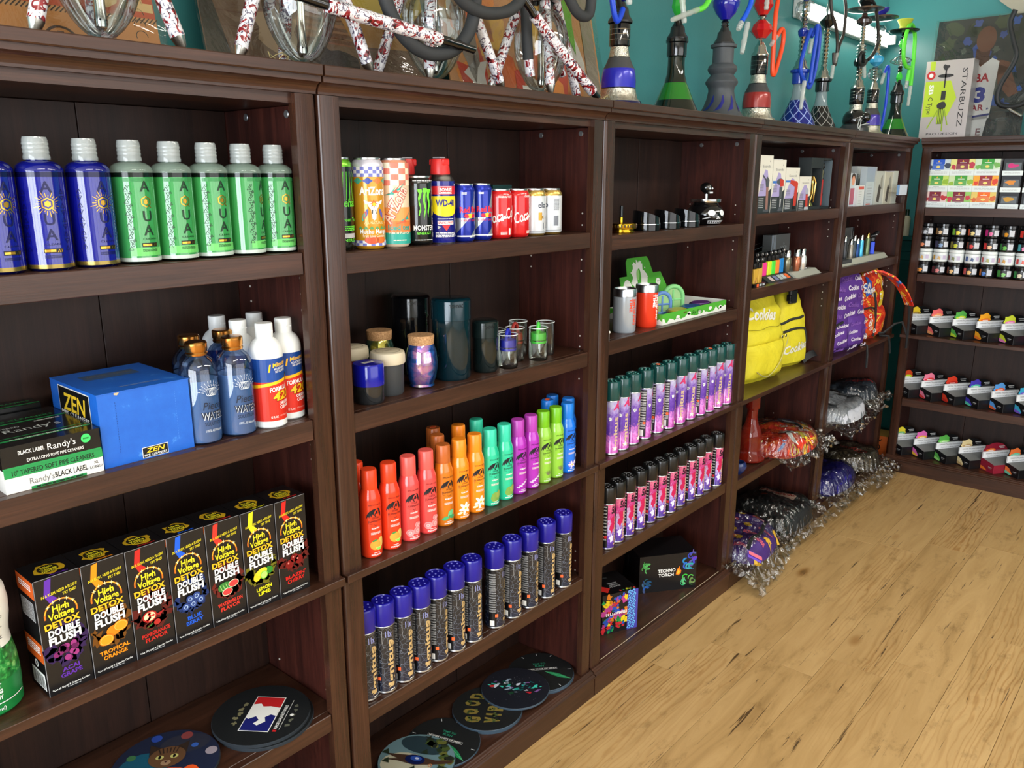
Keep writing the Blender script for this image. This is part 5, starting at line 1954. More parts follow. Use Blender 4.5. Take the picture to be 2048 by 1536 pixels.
def dr_teal(p, r):
 cols = [(40, 150, 140), (20, 90, 90), (150, 170, 190), (120, 80, 140), (60, 190, 170), (24, 60, 40), (200, 206, 220)]
 rdm = random.Random(12)
 for k in range(46):
  x = rdm.gauss(0.0, 0.045)
  y = 0.006 - 0.2 * x + rdm.gauss(0, 0.014)
  if x * x + y * y < (r - 0.02) ** 2:
   p.blob(x, y, rdm.uniform(0.004, 0.012), M(cols[k % 7], 0.4), 2 + k % 4, 9, k, 0.6, 0.45, rdm.uniform(-0.6, 0.6))
 for k in range(50):
  a, q = rdm.uniform(0, 2 * PI), rdm.uniform(0.01, r - 0.008)
  p.ell(q * math.cos(a), q * math.sin(a), 0.0006, 0.0006, LGREY, 2, 6)
 p.rect(-0.078, 0.004, -0.064, 0.014, M((190, 30, 34), 0.5), 7)
 p.blob(0.040, -0.030, 0.010, M((176, 30, 44), 0.5), 6, 9, 3, 0.4, 0.5)

def dr_tree(p, r):
 p.ell(0, 0, r - 0.001, r - 0.001, M((96, 124, 132), 0.5), 1, 40)
 p.ell(-0.02, -0.03, 0.07, 0.05, M((176, 172, 150), 0.5), 2)
 p.ell(0.0, 0.06, 0.07, 0.035, M((34, 52, 60), 0.5), 2)
 rdm = random.Random(5)
 for k in range(26):
  a = rdm.uniform(-0.2, 1.6)
  q = rdm.uniform(0.066, 0.094)
  p.blob(q * math.cos(a), q * math.sin(a), 0.010, M([(30, 44, 20), (60, 76, 30), (90, 92, 36), (20, 26, 16)][k % 4], 0.6), 3 + k % 3, 9, k, 0.5)
 br = M((58, 36, 24), 0.6)
 p.poly([(-0.09, 0.0), (-0.04, 0.008), (0.0, 0.014), (0.05, 0.010), (0.095, 0.024), (0.095, 0.012), (0.05, -0.006), (0.0, -0.022), (-0.05, -0.018), (-0.09, -0.024), (-0.05, -0.010)], br, 6)
 p.ell(-0.004, -0.002, 0.028, 0.018, M((14, 24, 70), 0.2), 7)
 p.ell(-0.002, 0.002, 0.016, 0.010, M((40, 70, 150), 0.2), 8)
 p.ell(0.0, 0.003, 0.006, 0.004, M((180, 190, 220), 0.2), 9)
 p.ring(0.044, -0.012, 0.004, 0.006, M((190, 120, 70), 0.4), 8, 12)
 for x, y in ((-0.076, -0.026), (0.012, 0.034), (-0.09, 0.006), (0.004, -0.036)):
  p.poly([(x - 0.012, y - 0.006), (x, y + 0.012), (x + 0.010, y - 0.008)], M((26, 40, 22), 0.6), 8)

disc('lower black mat under the clock face mat at the right', 1.7495, 0.104, Z, 0.104, 0.0, None, 0.006, RUBK, GLT)
disc('black clock face mat with green leaf, rightmost on the floor of its bookcase', 1.7485, 0.105, Z + 0.0063, 0.104, -0.72, dr_clock, 0.006, RUBK, GLT)
disc('black mat with mottled gold lettering under the teal skull mat', 1.502, 0.108, Z, 0.104, 0.62, dr_vibes, 0.012, RUBK, GLT)
disc('speckled black mat with teal and red figure, lying across two mats', 1.6235, 0.104, Z + 0.0128, 0.104, -0.80, dr_teal, 0.006, M((26, 28, 36), 0.35), GLT, (0.0, -0.006))
disc('black clock face mat with green leaf, nearer the camera', 1.318, 0.106, Z, 0.104, -1.25, dr_clock, 0.006, RUBK, GLT)
disc('round mat printed with a tree and a glassy blue eye, leftmost', 1.213, 0.100, Z + 0.0066, 0.104, -1.15, dr_tree, 0.006, RUBK, GLT)

# ================================================================== bookcase 3
Z = SH[2][0]
t = thing('spinning_ashtray', 'round gold ashtray with a black rod standing up from its lid', 'ashtray', (2.058, 0.062, Z))
q = MB()
q.lathe([(0, 0), (0.040, 0), (0.042, 0.002), (0.042, 0.006), (0.038, 0.008), (0.038, 0.010), (0.046, 0.012), (0.047, 0.015), (0.047, 0.026), (0.045, 0.028), (0, 0.029)], M((206, 160, 40), 0.18, 1.0), 36)
obj('dish', q, t)
q = MB()
for k in range(30):
 a = 2 * PI * k / 30
 q.box(-0.0022, 0.0022, -0.0008, 0.0008, -0.004, 0.004, M((60, 40, 10), 0.4), T=T3((0.0473 * math.cos(a), 0.0473 * math.sin(a), 0.0205), a + PI / 2))
obj('rim_pattern', q, t, kind='stuff')
q = MB()
q.cyl(0.006, 0.0285, 0.046, M((206, 160, 40), 0.18, 1.0), 16, b=0.001)
q.cyl(0.0052, 0.046, 0.079, M((20, 22, 24), 0.2), 16, b=0.001)
obj('rod', q, t)
BCH = M((22, 23, 25), 0.08, 0.6, 0.5)
for k, x in enumerate((2.192, 2.318, 2.444)):
 t = thing('dome_ashtray', ('glossy black slanted ashtray next to the gold ashtray', 'glossy black slanted ashtray, middle of the three', 'glossy black slanted ashtray next to the skull')[k], 'ashtray', (x, 0.058, Z), -0.35, 'black slanted ashtrays')
 q = MB()
 q.lathe([(0, 0), (0.042, 0), (0.044, 0.002), (0.044, 0.018), (0.042, 0.019), (0, 0.019)], BCH, 36)
 obj('base', q, t)
 q = MB()
 q.lathe([(0.042, 0.0185), (0.0445, 0.0192), (0.0445, 0.0215), (0.042, 0.022)], CHROME, 36)
 obj('ring', q, t)
 q = MB()
 n = 36
 r0 = 0.043
 vs = [(r0 * math.cos(2 * PI * i / n), r0 * math.sin(2 * PI * i / n), 0.0215) for i in range(n)]
 f = lambda x_: 0.048 - 0.016 * (x_ / r0) * 0.9
 vs += [(0.0415 * math.cos(2 * PI * i / n), 0.0415 * math.sin(2 * PI * i / n), f(0.0415 * math.cos(2 * PI * i / n))) for i in range(n)]
 vs += [(0.030 * math.cos(2 * PI * i / n), 0.030 * math.sin(2 * PI * i / n), f(0.030 * math.cos(2 * PI * i / n)) + 0.001) for i in range(n)]
 vs += [(0.026 * math.cos(2 * PI * i / n), 0.026 * math.sin(2 * PI * i / n), f(0.026 * math.cos(2 * PI * i / n)) - 0.006) for i in range(n)]
 fs = []
 for a in range(3):
  fs += [(a * n + i, a * n + (i + 1) % n, (a + 1) * n + (i + 1) % n, (a + 1) * n + i) for i in range(n)]
 fs.append(tuple(3 * n + i for i in range(n)))
 q.raw(vs, fs, BCH, True)
 obj('slanted_lid', q, t)

t = thing('skull_ashtray', 'glossy black skull ashtray with white features and a small skull on top', 'ashtray', (2.622, 0.085, Z), -0.15)
SK = M((16, 16, 17), 0.1, 0, 0.6)
WP = M((222, 224, 226), 0.4)
q = MB()
nu, nv = 40, 22

def skullf(u, v):
 th, ph = 2 * PI * u, PI * (0.0 + 0.86 * v)
 z = 0.044 - 0.050 * math.cos(PI - ph)
 z = 0.002 + 0.088 * v
 rr = 0.060 * (0.80 + 0.28 * math.sin(PI * min(1, v * 1.15)) - 0.10 * max(0, v - 0.75) / 0.25)
 if v < 0.02:
  rr *= 0.96
 x, y = rr * math.sin(th), -rr * math.cos(th)
 fy = max(0.0, math.cos(th))
 if fy > 0.2 and v < 0.35:
  y -= 0.006 * (fy - 0.2)
  x *= 1 - 0.12 * fy
 return (x, y, z)

q.grid(skullf, nu, nv, SK)
obj('skull', q, t)

def on_skull(u, v, e):
 x, y, z = skullf((u / (2 * PI)) % 1.0, max(0.0, min(1.0, v / 0.088)))
 l = math.hypot(x, y)
 return (x * (1 + (e + 0.0006) / l), y * (1 + (e + 0.0006) / l), z)

p = Print(on_skull, 0.12)
o0 = -0.22
for s_ in (-1, 1):
 p.ell(o0 + s_ * 0.36, 0.046, 0.22, 0.0115, WP, 2, rot=0)
p.poly([(o0 - 0.16, 0.022), (o0, 0.036), (o0 + 0.16, 0.022), (o0, 0.025)], WP, 2)
p.rect(o0 - 0.62, 0.004, o0 + 0.62, 0.017, WP, 1)
for k in range(8):
 p.rect(o0 - 0.58 + k * 0.15, 0.0055, o0 - 0.48 + k * 0.15, 0.0155, SK, 2)
p.rect(o0 - 0.62, 0.0100, o0 + 0.62, 0.0112, WP, 3)
p.line((o0 - 0.5, 0.03), (o0 - 0.9, 0.022), 0.004, WP, 2)
p.done('painted_face', t)
q = MB()
q.lathe([(0.040, 0.086), (0.052, 0.087), (0.053, 0.090), (0.053, 0.099), (0.051, 0.101), (0, 0.102)], CHROME, 36)
obj('rim', q, t)
q = MB()
q.cyl(0.0055, 0.101, 0.121, CHROME, 14)
obj('stem', q, t)
q = MB()
q.ball((0, 0.002, 0.143), 0.021, SK, 20, 12, 1.0)
q.box(-0.011, 0.011, -0.018, 0.006, 0.119, 0.131, SK, 0.003)
k_ = obj('skull_knob', q, t)
q = MB()
for s_ in (-1, 1):
 q.ball((0.003 + s_ * 0.007, -0.0165, 0.140), 0.0042, WP, 10, 6)
q.box(-0.006, 0.012, -0.0192, -0.017, 0.1215, 0.1275, WP)
obj('painted_eyes', q, k_)

t.scale = (1.0, 1.0, 0.88)
# ---- second shelf
Z = SH[2][1]
SIL = M((206, 208, 210), 0.28, 1.0)

def tumbler(label, x, y, col, ink, rz):
 t = thing('metal_tube_bottle', label, 'bottle', (x, y, Z), rz, 'metal tube bottles')
 r = 0.036
 b = M(col, 0.25, 0.15 if col[0] > 200 else 0.25, 0.3)
 q = MB()
 q.lathe([(0, 0), (r - 0.004, 0.0), (r, 0.006), (r, 0.112), (0, 0.112)], b, 36)
 obj('body', q, t)
 q = MB()
 q.lathe([(r, 0.1125), (r + 0.0004, 0.113), (r + 0.0004, 0.133), (r - 0.001, 0.136), (r - 0.003, 0.1365), (r - 0.004, 0.134), (r - 0.005, 0.124), (0, 0.123)], SIL, 36)
 obj('cap', q, t)
 p = Print(on_cyl(r, -1.12), 0.005)
 p.text('TIME', 0.0205, 0.087, 0.010, ink, 0.03, rot=-PI / 2, w=0.042)
 p.text('SMOKING', 0.034, 0.066, 0.010, ink, 0.03, rot=-PI / 2, w=0.080)
 p.done('lettering', t)
 return t

tumbler('silver metal tube bottle with red lettering', 2.090, 0.060, (168, 176, 184), M((226, 70, 40), 0.4), 0.0)
tumbler('red-orange metal tube bottle with white lettering', 2.220, 0.062, (232, 58, 30), WHITE, 0.15)

GRN = M((78, 168, 52), 0.45)
LG = M((150, 206, 120), 0.45)
t = thing('display_tray', 'green and white card display tray with cutout header', 'display box', (2.262, 0.026, Z), 0.0)
W_, D_, H_ = 0.445, 0.215, 0.036
q = MB()
wcard = M((228, 230, 222), 0.5)
q.box(0, W_, 0.0, D_, 0.0005, 0.002, wcard)
q.box(0, W_, 0.0, 0.002, 0.002, H_, GRN)
q.box(0, 0.002, 0.002, D_, 0.002, H_, GRN)
q.box(W_ - 0.002, W_, 0.002, D_, 0.002, H_, wcard)
q.box(0.002, W_ - 0.002, D_ - 0.002, D_, 0.002, H_, wcard)
obj('tray', q, t)
p = Print(on_front(0.0))
n = 40
xs = [W_ * i / n for i in range(n + 1)]
rdm = random.Random(2)
hs = [0.006 + 0.016 * rdm.random() ** 2 for i in range(n + 1)]
for i in range(n):
 p.add([(xs[i], 0.0), (xs[i + 1], 0.0), (xs[i + 1], hs[i + 1]), (xs[i], hs[i])], [(0, 1, 2, 3)], wcard, 1)
p.text('Sky Tray', 0.23, 0.014, 0.012, BLACK, 0.0, 0.3, w=0.07)
for i in range(5):
 p.ell(0.10 + i * 0.075, 0.016 + 0.004 * (i % 2), 0.012, 0.006, wcard, 1)
p.done('front_print', t)
p = Print(on_left(0.0))
for i in range(20):
 u0, u1 = -D_ + D_ * i / 20, -D_ + D_ * (i + 1) / 20
 p.add([(u0, 0), (u1, 0), (u1, 0.010 + 0.012 * ((i + 1) * 7 % 5) / 4), (u0, 0.010 + 0.012 * (i * 7 % 5) / 4)], [(0, 1, 2, 3)], wcard, 1)
p.text('Tray', -0.10, 0.016, 0.013, BLACK, 0.0, 0.3, w=0.06)
p.ell(-0.03, 0.022, 0.008, 0.007, wcard, 2, 6)
p.done('side_print', t)
# header card, cut to shape, leaning back
hd = [(0.0, 0.0), (0.29, 0.0), (0.29, 0.062), (0.262, 0.112), (0.212, 0.112), (0.195, 0.160), (0.183, 0.172), (0.062, 0.172), (0.050, 0.160), (0.046, 0.112), (0.0, 0.112)]
TH = T3((0.02, 0.160, 0.030), 0, R(78))
q = MB()
q.prism(hd, -0.0015, 0.0, GRN, TH)
hb = obj('header_card', q, t)
p = Print(lambda u, v, e: tuple(TH @ Vector((u, v, e))))
p.blob(0.120, 0.095, 0.046, wcard, 1, 34, 6, 0.22, 1.35)
for k in range(12):
 a = 2 * PI * k / 12 + 0.1
 p.ell(0.120 + 0.052 * math.cos(a), 0.095 + 0.066 * math.sin(a), 0.0035, 0.0028, wcard, 1, 8)
p.ell(0.118, 0.100, 0.012, 0.034, GRN, 3, rot=-0.15)
p.ell(0.112, 0.112, 0.009, 0.018, LG, 4, rot=-0.15)
p.text('STAR JET', 0.120, 0.050, 0.007, BLACK, 0.01, w=0.04, lay=4)
p.ell(0.040, 0.058, 0.030, 0.042, wcard, 1)
p.text('INSPIRED', 0.040, 0.070, 0.007, BLACK, 0.01, w=0.042, lay=3)
p.text('BY', 0.040, 0.052, 0.007, BLACK, 0.01, w=0.012, lay=3)
p.text('420', 0.040, 0.034, 0.008, BLACK, 0.01, w=0.022, lay=3)
p.ell(0.238, 0.078, 0.016, 0.014, wcard, 1, 6)
p.smalltext(0.238, 0.080, 0.018, 2, 0.0016, GREY, 2, 2)
p.done('header_print', hb)

def loopcase(label, x, y, z, col, rz, s_=1.0):
 """moulded silicone case with a carry loop, standing in the tray"""
 t = thing('silicone_case', label, 'silicone case', (x, y, z), rz, 'silicone cases in the green tray')
 cm = M(col, 0.5)
 inner = M((150, 196, 130), 0.4)
 pts = [(0.030 * math.cos(PI * k / 14) * s_, 0, (0.042 + 0.030 * math.sin(PI * k / 14)) * s_) for k in range(15)]
 pts = [(0.030 * s_, 0, 0.008)] + pts + [(-0.030 * s_, 0, 0.008)]
 q = MB()
 q.tube(pts, 0.0062 * s_, cm, 10)
 q.tube([(-0.030 * s_, 0, 0.009), (0.030 * s_, 0, 0.009)], 0.0062 * s_, cm, 10)
 obj('frame', q, t)
 q = MB()
 q.tube([(0, 0, 0.010), (0, 0, 0.062 * s_)], 0.004, cm, 8)
 q.tube([(-0.026 * s_, 0, 0.036 * s_), (0.026 * s_, 0, 0.036 * s_)], 0.004, cm, 8)
 obj('cross_bars', q, t)
 q = MB()
 q.prism([(0.027 * math.cos(PI * k / 14) * s_, (0.040 + 0.027 * math.sin(PI * k / 14)) * s_) for k in range(15)] + [(-0.027 * s_, 0.010), (0.027 * s_, 0.010)], -0.001, 0.001, inner, T3(rx=PI / 2))
 obj('window', q, t)
 return t

loopcase('orange silicone loop case at the left of the green tray', 2.322, 0.120, Z + 0.0025, (206, 120, 40), -0.9, 1.0)
loopcase('blue silicone loop case standing in the green tray', 2.415, 0.120, Z + 0.0025, (96, 140, 206), -0.45, 1.12)
loopcase('pale green silicone loop case standing in the green tray', 2.505, 0.130, Z + 0.0025, (130, 204, 130), -0.5, 1.3)

def flatcase(label, x, y, col, rz):
 t = thing('flat_silicone_case', label, 'silicone case', (x, y, Z + 0.0025), rz, 'flat cases lying in the green tray')
 q = MB()
 q.lathe([(0, 0.0), (0.034, 0.0), (0.040, 0.008), (0.040, 0.022), (0.036, 0.030), (0, 0.032)], M(col, 0.35), 28, sx=1.25, sy=0.8)
 obj('shell', q, t)
 q = MB()
 q.tube([(0.052 * math.cos(2 * PI * k / 28), 0.033 * math.sin(2 * PI * k / 28), 0.024) for k in range(28)], 0.0035, M(tuple(c * 0.5 for c in col), 0.3), 8, True)
 obj('rim', q, t)

flatcase('yellow and black flat case lying in the green tray', 2.420, 0.062, (176, 166, 50), 0.2)
flatcase('blue flat case lying in the green tray', 2.520, 0.066, (40, 90, 150), 0.15)
flatcase('purple flat case lying in the green tray', 2.622, 0.085, (90, 50, 120), 0.1)
t = thing('push_pin', 'small pin with white head stuck at the shelf corner', 'pin', (1.938, 0.012, Z))
q = MB()
q.cyl(0.0012, 0.0, 0.022, M((190, 190, 186), 0.3, 0.8), 8)
obj('shaft', q, t)
q = MB()
q.ball((0, 0, 0.025), 0.0042, WHITE, 12, 8)
obj('head', q, t)

# ---- bottom of bookcase 3: two printed cartons
Z = 0.087

def splash(p, w, h, cols, n, seed, x0, x1, r=0.012, lay=1):
 rdm = random.Random(seed)
 for k in range(n):
  p.blob(rdm.uniform(x0, x1), rdm.uniform(0.008, h - 0.008), rdm.uniform(r * 0.3, r), M(cols[k % len(cols)], 0.4), lay + k % 4, 12, seed * 50 + k, 0.55)

an = math.atan2(0.004 - 0.142, 2.579 - 2.387)
t = carton('torch_carton', 'large black carton with smoky neon corners and flame logo', 'box', (2.394, 0.152, Z), 0.232, 0.150, 0.150, (DK,) * 4, an)
p = Print(on_front(0))
rdm = random.Random(31)
for k in range(34):
 cx, cy, cc = [(0.030, 0.108, (60, 130, 60)), (0.030, 0.040, (30, 90, 140)), (0.200, 0.100, (36, 110, 170)), (0.204, 0.040, (70, 150, 80)), (0.214, 0.135, (70, 60, 150))][k % 5]
 p.ring(cx + rdm.gauss(0, 0.010), cy + rdm.gauss(0, 0.016), rdm.uniform(0.004, 0.012), rdm.uniform(0.0125, 0.0135), M(tuple(min(255, max(0, c + rdm.uniform(-20, 50))) for c in cc), 0.4), 1 + k % 4, 10, rdm.uniform(0, 3), rdm.uniform(3.4, 6))
p.text('TECHNO', 0.110, 0.078, 0.013, WHITE, 0.03, w=0.072)
p.text('TORCH', 0.108, 0.060, 0.013, WHITE, 0.03, w=0.062)
fl_ = M((226, 120, 30), 0.4)
p.poly([(0.148, 0.064), (0.158, 0.060), (0.168, 0.066), (0.170, 0.078), (0.164, 0.088), (0.164, 0.098), (0.154, 0.088), (0.150, 0.078)], fl_, 2)
p.poly([(0.152, 0.066), (0.160, 0.066), (0.164, 0.074), (0.158, 0.086), (0.154, 0.076)], YEL, 3)
p.done('front_print', t)
p = Print(on_left(0))
p.text('TORCH', -0.12, 0.085, 0.008, GREY, 0.02, rot=-PI / 2, w=0.05)
p.done('side_print', t)
an = math.atan2(0.026 - 0.086, 2.199 - 2.066)
VIO = M((70, 66, 160), 0.4)
t = carton('lighter_carton', 'black carton with rainbow paint splashes and blue flame border', 'box', (2.062, 0.090, Z), 0.142, 0.145, 0.150, (DK, DK, DK, VIO), an)
p = Print(on_front(0))
splash(p, 0.142, 0.150, [(200, 40, 50), (230, 200, 30), (30, 150, 70), (210, 120, 30), (40, 80, 180), (180, 60, 140)], 60, 3, 0.004, 0.098, 0.013)
p.rect(0.100, 0.0, 0.142, 0.150, VIO, 5)
for k in range(11):
 for j in range(2):
  x, y = 0.108 + j * 0.016 + 0.004 * (k % 2), 0.008 + k * 0.0135
  p.poly([(x - 0.010, y), (x, y + 0.010), (x + 0.006, y + 0.004), (x + 0.002, y - 0.005)], M((110, 190, 240), 0.4), 6)
  p.poly([(x - 0.006, y), (x, y + 0.006), (x + 0.003, y + 0.002), (x, y - 0.002)], M((40, 60, 150), 0.4), 7)
p.text('ITEM# PT132', 0.055, 0.079, 0.010, WHITE, 0.03, rot=PI, w=0.085, lay=6)
p.done('front_print', t)
p = Print(on_top(0.150))
p.text('LIGHTER', 0.075, 0.070, 0.007, LGREY, 0.02, rot=PI, w=0.036)
p.text('UN1057', 0.075, 0.058, 0.007, LGREY, 0.02, rot=PI, w=0.032)
p.text('CLASS 2.1', 0.075, 0.046, 0.007, LGREY, 0.02, rot=PI, w=0.042)
p.poly([(0.028, 0.012), (0.050, 0.036), (0.028, 0.060), (0.006, 0.036)], M((196, 40, 36), 0.4), 1)
p.smalltext(0.05, 0.11, 0.06, 2, 0.002, GREY, 1, 4)
splash(p, 0.142, 0.02, [(200, 200, 40), (40, 150, 90), (190, 60, 60)], 14, 9, 0.07, 0.138, 0.006)
p.done('top_print', t)
q = MB()
q.box(0, 0.82, 0, 0.0022, 0, 0.0006, M((196, 176, 150), 0.5))
tag(obj('edge_strip', q, None, (1.94, 0.0075, 0.0885)), 'thin pale strip lying along the front edge of the bottom shelf', 'strip')

# ================================================================== soft goods
def vnoise(x, y, z, s=0):
 from mathutils import noise as _n
 return _n.noise(Vector((x + s * 3.1, y + s * 1.7, z - s * 2.3)))

def fabric(name, c, c2=None, sc=40):
 n = NT(name)
 v = n.coords((1, 1, 1), 'Object')
 a = n.noise(v, sc, 4, 0.6)
 col = n.mix(a, c, c2 or tuple(x * 0.85 for x in c))
 b = n.noise(v, 14, 4, 0.6, 0.8)
 n.bump(b, 0.35, 0.02)
 return n.set(col, 0.65)

def camo(name, cols, sc=18):
 n = NT(name)
 v = n.coords((1, 1, 1), 'Object')
 a = n.noise(v, sc, 3, 0.5, 1.4)
 k = len(cols)
 col = n.ramp(a, [(0.28 + 0.46 * i / k, c) for i, c in enumerate(cols)], 'CONSTANT')
 b = n.noise(v, 14, 4, 0.6, 0.8)
 n.bump(b, 0.3, 0.02)
 return n.set(col, 0.6)

YB = fabric('yellow_nylon', (228, 214, 40), (206, 194, 36))
PB = fabric('purple_nylon', (96, 52, 150), (78, 40, 128))
REDP = camo('red_yellow_print', [(70, 110, 180), (196, 36, 22), (206, 44, 26), (226, 84, 30), (200, 34, 24), (236, 196, 60), (206, 44, 28), (228, 222, 212), (214, 100, 40)], 8)
BLKF = fabric('black_nylon', (24, 26, 28), (16, 17, 19))
WHTF = fabric('white_nylon', (206, 208, 216), (180, 184, 196))
BLUF = fabric('blue_nylon', (34, 26, 140), (26, 20, 112))
PURP = fabric('deep_purple_nylon', (70, 36, 120), (58, 30, 104))
WEB = M((36, 38, 40), 0.7)

class Bag:
 """standing bag: local front faces -y"""

 def __init__(s, w, h, d, prof, n=2.8, seed=0, amp=0.006):
  s.w, s.h, s.d, s.prof, s.n, s.seed, s.amp = w, h, d, prof, n, seed, amp

 def pf(s, v):
  P = s.prof
  for a, b in zip(P, P[1:]):
   if v <= b[0]:
    t = (v - a[0]) / (b[0] - a[0] + 1e-9)
    t = t * t * (3 - 2 * t)
    return a[1] + (b[1] - a[1]) * t, a[2] + (b[2] - a[2]) * t
  return P[-1][1], P[-1][2]

 def front(s, x, z):
  wv, dv = s.pf(max(0, min(1, z / s.h)))
  hw, hd = s.w / 2 * wv, s.d / 2 * dv
  q = min(0.98, abs(x) / max(hw, 1e-4))
  y = -hd * (1 - q ** s.n) ** (1 / s.n)
  return y + s.amp * vnoise(x * 14, y * 3, z * 14, s.seed)

 def surf(s, u, v):
  wv, dv = s.pf(v)
  a = 2 * PI * u
  c, q = math.cos(a), math.sin(a)
  e = 2 / s.n
  x = s.w / 2 * wv * math.copysign(abs(q) ** e, q)
  y = -s.d / 2 * dv * math.copysign(abs(c) ** e, c)
  z = s.h * v
  k = s.amp * vnoise(x * 14, y * 3, z * 14, s.seed)
  return (x, y + k, z)

 def mesh(s, mat):
  q = MB()
  q.grid(s.surf, 56, 36, mat)
  q.face([s.surf(i / 56, 1.0) for i in range(56)], mat, True)
  q.face([s.surf(i / 56, 0.0) for i in range(56)][::-1], mat, True)
  return q

 def printer(s, off=0.0012):
  return Print(lambda u, v, e: (u, s.front(u, v) - e - off, v), 0.02)

 def panel(s, x0, x1, z0, z1, out, mat, n=14):
  q = MB()

  def f(u, v):
   x, z = x0 + (x1 - x0) * u, z0 + (z1 - z0) * v
   b = (1 - abs(2 * u - 1) ** 4) * (1 - abs(2 * v - 1) ** 4)
   return (x, s.front(x, z) - out * b - 0.001 + 0.003 * vnoise(x * 25, 1, z * 25, s.seed + 2), z)
  q.grid(f, n, n, mat)
  return q

 def strip(s, pts, wd, mat, out=0.002):
  q = MB()
  q.tube([(x, s.front(x, z) - out, z) for x, z in pts], wd, mat, 6)
  return q

def script(p, t, x, y, size, mat, w, rot=0.0, lay=2, shear=0.25):
 p.text(t, x, y, size, mat, 0.03, shear, rot, w=w, lay=lay)

# ---- bookcase 4, third shelf: two yellow backpacks
Z = 0.785
t = thing('backpack', 'yellow backpack with white script and a hanging chain, in front', 'backpack', (3.200, 0.142, Z), -0.10, 'yellow backpacks')
B = Bag(0.350, 0.372, 0.150, [(0, 0.90, 0.80), (0.05, 1.0, 1.0), (0.45, 1.0, 0.98), (0.72, 0.94, 0.80), (0.90, 0.74, 0.5), (1.0, 0.62, 0.32)], 3.2, 1, 0.010)
obj('body', B.mesh(YB), t)
obj('pocket', B.panel(-0.165, 0.165, 0.012, 0.165, 0.020, YB), t)
obj('flap', B.panel(-0.168, 0.168, 0.160, 0.222, 0.012, YB, 12), t)
p = B.printer(0.002)
script(p, 'Cookies', -0.030, 0.262, 0.046, M((226, 226, 214), 0.6), 0.215, -0.10)
p.done('lettering', t)
q = MB()
q.tube([(-0.10 + 0.25 * k / 20, B.front(-0.10 + 0.25 * k / 20, 0.10) - 0.026, 0.150 - 0.13 * math.sin(PI * (0.25 + 0.75 * k / 20)) ** 0.9 + 0.02 * k / 20) for k in range(21)], 0.0024, M((226, 216, 150), 0.25, 0.6), 6)
obj('chain', q, t)
for x in (0.095, 0.130):
 q = MB()
 q.cyl(0.008, 0, 0.004, M((220, 210, 150), 0.2, 0.9), 14, T=T3((x, B.front(x, 0.178) - 0.018, 0.178), 0, PI / 2), b=0.001)
 obj('snap_button', q, t)
obj('seam', B.strip([(-0.165 + 0.33 * k / 14, 0.224 + 0.004 * math.sin(k)) for k in range(15)], 0.0012, M((150, 140, 24), 0.7), 0.004), t)

t = thing('sling_bag', 'yellow teardrop sling bag with black zips, behind the yellow backpack', 'backpack', (3.548, 0.150, Z), -0.16, 'yellow backpacks')
B = Bag(0.285, 0.335, 0.135, [(0, 0.80, 0.75), (0.06, 0.98, 1.0), (0.3, 1.0, 1.0), (0.6, 0.84, 0.86), (0.85, 0.66, 0.66), (0.95, 0.55, 0.5), (1.0, 0.40, 0.34)], 2.8, 4, 0.008)
obj('body', B.mesh(YB), t)
p = B.printer(0.002)
script(p, 'Cookies', 0.010, 0.070, 0.036, M((226, 226, 214), 0.6), 0.20, 0.06)
p.done('lettering', t)
obj('zip', B.strip([(-0.10 + 0.16 * k / 8, 0.200 + 0.030 * k / 8 + 0.006 * math.sin(k * 0.6)) for k in range(9)], 0.006, WEB), t)
obj('zip', B.strip([(-0.12 + 0.21 * k / 8, 0.158 + 0.016 * math.sin(PI * k / 9)) for k in range(9)], 0.006, WEB), t)
obj('zip', B.strip([(0.092 + 0.028 * k / 6, 0.160 - 0.06 * k / 6) for k in range(7)], 0.005, WEB), t)
q = MB()
q.box(-0.028, 0.028, -0.014, 0.002, 0.288, 0.350, M((30, 32, 34), 0.4), 0.004, T3((-0.03, -0.045, 0)))
q.box(-0.034, -0.022, -0.016, 0.004, 0.300, 0.330, M((18, 18, 20), 0.4), 0.002, T3((-0.03, -0.045, 0)))
obj('buckle', q, t)
q = MB()
q.grid(lambda u, v: (0.10 + 0.14 * u, -0.05 - 0.03 * u + 0.02 * (v - 0.5), 0.010 + 0.028 * math.sin(PI * u) + 0.03 * (v - 0.5) * 0.8), 12, 3, WEB)
obj('strap', q, t)

# ---- bookcase 5, third shelf: printed backpacks
t = thing('backpack', 'purple backpack covered in white script, left of the red one', 'backpack', (4.065, 0.118, Z), -0.16, 'printed backpacks')
B = Bag(0.405, 0.382, 0.18, [(0, 0.92, 0.85), (0.05, 1.0, 1.0), (0.5, 1.0, 0.96), (0.8, 0.96, 0.82), (0.95, 0.86, 0.62), (1.0, 0.76, 0.48)], 3.4, 7, 0.012)
obj('body', B.mesh(PB), t)
obj('pocket', B.panel(-0.20, -0.01, 0.01, 0.150, 0.026, PB), t)
obj('pocket', B.panel(0.0, 0.20, 0.012, 0.165, 0.024, PB), t)
p = B.printer(0.028)
wt, lv = M((222, 214, 232), 0.6), M((126, 84, 172), 0.6)
rdm = random.Random(8)
for j in range(4):
 for k in range(3):
  script(p, 'Cookies', -0.125 + k * 0.125 + 0.03 * (j % 2), 0.014 + j * 0.038, 0.016, wt if (j + k) % 4 else lv, 0.088, rdm.uniform(-0.05, 0.25))
p.done('lettering', t)
p = B.printer(0.003)
for j in range(5):
 for k in range(3):
  script(p, 'Cookies', -0.13 + k * 0.13 + 0.04 * (j % 2), 0.172 + j * 0.042, 0.022, wt if (j * 2 + k) % 3 else lv, 0.105, rdm.uniform(-0.1, 0.2))
script(p, 'Cookies', 0.165, 0.305, 0.020, wt, 0.11, -1.1)
p.done('lettering', t)
q = MB()
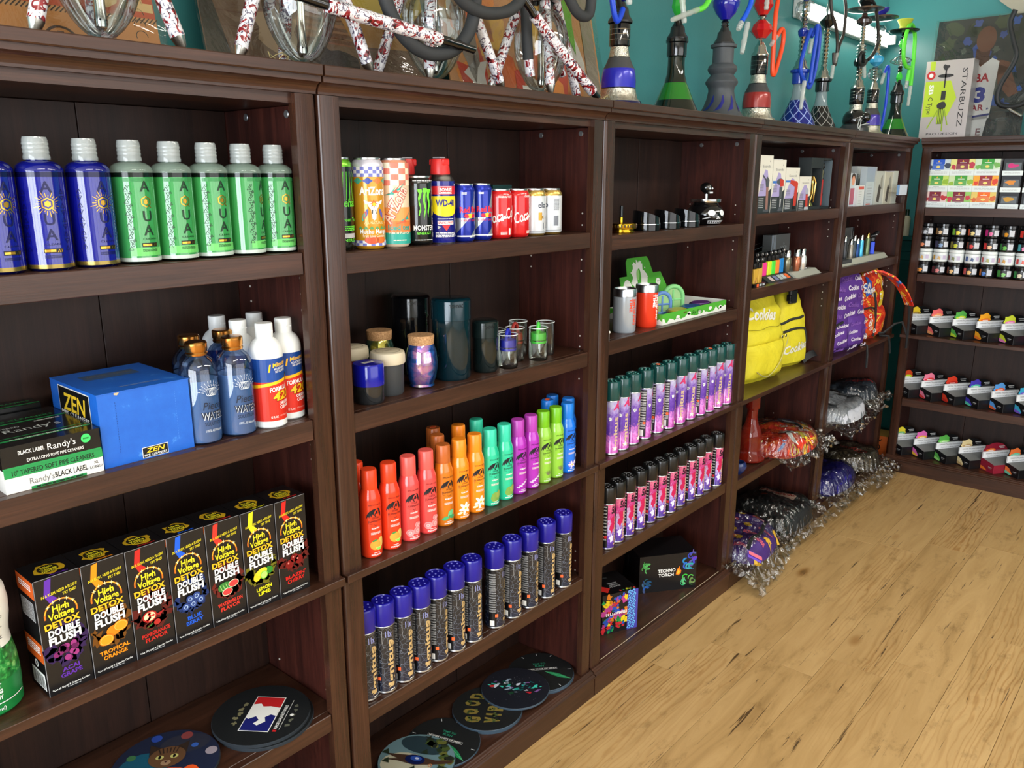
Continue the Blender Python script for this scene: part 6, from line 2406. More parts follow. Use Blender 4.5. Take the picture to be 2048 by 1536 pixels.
q.box(-0.17, -0.05, -0.010, 0.0, 0.160, 0.172, WEB, 0.002, T3((0, -0.098, 0), 0, 0, -0.2))
obj('zip', q, t)

t = thing('backpack', 'red, orange and yellow printed backpack with its strap hanging out', 'backpack', (4.447, 0.125, Z), -0.12, 'printed backpacks')
B = Bag(0.36, 0.372, 0.17, [(0, 0.90, 0.85), (0.05, 1.0, 1.0), (0.5, 1.0, 0.96), (0.8, 0.95, 0.82), (0.95, 0.80, 0.6), (1.0, 0.62, 0.42)], 3.2, 11, 0.010)
obj('body', B.mesh(REDP), t)
obj('pocket', B.panel(-0.16, 0.02, 0.01, 0.155, 0.030, REDP), t)
obj('pocket', B.panel(0.03, 0.17, 0.01, 0.170, 0.018, REDP), t)
p = B.printer(0.004)
for k in range(15):
 x, z = rdm.uniform(-0.14, 0.15), 0.19 + 0.165 * rdm.random()
 p.text('C' if k % 2 else 'ies', x, z, rdm.uniform(0.018, 0.034), WHITE if k % 3 else M((226, 90, 60), 0.5), 0.03, 0.2, rdm.uniform(-0.2, 0.3))
p.blob(-0.06, 0.285, 0.045, M((40, 90, 180), 0.6), 1, 14, 3, 0.35)
p.blob(-0.05, 0.290, 0.018, WHITE, 2, 12, 4, 0.4)
p.blob(0.10, 0.20, 0.04, M((234, 206, 60), 0.6), 1, 14, 5, 0.35)
p.done('pattern', t)
p = B.printer(0.034)
for k in range(8):
 p.text('Co', rdm.uniform(-0.13, 0.0), rdm.uniform(0.02, 0.13), 0.02, WHITE, 0.03, 0.2, rdm.uniform(-0.3, 0.3))
p.done('pattern', t)
obj('zip', B.strip([(-0.02 + 0.02 * math.sin(k * 0.5), 0.02 + 0.026 * k) for k in range(10)], 0.006, WEB, 0.024), t)
obj('zip', B.strip([(-0.16 + 0.19 * k / 10, 0.155 + 0.02 * math.sin(PI * k / 10)) for k in range(11)], 0.005, WEB, 0.012), t)
Ti = t.matrix_basis.inverted() if False else (Matrix.Translation((4.447, 0.125, Z)) @ Matrix.Rotation(-0.12, 4, 'Z')).inverted()
path = [(4.30, 0.09, 1.140), (4.315, 0.04, 1.165), (4.335, 0.0, 1.162), (4.37, -0.05, 1.135), (4.418, -0.085, 1.085), (4.45, -0.105, 1.040), (4.478, -0.115, 1.0), (4.484, -0.12, 0.985)]
q = MB()

def ribbon(path, wid, mat, q, th=0.004, T=None, side=Vector((0.55, 0.83, 0.0))):
 n = len(path)
 P = [Vector(a) for a in path]
 for s_ in (-1, 1):
  pass
 vs, fs = [], []
 for a in P:
  for k in (-1, 1):
   vs.append(a + side * wid * k)
 for a in P:
  for k in (-1, 1):
   vs.append(a + side * wid * k + Vector((0, 0, -th)))
 for i in range(n - 1):
  fs.append((2 * i, 2 * i + 1, 2 * i + 3, 2 * i + 2))
  o_ = 2 * n
  fs.append((o_ + 2 * i, o_ + 2 * i + 2, o_ + 2 * i + 3, o_ + 2 * i + 1))
  fs.append((2 * i, 2 * i + 2, o_ + 2 * i + 2, o_ + 2 * i))
  fs.append((2 * i + 1, o_ + 2 * i + 1, o_ + 2 * i + 3, 2 * i + 3))
 q.raw(vs, fs, mat, True, T)

ribbon(path, 0.032, REDP, q, 0.010, Ti)
obj('shoulder_strap', q, t)
q = MB()
q.tube([(4.484, -0.12, 0.985), (4.51, -0.118, 0.94), (4.545, -0.112, 0.88), (4.57, -0.108, 0.80), (4.60, -0.10, 0.73)], 0.006, WEB, 6, T=Ti)
obj('webbing', q, t)
q = MB()
q.tube([(4.50, 0.03, 0.81), (4.52, 0.0, 0.812), (4.56, -0.04, 0.86), (4.585, -0.07, 0.87), (4.59, -0.10, 0.80)], 0.006, WEB, 6, T=Ti)
obj('webbing', q, t)
q = MB()
q.tube([(4.22, 0.03, 0.790), (4.228, -0.013, 0.789), (4.232, -0.018, 0.74), (4.236, -0.018, 0.672)], 0.006, WEB, 6, T=Ti)
obj('webbing', q, t)
q = MB()
q.tube([(4.55, 0.03, 0.790), (4.572, -0.013, 0.789), (4.59, -0.018, 0.74), (4.608, -0.018, 0.69)], 0.006, WEB, 6, T=Ti)
obj('webbing', q, t)

# ---- packs lying flat in clear plastic wrap
FILM = thin_glass('crumpled_clear_film', (236, 238, 238), 0.10, 0.12, 0.85, 0.6, 22)

def flat_pack(label, c, hx, hy, h, z, mat, rz=0.0, wrap=None, seed=1, deco=None, extra=None, amp=0.010):
 """bag lying flat; local x, y plan; wrap = (x0, x1, y0, y1, droop) extents of the film"""
 t = thing('wrapped_backpack', label, 'backpack', (c[0], c[1], z), rz, 'backpacks lying in clear plastic wrap')

 def top(x, y):
  a, b = min(1, abs(x) / hx), min(1, abs(y) / hy)
  e = max(0.0, 1 - a ** 3 - 0.0) * max(0.0, 1 - b ** 3)
  zz = 0.004 + h * (max(0.0, e)) ** 0.42
  return zz + amp * vnoise(x * 16, y * 16, seed, seed) * min(1, e * 3)
 q = MB()

 def f(u, v):
  a, b = 2 * u - 1, 2 * v - 1
  # square-to-disc style rounding so that the outline has round corners
  x = hx * a * math.sqrt(1 - 0.38 * b * b)
  y = hy * b * math.sqrt(1 - 0.38 * a * a)
  a2, b2 = abs(a), abs(b)
  e = max(0.0, 1 - a2 ** 4) * max(0.0, 1 - b2 ** 4)
  return (x, y, 0.003 + h * e ** 0.40 * (0.86 + 0.5 * abs(vnoise(x * 5, y * 5, 2, seed))) + amp * vnoise(x * 16, y * 16, seed, seed) * min(1, e * 3) - 0.010 * max(0, vnoise(x * 28, y * 9, 7, seed)) * min(1, e * 3))
 q.grid(f, 40, 30, mat)
 q.face([f(i / 40, 0) for i in range(40)] + [f(1, i / 30) for i in range(30)] + [f(1 - i / 40, 1) for i in range(40)] + [f(0, 1 - i / 30) for i in range(30)], mat)
 obj('bag', q, t)

 def zat(x, y):
  a, b = x / hx, y / hy
  for _ in range(8):
   a = max(-1.0, min(1.0, x / hx / math.sqrt(1 - 0.38 * b * b)))
   b = max(-1.0, min(1.0, y / hy / math.sqrt(1 - 0.38 * a * a)))
  e = max(0.0, 1 - abs(a) ** 4) * max(0.0, 1 - abs(b) ** 4)
  return 0.003 + h * e ** 0.40 * (0.86 + 0.5 * abs(vnoise(x * 5, y * 5, 2, seed))) + amp * vnoise(x * 16, y * 16, seed, seed) * min(1, e * 3) - 0.010 * max(0, vnoise(x * 28, y * 9, 7, seed)) * min(1, e * 3)
 if deco:
  p = Print(lambda u, v, e: (u, v, zat(u, v) + e + 0.0025), 0.03)
  deco(p)
  p.done('print', t)
 if extra:
  extra(t, zat)
 x0, x1, y0, y1, droop = wrap
 q = MB()
 n1, n2 = 44, 34
 rdw = random.Random(seed)
 jit = [[(rdw.uniform(-1, 1), rdw.uniform(-1, 1), rdw.uniform(-1, 1)) for i in range(n1 + 1)] for j in range(n2 + 1)]

 def g(u, v):
  i, j = int(round(u * n1)), int(round(v * n2))
  x, y = x0 + (x1 - x0) * u, y0 + (y1 - y0) * v
  d = max(abs(x) / hx - 0.9, abs(y) / hy - 0.9, 0.0)
  zz = zat(x, y) + 0.010
  edge = min(1.0, d * 4)
  a = 0.003 + 0.010 * edge
  J = jit[j][i]
  zz += a * J[2] + 0.012 * edge * vnoise(x * 30, y * 30, 4, seed)
  yw = math.sin(rz) * x + math.cos(rz) * y + c[1]
  if yw < -0.035:
   zz -= droop * (-(yw + 0.035)) * 1.0
  else:
   zz = max(zz, 0.003)
  wob = 0.020 * vnoise(x * 9, y * 9, 9, seed) * edge
  return (x + a * J[0] * 0.8 + wob, y + a * J[1] * 0.8 + wob, zz)
 q.grid(g, n1, n2, FILM, smooth=False)
 obj('plastic_wrap', q, t)
 return t

def d_red(p):
 rdm = random.Random(3)
 for k in range(16):
  p.text(['C', 'oo', 'Co', 'ies'][k % 4], rdm.uniform(-0.17, 0.17), rdm.uniform(-0.12, 0.10), rdm.uniform(0.02, 0.035), WHITE if k % 2 else M((230, 90, 60), 0.5), 0.02, 0.2, rdm.uniform(-1.6, -0.6))
 p.blob(-0.06, -0.10, 0.05, WHITE, 1, 14, 5, 0.3)
 p.blob(-0.02, -0.115, 0.03, M((236, 210, 60), 0.6), 2, 14, 6, 0.3)
 p.blob(0.15, 0.02, 0.045, M((70, 120, 190), 0.6), 1, 14, 8, 0.3)

def x_zip(t, zat):
 q = MB()
 q.tube([(0.07 + 0.04 * math.sin(k * 0.6), -0.09 + 0.022 * k, zat(0.07, -0.09 + 0.022 * k) + 0.004) for k in range(9)], 0.006, WEB, 6)
 obj('zip', q, t)
 q = MB()
 q.tube([(-0.16 + 0.03 * k, 0.08 - 0.004 * k, zat(-0.16 + 0.03 * k, 0.08) + 0.004) for k in range(9)], 0.006, WEB, 6)
 obj('strap', q, t)

flat_pack('red and yellow printed backpack in clear plastic, lying beside the red vase', (3.405, 0.088), 0.215, 0.165, 0.085, SH[3][2], REDP, 0.0, (-0.24, 0.30, -0.185, 0.17, 0.55), 3, d_red, x_zip)

def d_back(p):
 red, cr = M((196, 60, 54), 0.5), M((226, 190, 170), 0.5)
 n = 10
 for k in range(n):
  a, b = -0.085 + 0.17 * k / n, -0.085 + 0.17 * (k + 1) / n
  f = lambda u: 0.088 + 0.012 * (1 - (u / 0.085) ** 2)
  p.add([(f(a), -a + 0.02), (f(b), -b + 0.02), (f(b) + 0.042, -b + 0.02), (f(a) + 0.042, -a + 0.02)], [(0, 1, 2, 3)], cr, 1)
 pts, fs, tw, y0, y1 = text_tris('BACKWOODS', 0.04)
 kx = 0.155 / tw
 o_ = [(0.096 + b * 0.040 + 0.012 * (1 - (a * kx / 0.085) ** 2), -a * kx + 0.02) for a, b in pts]
 p.add(o_, fs, red, 2)
 p.rect(0.035, 0.045, 0.060, 0.075, ORTAG, 2)

flat_pack('black backpack with a red and cream name patch, in clear plastic', (3.42, 0.085), 0.215, 0.165, 0.085, 0.087, BLKF, 0.0, (-0.24, 0.29, -0.20, 0.17, 0.55), 5, d_back)

def d_purp(p):
 pk, yl = M((206, 90, 110), 0.5), M((214, 170, 50), 0.5)
 k = 0
 for j in range(6):
  for i in range(4):
   x, y = -0.14 + j * 0.058, -0.13 + i * 0.075 + 0.03 * (j % 2)
   if (i + j) % 2:
    pts, fs, tw, y0, y1 = text_tris('BACKWOODS', 0.06)
    kx = 0.062 / tw
    p.add([(x + b * 0.022 + 0.005 * (1 - (a * kx / 0.031) ** 2), y - a * kx) for a, b in pts], fs, pk, 2)
   else:
    p.star(x, y, 0.013, 0.020, 8, yl, 1)
   k += 1
 p.rect(-0.09, -0.02, -0.065, 0.010, ORTAG, 3)

def x_tag(t, zat):
 q = MB()
 q.box(-0.02, 0.02, -0.03, 0.03, 0, 0.0015, M((120, 90, 220), 0.25, 0, 0.4), T=T3((-0.19, -0.128, 0.060), 0.4, 0.5, -0.3))
 q.box(-0.02, 0.0, -0.03, 0.03, 0.0016, 0.0022, M((240, 120, 140), 0.3), T=T3((-0.18, -0.128, 0.066), 0.4, 0.5, -0.3))
 obj('hang_tag', q, t)
 q = MB()
 q.tube([(-0.14 + 0.03 * k, -0.085 + 0.006 * math.sin(k), zat(-0.14 + 0.03 * k, -0.085) + 0.004) for k in range(9)], 0.008, BLKF, 6)
 obj('handle', q, t)

flat_pack('purple backpack with red and yellow badge print, in clear plastic', (3.035, 0.060), 0.180, 0.150, 0.085, 0.087, PURP, 0.12, (-0.24, 0.20, -0.185, 0.15, 0.75), 9, d_purp, x_tag)

def d_white(p):
 pass

def x_white(t, zat):
 q = MB()
 q.tube([(0.13 - 0.13 * math.cos(PI * k / 12), -0.05 + 0.10 * math.sin(PI * k / 12), zat(0.0, 0.0) + 0.002) for k in range(13)], 0.005, WEB, 6, T=T3((-0.13, 0, 0)))
 obj('strap', q, t)

flat_pack('white backpack in clear plastic on the shelf next to the corner', (4.04, 0.060), 0.205, 0.140, 0.075, SH[4][2], WHTF, 0.05, (-0.27, 0.40, -0.165, 0.15, 0.6), 13, None, x_white)
flat_pack('blue-grey backpack in clear plastic behind the white one', (4.43, 0.105), 0.16, 0.120, 0.080, SH[4][2], fabric('slate_nylon', (70, 84, 100), (50, 60, 76)), 0.0, (-0.17, 0.18, -0.16, 0.13, 0.6), 15, lambda p: p.text('DENIM', 0.05, -0.02, 0.03, M((190, 60, 60), 0.5), 0.03, 0, -1.2, w=0.14))
flat_pack('royal blue backpack in clear plastic on the lowest shelf', (4.02, 0.085), 0.225, 0.150, 0.085, 0.087, BLUF, 0.0, (-0.26, 0.22, -0.20, 0.155, 0.55), 17)

def d_back2(p):
 pts, fs, tw, y0, y1 = text_tris('BACKWOODS', 0.04)
 kx = 0.17 / tw
 p.add([(-0.01 + b * 0.050, -a * kx) for a, b in pts], fs, M((176, 70, 60), 0.5), 2)

flat_pack('brown camouflage backpack with a red name, in clear plastic by the corner', (4.43, 0.075), 0.175, 0.140, 0.085, 0.087, camo('brown_camouflage', [(70, 60, 46), (96, 84, 62), (56, 46, 36), (120, 104, 80), (64, 56, 44)], 22), 0.0, (-0.19, 0.21, -0.22, 0.15, 0.5), 19, d_back2)
t = thing('price_tag', 'small white tag lying on the floor below the blue backpack', 'tag', (4.22, -0.055, 0.0005), 0.5)
q = MB()
q.box(-0.022, 0.022, -0.010, 0.010, 0, 0.0008, WHITE)
obj('card', q, t)
q = MB()
q.tube([(-0.02, 0, 0.001), (-0.05, 0.012, 0.003), (-0.08, 0.015, 0.002)], 0.0012, LGREY, 5)
obj('string', q, t)

# ---- red glass vases on the fourth shelf of bookcase 4
VR = M((120, 26, 14), 0.06, 0, 0.6, alpha=0.68)
Z = SH[3][2]
vp = [(0, 0.001), (0.050, 0.0), (0.062, 0.008), (0.064, 0.016), (0.058, 0.028), (0.048, 0.042), (0.0455, 0.055), (0.0465, 0.10), (0.046, 0.118), (0.040, 0.138), (0.030, 0.160), (0.024, 0.182), (0.0225, 0.205), (0.0225, 0.225), (0.028, 0.232), (0.030, 0.238), (0.0302, 0.278), (0.032, 0.284), (0.028, 0.284), (0.026, 0.24), (0.019, 0.226), (0.019, 0.19)]
for k, (x, y, lb) in enumerate([(3.125, 0.080, 'red glass vase with flared foot in front of the printed backpack'), (2.985, 0.165, 'second red glass vase half hidden behind the upright')]):
 t = thing('glass_vase', lb, 'vase', (x, y, Z), 0, 'red glass vases')
 q = MB()
 q.lathe(vp, VR, 36)
 obj('glass', q, t)
t = thing('glass_bowl', 'small dark blue glass bowl at the foot of the red vase', 'bowl', (2.945, 0.045, Z))
q = MB()
q.lathe([(0, 0), (0.018, 0), (0.020, 0.003), (0.032, 0.018), (0.036, 0.034), (0.030, 0.048), (0.026, 0.05), (0.030, 0.034), (0, 0.008)], M((28, 44, 96), 0.08, 0, 0.5), 28)
obj('glass', q, t)
q = MB()
q.ball((0.030, -0.010, 0.030), 0.007, M((120, 150, 200), 0.1, 0, 0.5), 12, 8)
obj('glass_knob', q, t)

# ================================================================== bookcase 4, first shelf: torch boxes
Z = SH[3][0]
CRM = M((222, 220, 208), 0.5)
CHAR = M((46, 52, 54), 0.45)
LAV = M((168, 158, 206), 0.5)

def torch_box(label, x, w, h, y, art):
 t = carton('torch_box', label, 'box', (x, y, Z), w, 0.06, h, (CHAR, CRM, CRM, CRM), 0.0, 'cream and grey torch boxes')
 p = Print(on_front(0))
 n = 12
 pts = [(0, h), (0, h * 0.30)] + [(w * k / n, h * (0.30 + 0.02 * math.sin(k)) + 0.04 * (k / n) ** 2) for k in range(n + 1)] + [(w, h)]
 p.poly([(0, h), (0, h * 0.30), (w * 0.5, h * 0.30), (w, h * 0.44), (w, h)], CRM, 1)
 p.poly([(w * 0.02, h * 0.30), (w * 0.60, h * 0.30), (w * 0.80, h * 0.48), (w * 0.62, h * 0.74), (w * 0.44, h * 0.76), (w * 0.20, h * 0.55)], LAV, 2)
 p.text('Scorch', w * 0.52, h * 0.79, h * 0.050, GREY, 0.0, 0, 0, w=w * 0.56, lay=3)
 p.poly([(w * 0.74, h * 0.89), (w * 0.78, h * 0.885), (w * 0.765, h * 0.93)], GREY, 3)
 red, blu, gy = M((196, 56, 42), 0.4), M((60, 120, 200), 0.4), M((80, 84, 90), 0.4)
 if art == 0:
  p.poly([(w * 0.50, h * 0.56), (w * 0.62, h * 0.64), (w * 0.80, h * 0.58), (w * 0.76, h * 0.45), (w * 0.56, h * 0.46)], gy, 4)
  p.line((w * 0.28, h * 0.66), (w * 0.55, h * 0.57), 0.007, gy, 4)
  p.poly([(w * 0.58, h * 0.46), (w * 0.76, h * 0.46), (w * 0.80, h * 0.06), (w * 0.62, h * 0.06)], M((150, 110, 100), 0.4), 4)
  p.rect(w * 0.45, h * 0.02, w * 0.86, h * 0.065, gy, 4)
 elif art == 1:
  p.rect(w * 0.04, h * 0.555, w * 0.34, h * 0.60, blu, 4)
  p.ell(w * 0.62, h * 0.585, w * 0.28, h * 0.062, gy, 4)
  p.poly([(w * 0.58, h * 0.64), (w * 0.88, h * 0.62), (w * 0.90, h * 0.50), (w * 0.62, h * 0.49)], red, 5)
  p.poly([(w * 0.58, h * 0.48), (w * 0.82, h * 0.48), (w * 0.80, h * 0.28), (w * 0.62, h * 0.24)], gy, 4)
  p.poly([(w * 0.66, h * 0.24), (w * 0.78, h * 0.26), (w * 0.76, h * 0.10), (w * 0.68, h * 0.10)], LGREY, 4)
  p.poly([(w * 0.62, h * 0.09), (w * 0.84, h * 0.09), (w * 0.92, h * 0.02), (w * 0.50, h * 0.02)], gy, 4)
 elif art == 2:
  p.rect(w * 0.02, h * 0.665, w * 0.36, h * 0.71, blu, 4)
  p.poly([(w * 0.36, h * 0.72), (w * 0.82, h * 0.69), (w * 0.94, h * 0.64), (w * 0.90, h * 0.54), (w * 0.60, h * 0.58), (w * 0.36, h * 0.64)], red, 4)
  p.poly([(w * 0.70, h * 0.58), (w * 0.92, h * 0.58), (w * 0.86, h * 0.12), (w * 0.66, h * 0.12)], red, 5)
  p.rect(w * 0.64, h * 0.045, w * 0.86, h * 0.12, BLACK, 5)
 else:
  p.poly([(w * 0.60, h * 0.48), (w * 0.78, h * 0.48), (w * 0.82, h * 0.10), (w * 0.62, h * 0.10)], red, 4)
  p.ell(w * 0.68, h * 0.56, w * 0.14, h * 0.10, M((170, 174, 190), 0.4), 4)
  p.poly([(w * 0.56, h * 0.10), (w * 0.86, h * 0.10), (w * 0.92, h * 0.02), (w * 0.52, h * 0.02)], LGREY, 4)
 p.smalltext(w * 0.26, h * 0.25, w * 0.36, 6, 0.0030, LGREY, 3, art, 2.2)
 p.smalltext(w * 0.24, h * 0.50, w * 0.3, 6, 0.002, GREY, 3, art + 5, 2.2)
 p.done('front_print', t)
 return t

torch_box('tall cream and grey torch box at the left end', 2.925, 0.115, 0.212, 0.034, 0)
torch_box('cream and grey torch box with red headed torch and hanger slot', 3.044, 0.118, 0.198, 0.034, 1)
torch_box('cream and grey torch box with red pistol shaped torch', 3.166, 0.134, 0.170, 0.034, 2)
torch_box('small cream and grey torch box in front of the black case', 3.306, 0.122, 0.136, 0.034, 3)
t = carton('white_carton', 'white carton behind the torch boxes', 'box', (3.23, 0.130, Z), 0.12, 0.06, 0.205, (M((206, 214, 222), 0.5),) * 4)
t = thing('lighter_case', 'open black presentation case with a gold torch lighter', 'case', (3.432, 0.040, Z))
q = MB()
CK = M((36, 42, 44), 0.5)
q.box(0, 0.012, 0, 0.055, 0, 0.212, CK)
q.box(0.118, 0.130, 0, 0.055, 0, 0.212, CK)
q.box(0.012, 0.118, 0, 0.055, 0.170, 0.212, CK)
q.box(0.012, 0.118, 0, 0.055, 0, 0.012, CK)
q.box(0.012, 0.118, 0.045, 0.055, 0.012, 0.170, M((24, 26, 28), 0.7))
obj('case', q, t)
q = MB()
GT = M((212, 172, 96), 0.15, 1.0)
q.lathe([(0, 0.014), (0.026, 0.014), (0.024, 0.020), (0.013, 0.030), (0.012, 0.050), (0.016, 0.080), (0.020, 0.105), (0.020, 0.118), (0.015, 0.130), (0.008, 0.137), (0, 0.138)], GT, 20, c=(0.055, 0.022, 0), sy=0.7)
q.tube([(0.036, 0.01, 0.03), (0.045, 0.004, 0.07), (0.040, 0.004, 0.11), (0.052, 0.01, 0.135)], 0.004, GT, 8)
q.tube([(0.072, 0.01, 0.03), (0.064, 0.004, 0.07), (0.072, 0.004, 0.11), (0.060, 0.01, 0.135)], 0.004, GT, 8)
obj('gold_torch', q, t)
t = thing('lighter_case', 'open black case with a long red lighter at the right end', 'case', (3.566, 0.040, Z))
q = MB()
q.box(0, 0.10, 0, 0.05, 0, 0.010, CK)
q.box(0, 0.10, 0.045, 0.05, 0.010, 0.212, M((24, 26, 28), 0.7))
q.box(0.092, 0.10, 0, 0.045, 0.010, 0.212, M((90, 104, 112), 0.4))
q.box(0, 0.10, 0, 0.045, 0.204, 0.2125, CK)
obj('case', q, t)
q = MB()
q.box(0.016, 0.036, 0.008, 0.03, 0.012, 0.125, M((176, 44, 38), 0.35), 0.003)
q.box(0.018, 0.032, 0.010, 0.028, 0.1255, 0.165, M((150, 150, 110), 0.3, 0.5), 0.003)
q.box(0.020, 0.028, 0.012, 0.026, 0.1655, 0.185, CHROME, 0.002)
obj('red_lighter', q, t)
q = MB()
for k in range(6):
 q.ball((0.062 + 0.004 * (k % 2), 0.03, 0.030 + k * 0.030), 0.012, BLACK, 12, 8, 1.2)
obj('padded_insert', q, t)

# ---- second shelf: torch lighters
Z = SH[3][1]
TB = M((22, 23, 25), 0.35)

def torch(label, x, y, z, col, h, rz=-0.35, w=0.034):
 t = thing('torch_lighter', label, 'lighter', (x, y, z), rz, 'neon torch lighters')
 q = MB()
 q.box(-w / 2, w / 2, -0.010, 0.010, 0, h, M(col, 0.4), 0.002)
 obj('tank', q, t)
 q = MB()
 q.box(-0.013, 0.013, -0.010, 0.012, h, h + 0.024, TB, 0.004)
 q.cyl(0.010, -0.014, 0.014, TB, 16, T=T3((0.0, 0.0, h + 0.030), 0, R(70)), b=0.002)
 obj('head', q, t)
 q = MB()
 q.cyl(0.0052, 0, 0.004, M((200, 200, 200), 0.2, 0.8), 12, T=T3((0.0, -0.013, h + 0.035), 0, R(70)), b=0.001)
 obj('nozzle', q, t)
 return t

t = thing('lighter_rack', 'black stepped rack holding the neon torch lighters', 'rack', (2.955, 0.022, Z))
q = MB()
q.box(0.04, 0.385, 0.045, 0.13, 0.0, 0.022, TB, 0.002)
q.prism([(0.012, 0.0), (0.045, 0.0), (0.045, 0.022)], 0.135, 0.385, M((40, 44, 46), 0.4), RX)
obj('rack', q, t)
p = Print(lambda u, v, e: (u, 0.012 + 0.033 * v - e * 0.6, 0.022 * v + e))
for k, (x, c) in enumerate([(0.19, (206, 186, 180)), (0.235, (120, 130, 170)), (0.275, (180, 190, 190)), (0.31, (190, 200, 205)), (0.345, (240, 110, 50))]):
 p.rect(x - 0.016, 0.2, x + 0.014, 0.9, M(c, 0.5), 1)
p.done('card_labels', t)
for k, (x, c, n_, dz) in enumerate([(3.052, (214, 60, 110), 'dark pink torch lighter, leftmost of the neon row', 0.0), (3.098, (176, 160, 60), 'mustard torch lighter squeezed between the pink ones', 0.0), (3.138, (250, 60, 150), 'hot pink torch lighter in the neon row', -0.002), (3.184, (216, 236, 50), 'yellow torch lighter in the neon row', 0), (3.222, (84, 226, 70), 'neon green torch lighter in the neon row', 0), (3.262, (250, 140, 50), 'orange torch lighter in the neon row', 0), (3.304, (30, 130, 206), 'blue torch lighter at the right of the neon row', 0.004)]):
 torch(n_, x, 0.088, Z + 0.0222, c, 0.056 + dz, 0.0)
for k, x in enumerate((2.952, 2.992)):
 o = torch(('gold torch lighter at the far left, beside the upright', 'gold torch lighter in front of the pink ones')[k], x, 0.040, Z + 0.012, (206, 164, 60), 0.056, 0.0, 0.032)
 p = Print(on_front(-0.0101))
 p.text('Zico', 0.003, 0.012, 0.007, M((160, 60, 80), 0.5), 0.02, 0, 1.1, w=0.024)
 p.done('lettering', o)
t = carton('lighter_card_box', 'low black box with orange and white print under the gold lighters', 'box', (2.925, 0.022, Z), 0.105, 0.06, 0.0118, (BLACK,) * 4)
p = Print(on_front(0))
p.rect(0.022, 0.0005, 0.040, 0.0115, ORTAG)
p.rect(0.046, 0.002, 0.066, 0.010, LGREY)
p.rect(0.074, 0.002, 0.094, 0.010, LGREY)
p.done('front_print', t)
for k, (x, y, c, n_) in enumerate([(3.352, 0.078, (120, 118, 100), 'bronze metal bottle shaped lighter'), (3.416, 0.062, (176, 108, 80), 'copper metal bottle shaped lighter'), (3.476, 0.062, (226, 224, 220), 'white metal bottle shaped lighter'), (3.325, 0.122, (140, 142, 140), 'grey metal bottle shaped lighter behind the others')]):
 t = thing('bottle_lighter', n_, 'lighter', (x, y, Z + 0.022), 0, 'bottle shaped lighters')
 q = MB()
 q.lathe([(0, 0), (0.013, 0), (0.017, 0.02), (0.019, 0.04), (0.017, 0.056), (0.013, 0.062), (0, 0.062)], M(c, 0.25, 0.7), 20)
 obj('body', q, t)
 q = MB()
 q.lathe([(0.0125, 0.062), (0.0125, 0.088), (0.011, 0.090), (0.006, 0.089), (0.006, 0.080), (0, 0.08)], CHROME, 18)
 obj('cap', q, t)
t = thing('display_stand', 'pale grey sloping stand with the bottle shaped lighters', 'stand', (3.335, 0.022, Z))
q = MB()
q.prism([(0.0, 0.0), (0.150, 0.0), (0.150, 0.0215), (0.030, 0.0215)], 0.0, 0.27, M((170, 172, 160), 0.4), RX)
obj('base', q, t)
q = MB()
q.cyl(0.013, 0.0217, 0.026, CHROME, 18, c=(0.215, 0.055, 0), b=0.001)
obj('empty_socket', q, t)
GY = M((104, 108, 108), 0.45)

def crest(p, x, y, s_, m):
 p.star(x, y + 0.010 * s_, 0.001 * s_, 0.004 * s_, 5, m, 2)
 for k in (-1, 1):
  p.ring(x + k * 0.006 * s_, y, 0.004 * s_, 0.0055 * s_, m, 2, 12)
  p.line((x, y), (x + k * 0.014 * s_, y - 0.012 * s_), 0.002 * s_, m)
  p.line((x + k * 0.004 * s_, y - 0.008 * s_), (x + k * 0.016 * s_, y + 0.004 * s_), 0.0016 * s_, m)

t = carton('gift_box', 'upright grey box with crest and striped edge behind the torch lighters', 'box', (3.470, 0.205, Z), 0.20, 0.04, 0.162, (GY, GY, GY, GY))
p = Print(on_front(0))
for k in range(4):
 p.rect(0.006 + k * 0.012, 0, 0.011 + k * 0.012, 0.162, M((190, 204, 220), 0.4), 1)
crest(p, 0.135, 0.100, 2.0, M((170, 180, 186), 0.4))
p.done('front_print', t)
t = thing('blister_cards', 'black blister cards standing above the torch lighters', 'cards', (2.965, 0.150, Z))
q = MB()
for k in range(4):
 q.box(0, 0.26, -0.0005, 0.0005, 0, 0.05, M([(20, 22, 24), (16, 40, 48), (30, 30, 32), (18, 20, 22)][k], 0.25), T=T3((0.0, 0.02 * k, 0.075 + 0.010 * k), 0.0, R(62), -R(6)))
q.box(0.02, 0.24, 0.03, 0.09, 0.0, 0.078, TB)
obj('cards', q, t)

# ================================================================== bookcase 5, first and second shelf
Z = SH[4][0]
RW2 = M((214, 220, 220), 0.4)

def sleeve(label, x, y, w, d, h, mats, draw=None, rz=0.0):
 t = carton('merchandise_box', label, 'box', (x, y, Z), w, d, h, mats, rz, 'white packaged goods')
 if draw:
  p = Print(on_front(0))
  draw(p, w, h)
  p.done('front_print', t)
 return t

def dA(p, w, h):
 p.rect(w * 0.1, h * 0.80, w * 0.9, h * 0.95, M((206, 90, 80), 0.5), 1)
 for k in range(6):
  p.rect(w * 0.15, h * (0.68 - 0.11 * k), w * 0.6, h * (0.69 - 0.11 * k), GREY, 1)

def dB(p, w, h):
 p.rect(0, h * 0.62, w, h, M((150, 166, 186), 0.3), 1)
 for k in range(7):
  p.rect(w * 0.2, h * (0.52 - 0.075 * k), w * 0.75, h * (0.53 - 0.075 * k), GREY, 1)
 p.rect(w * 0.2, h * 0.01, w * 0.7, h * 0.04, M((206, 90, 80), 0.5), 1)

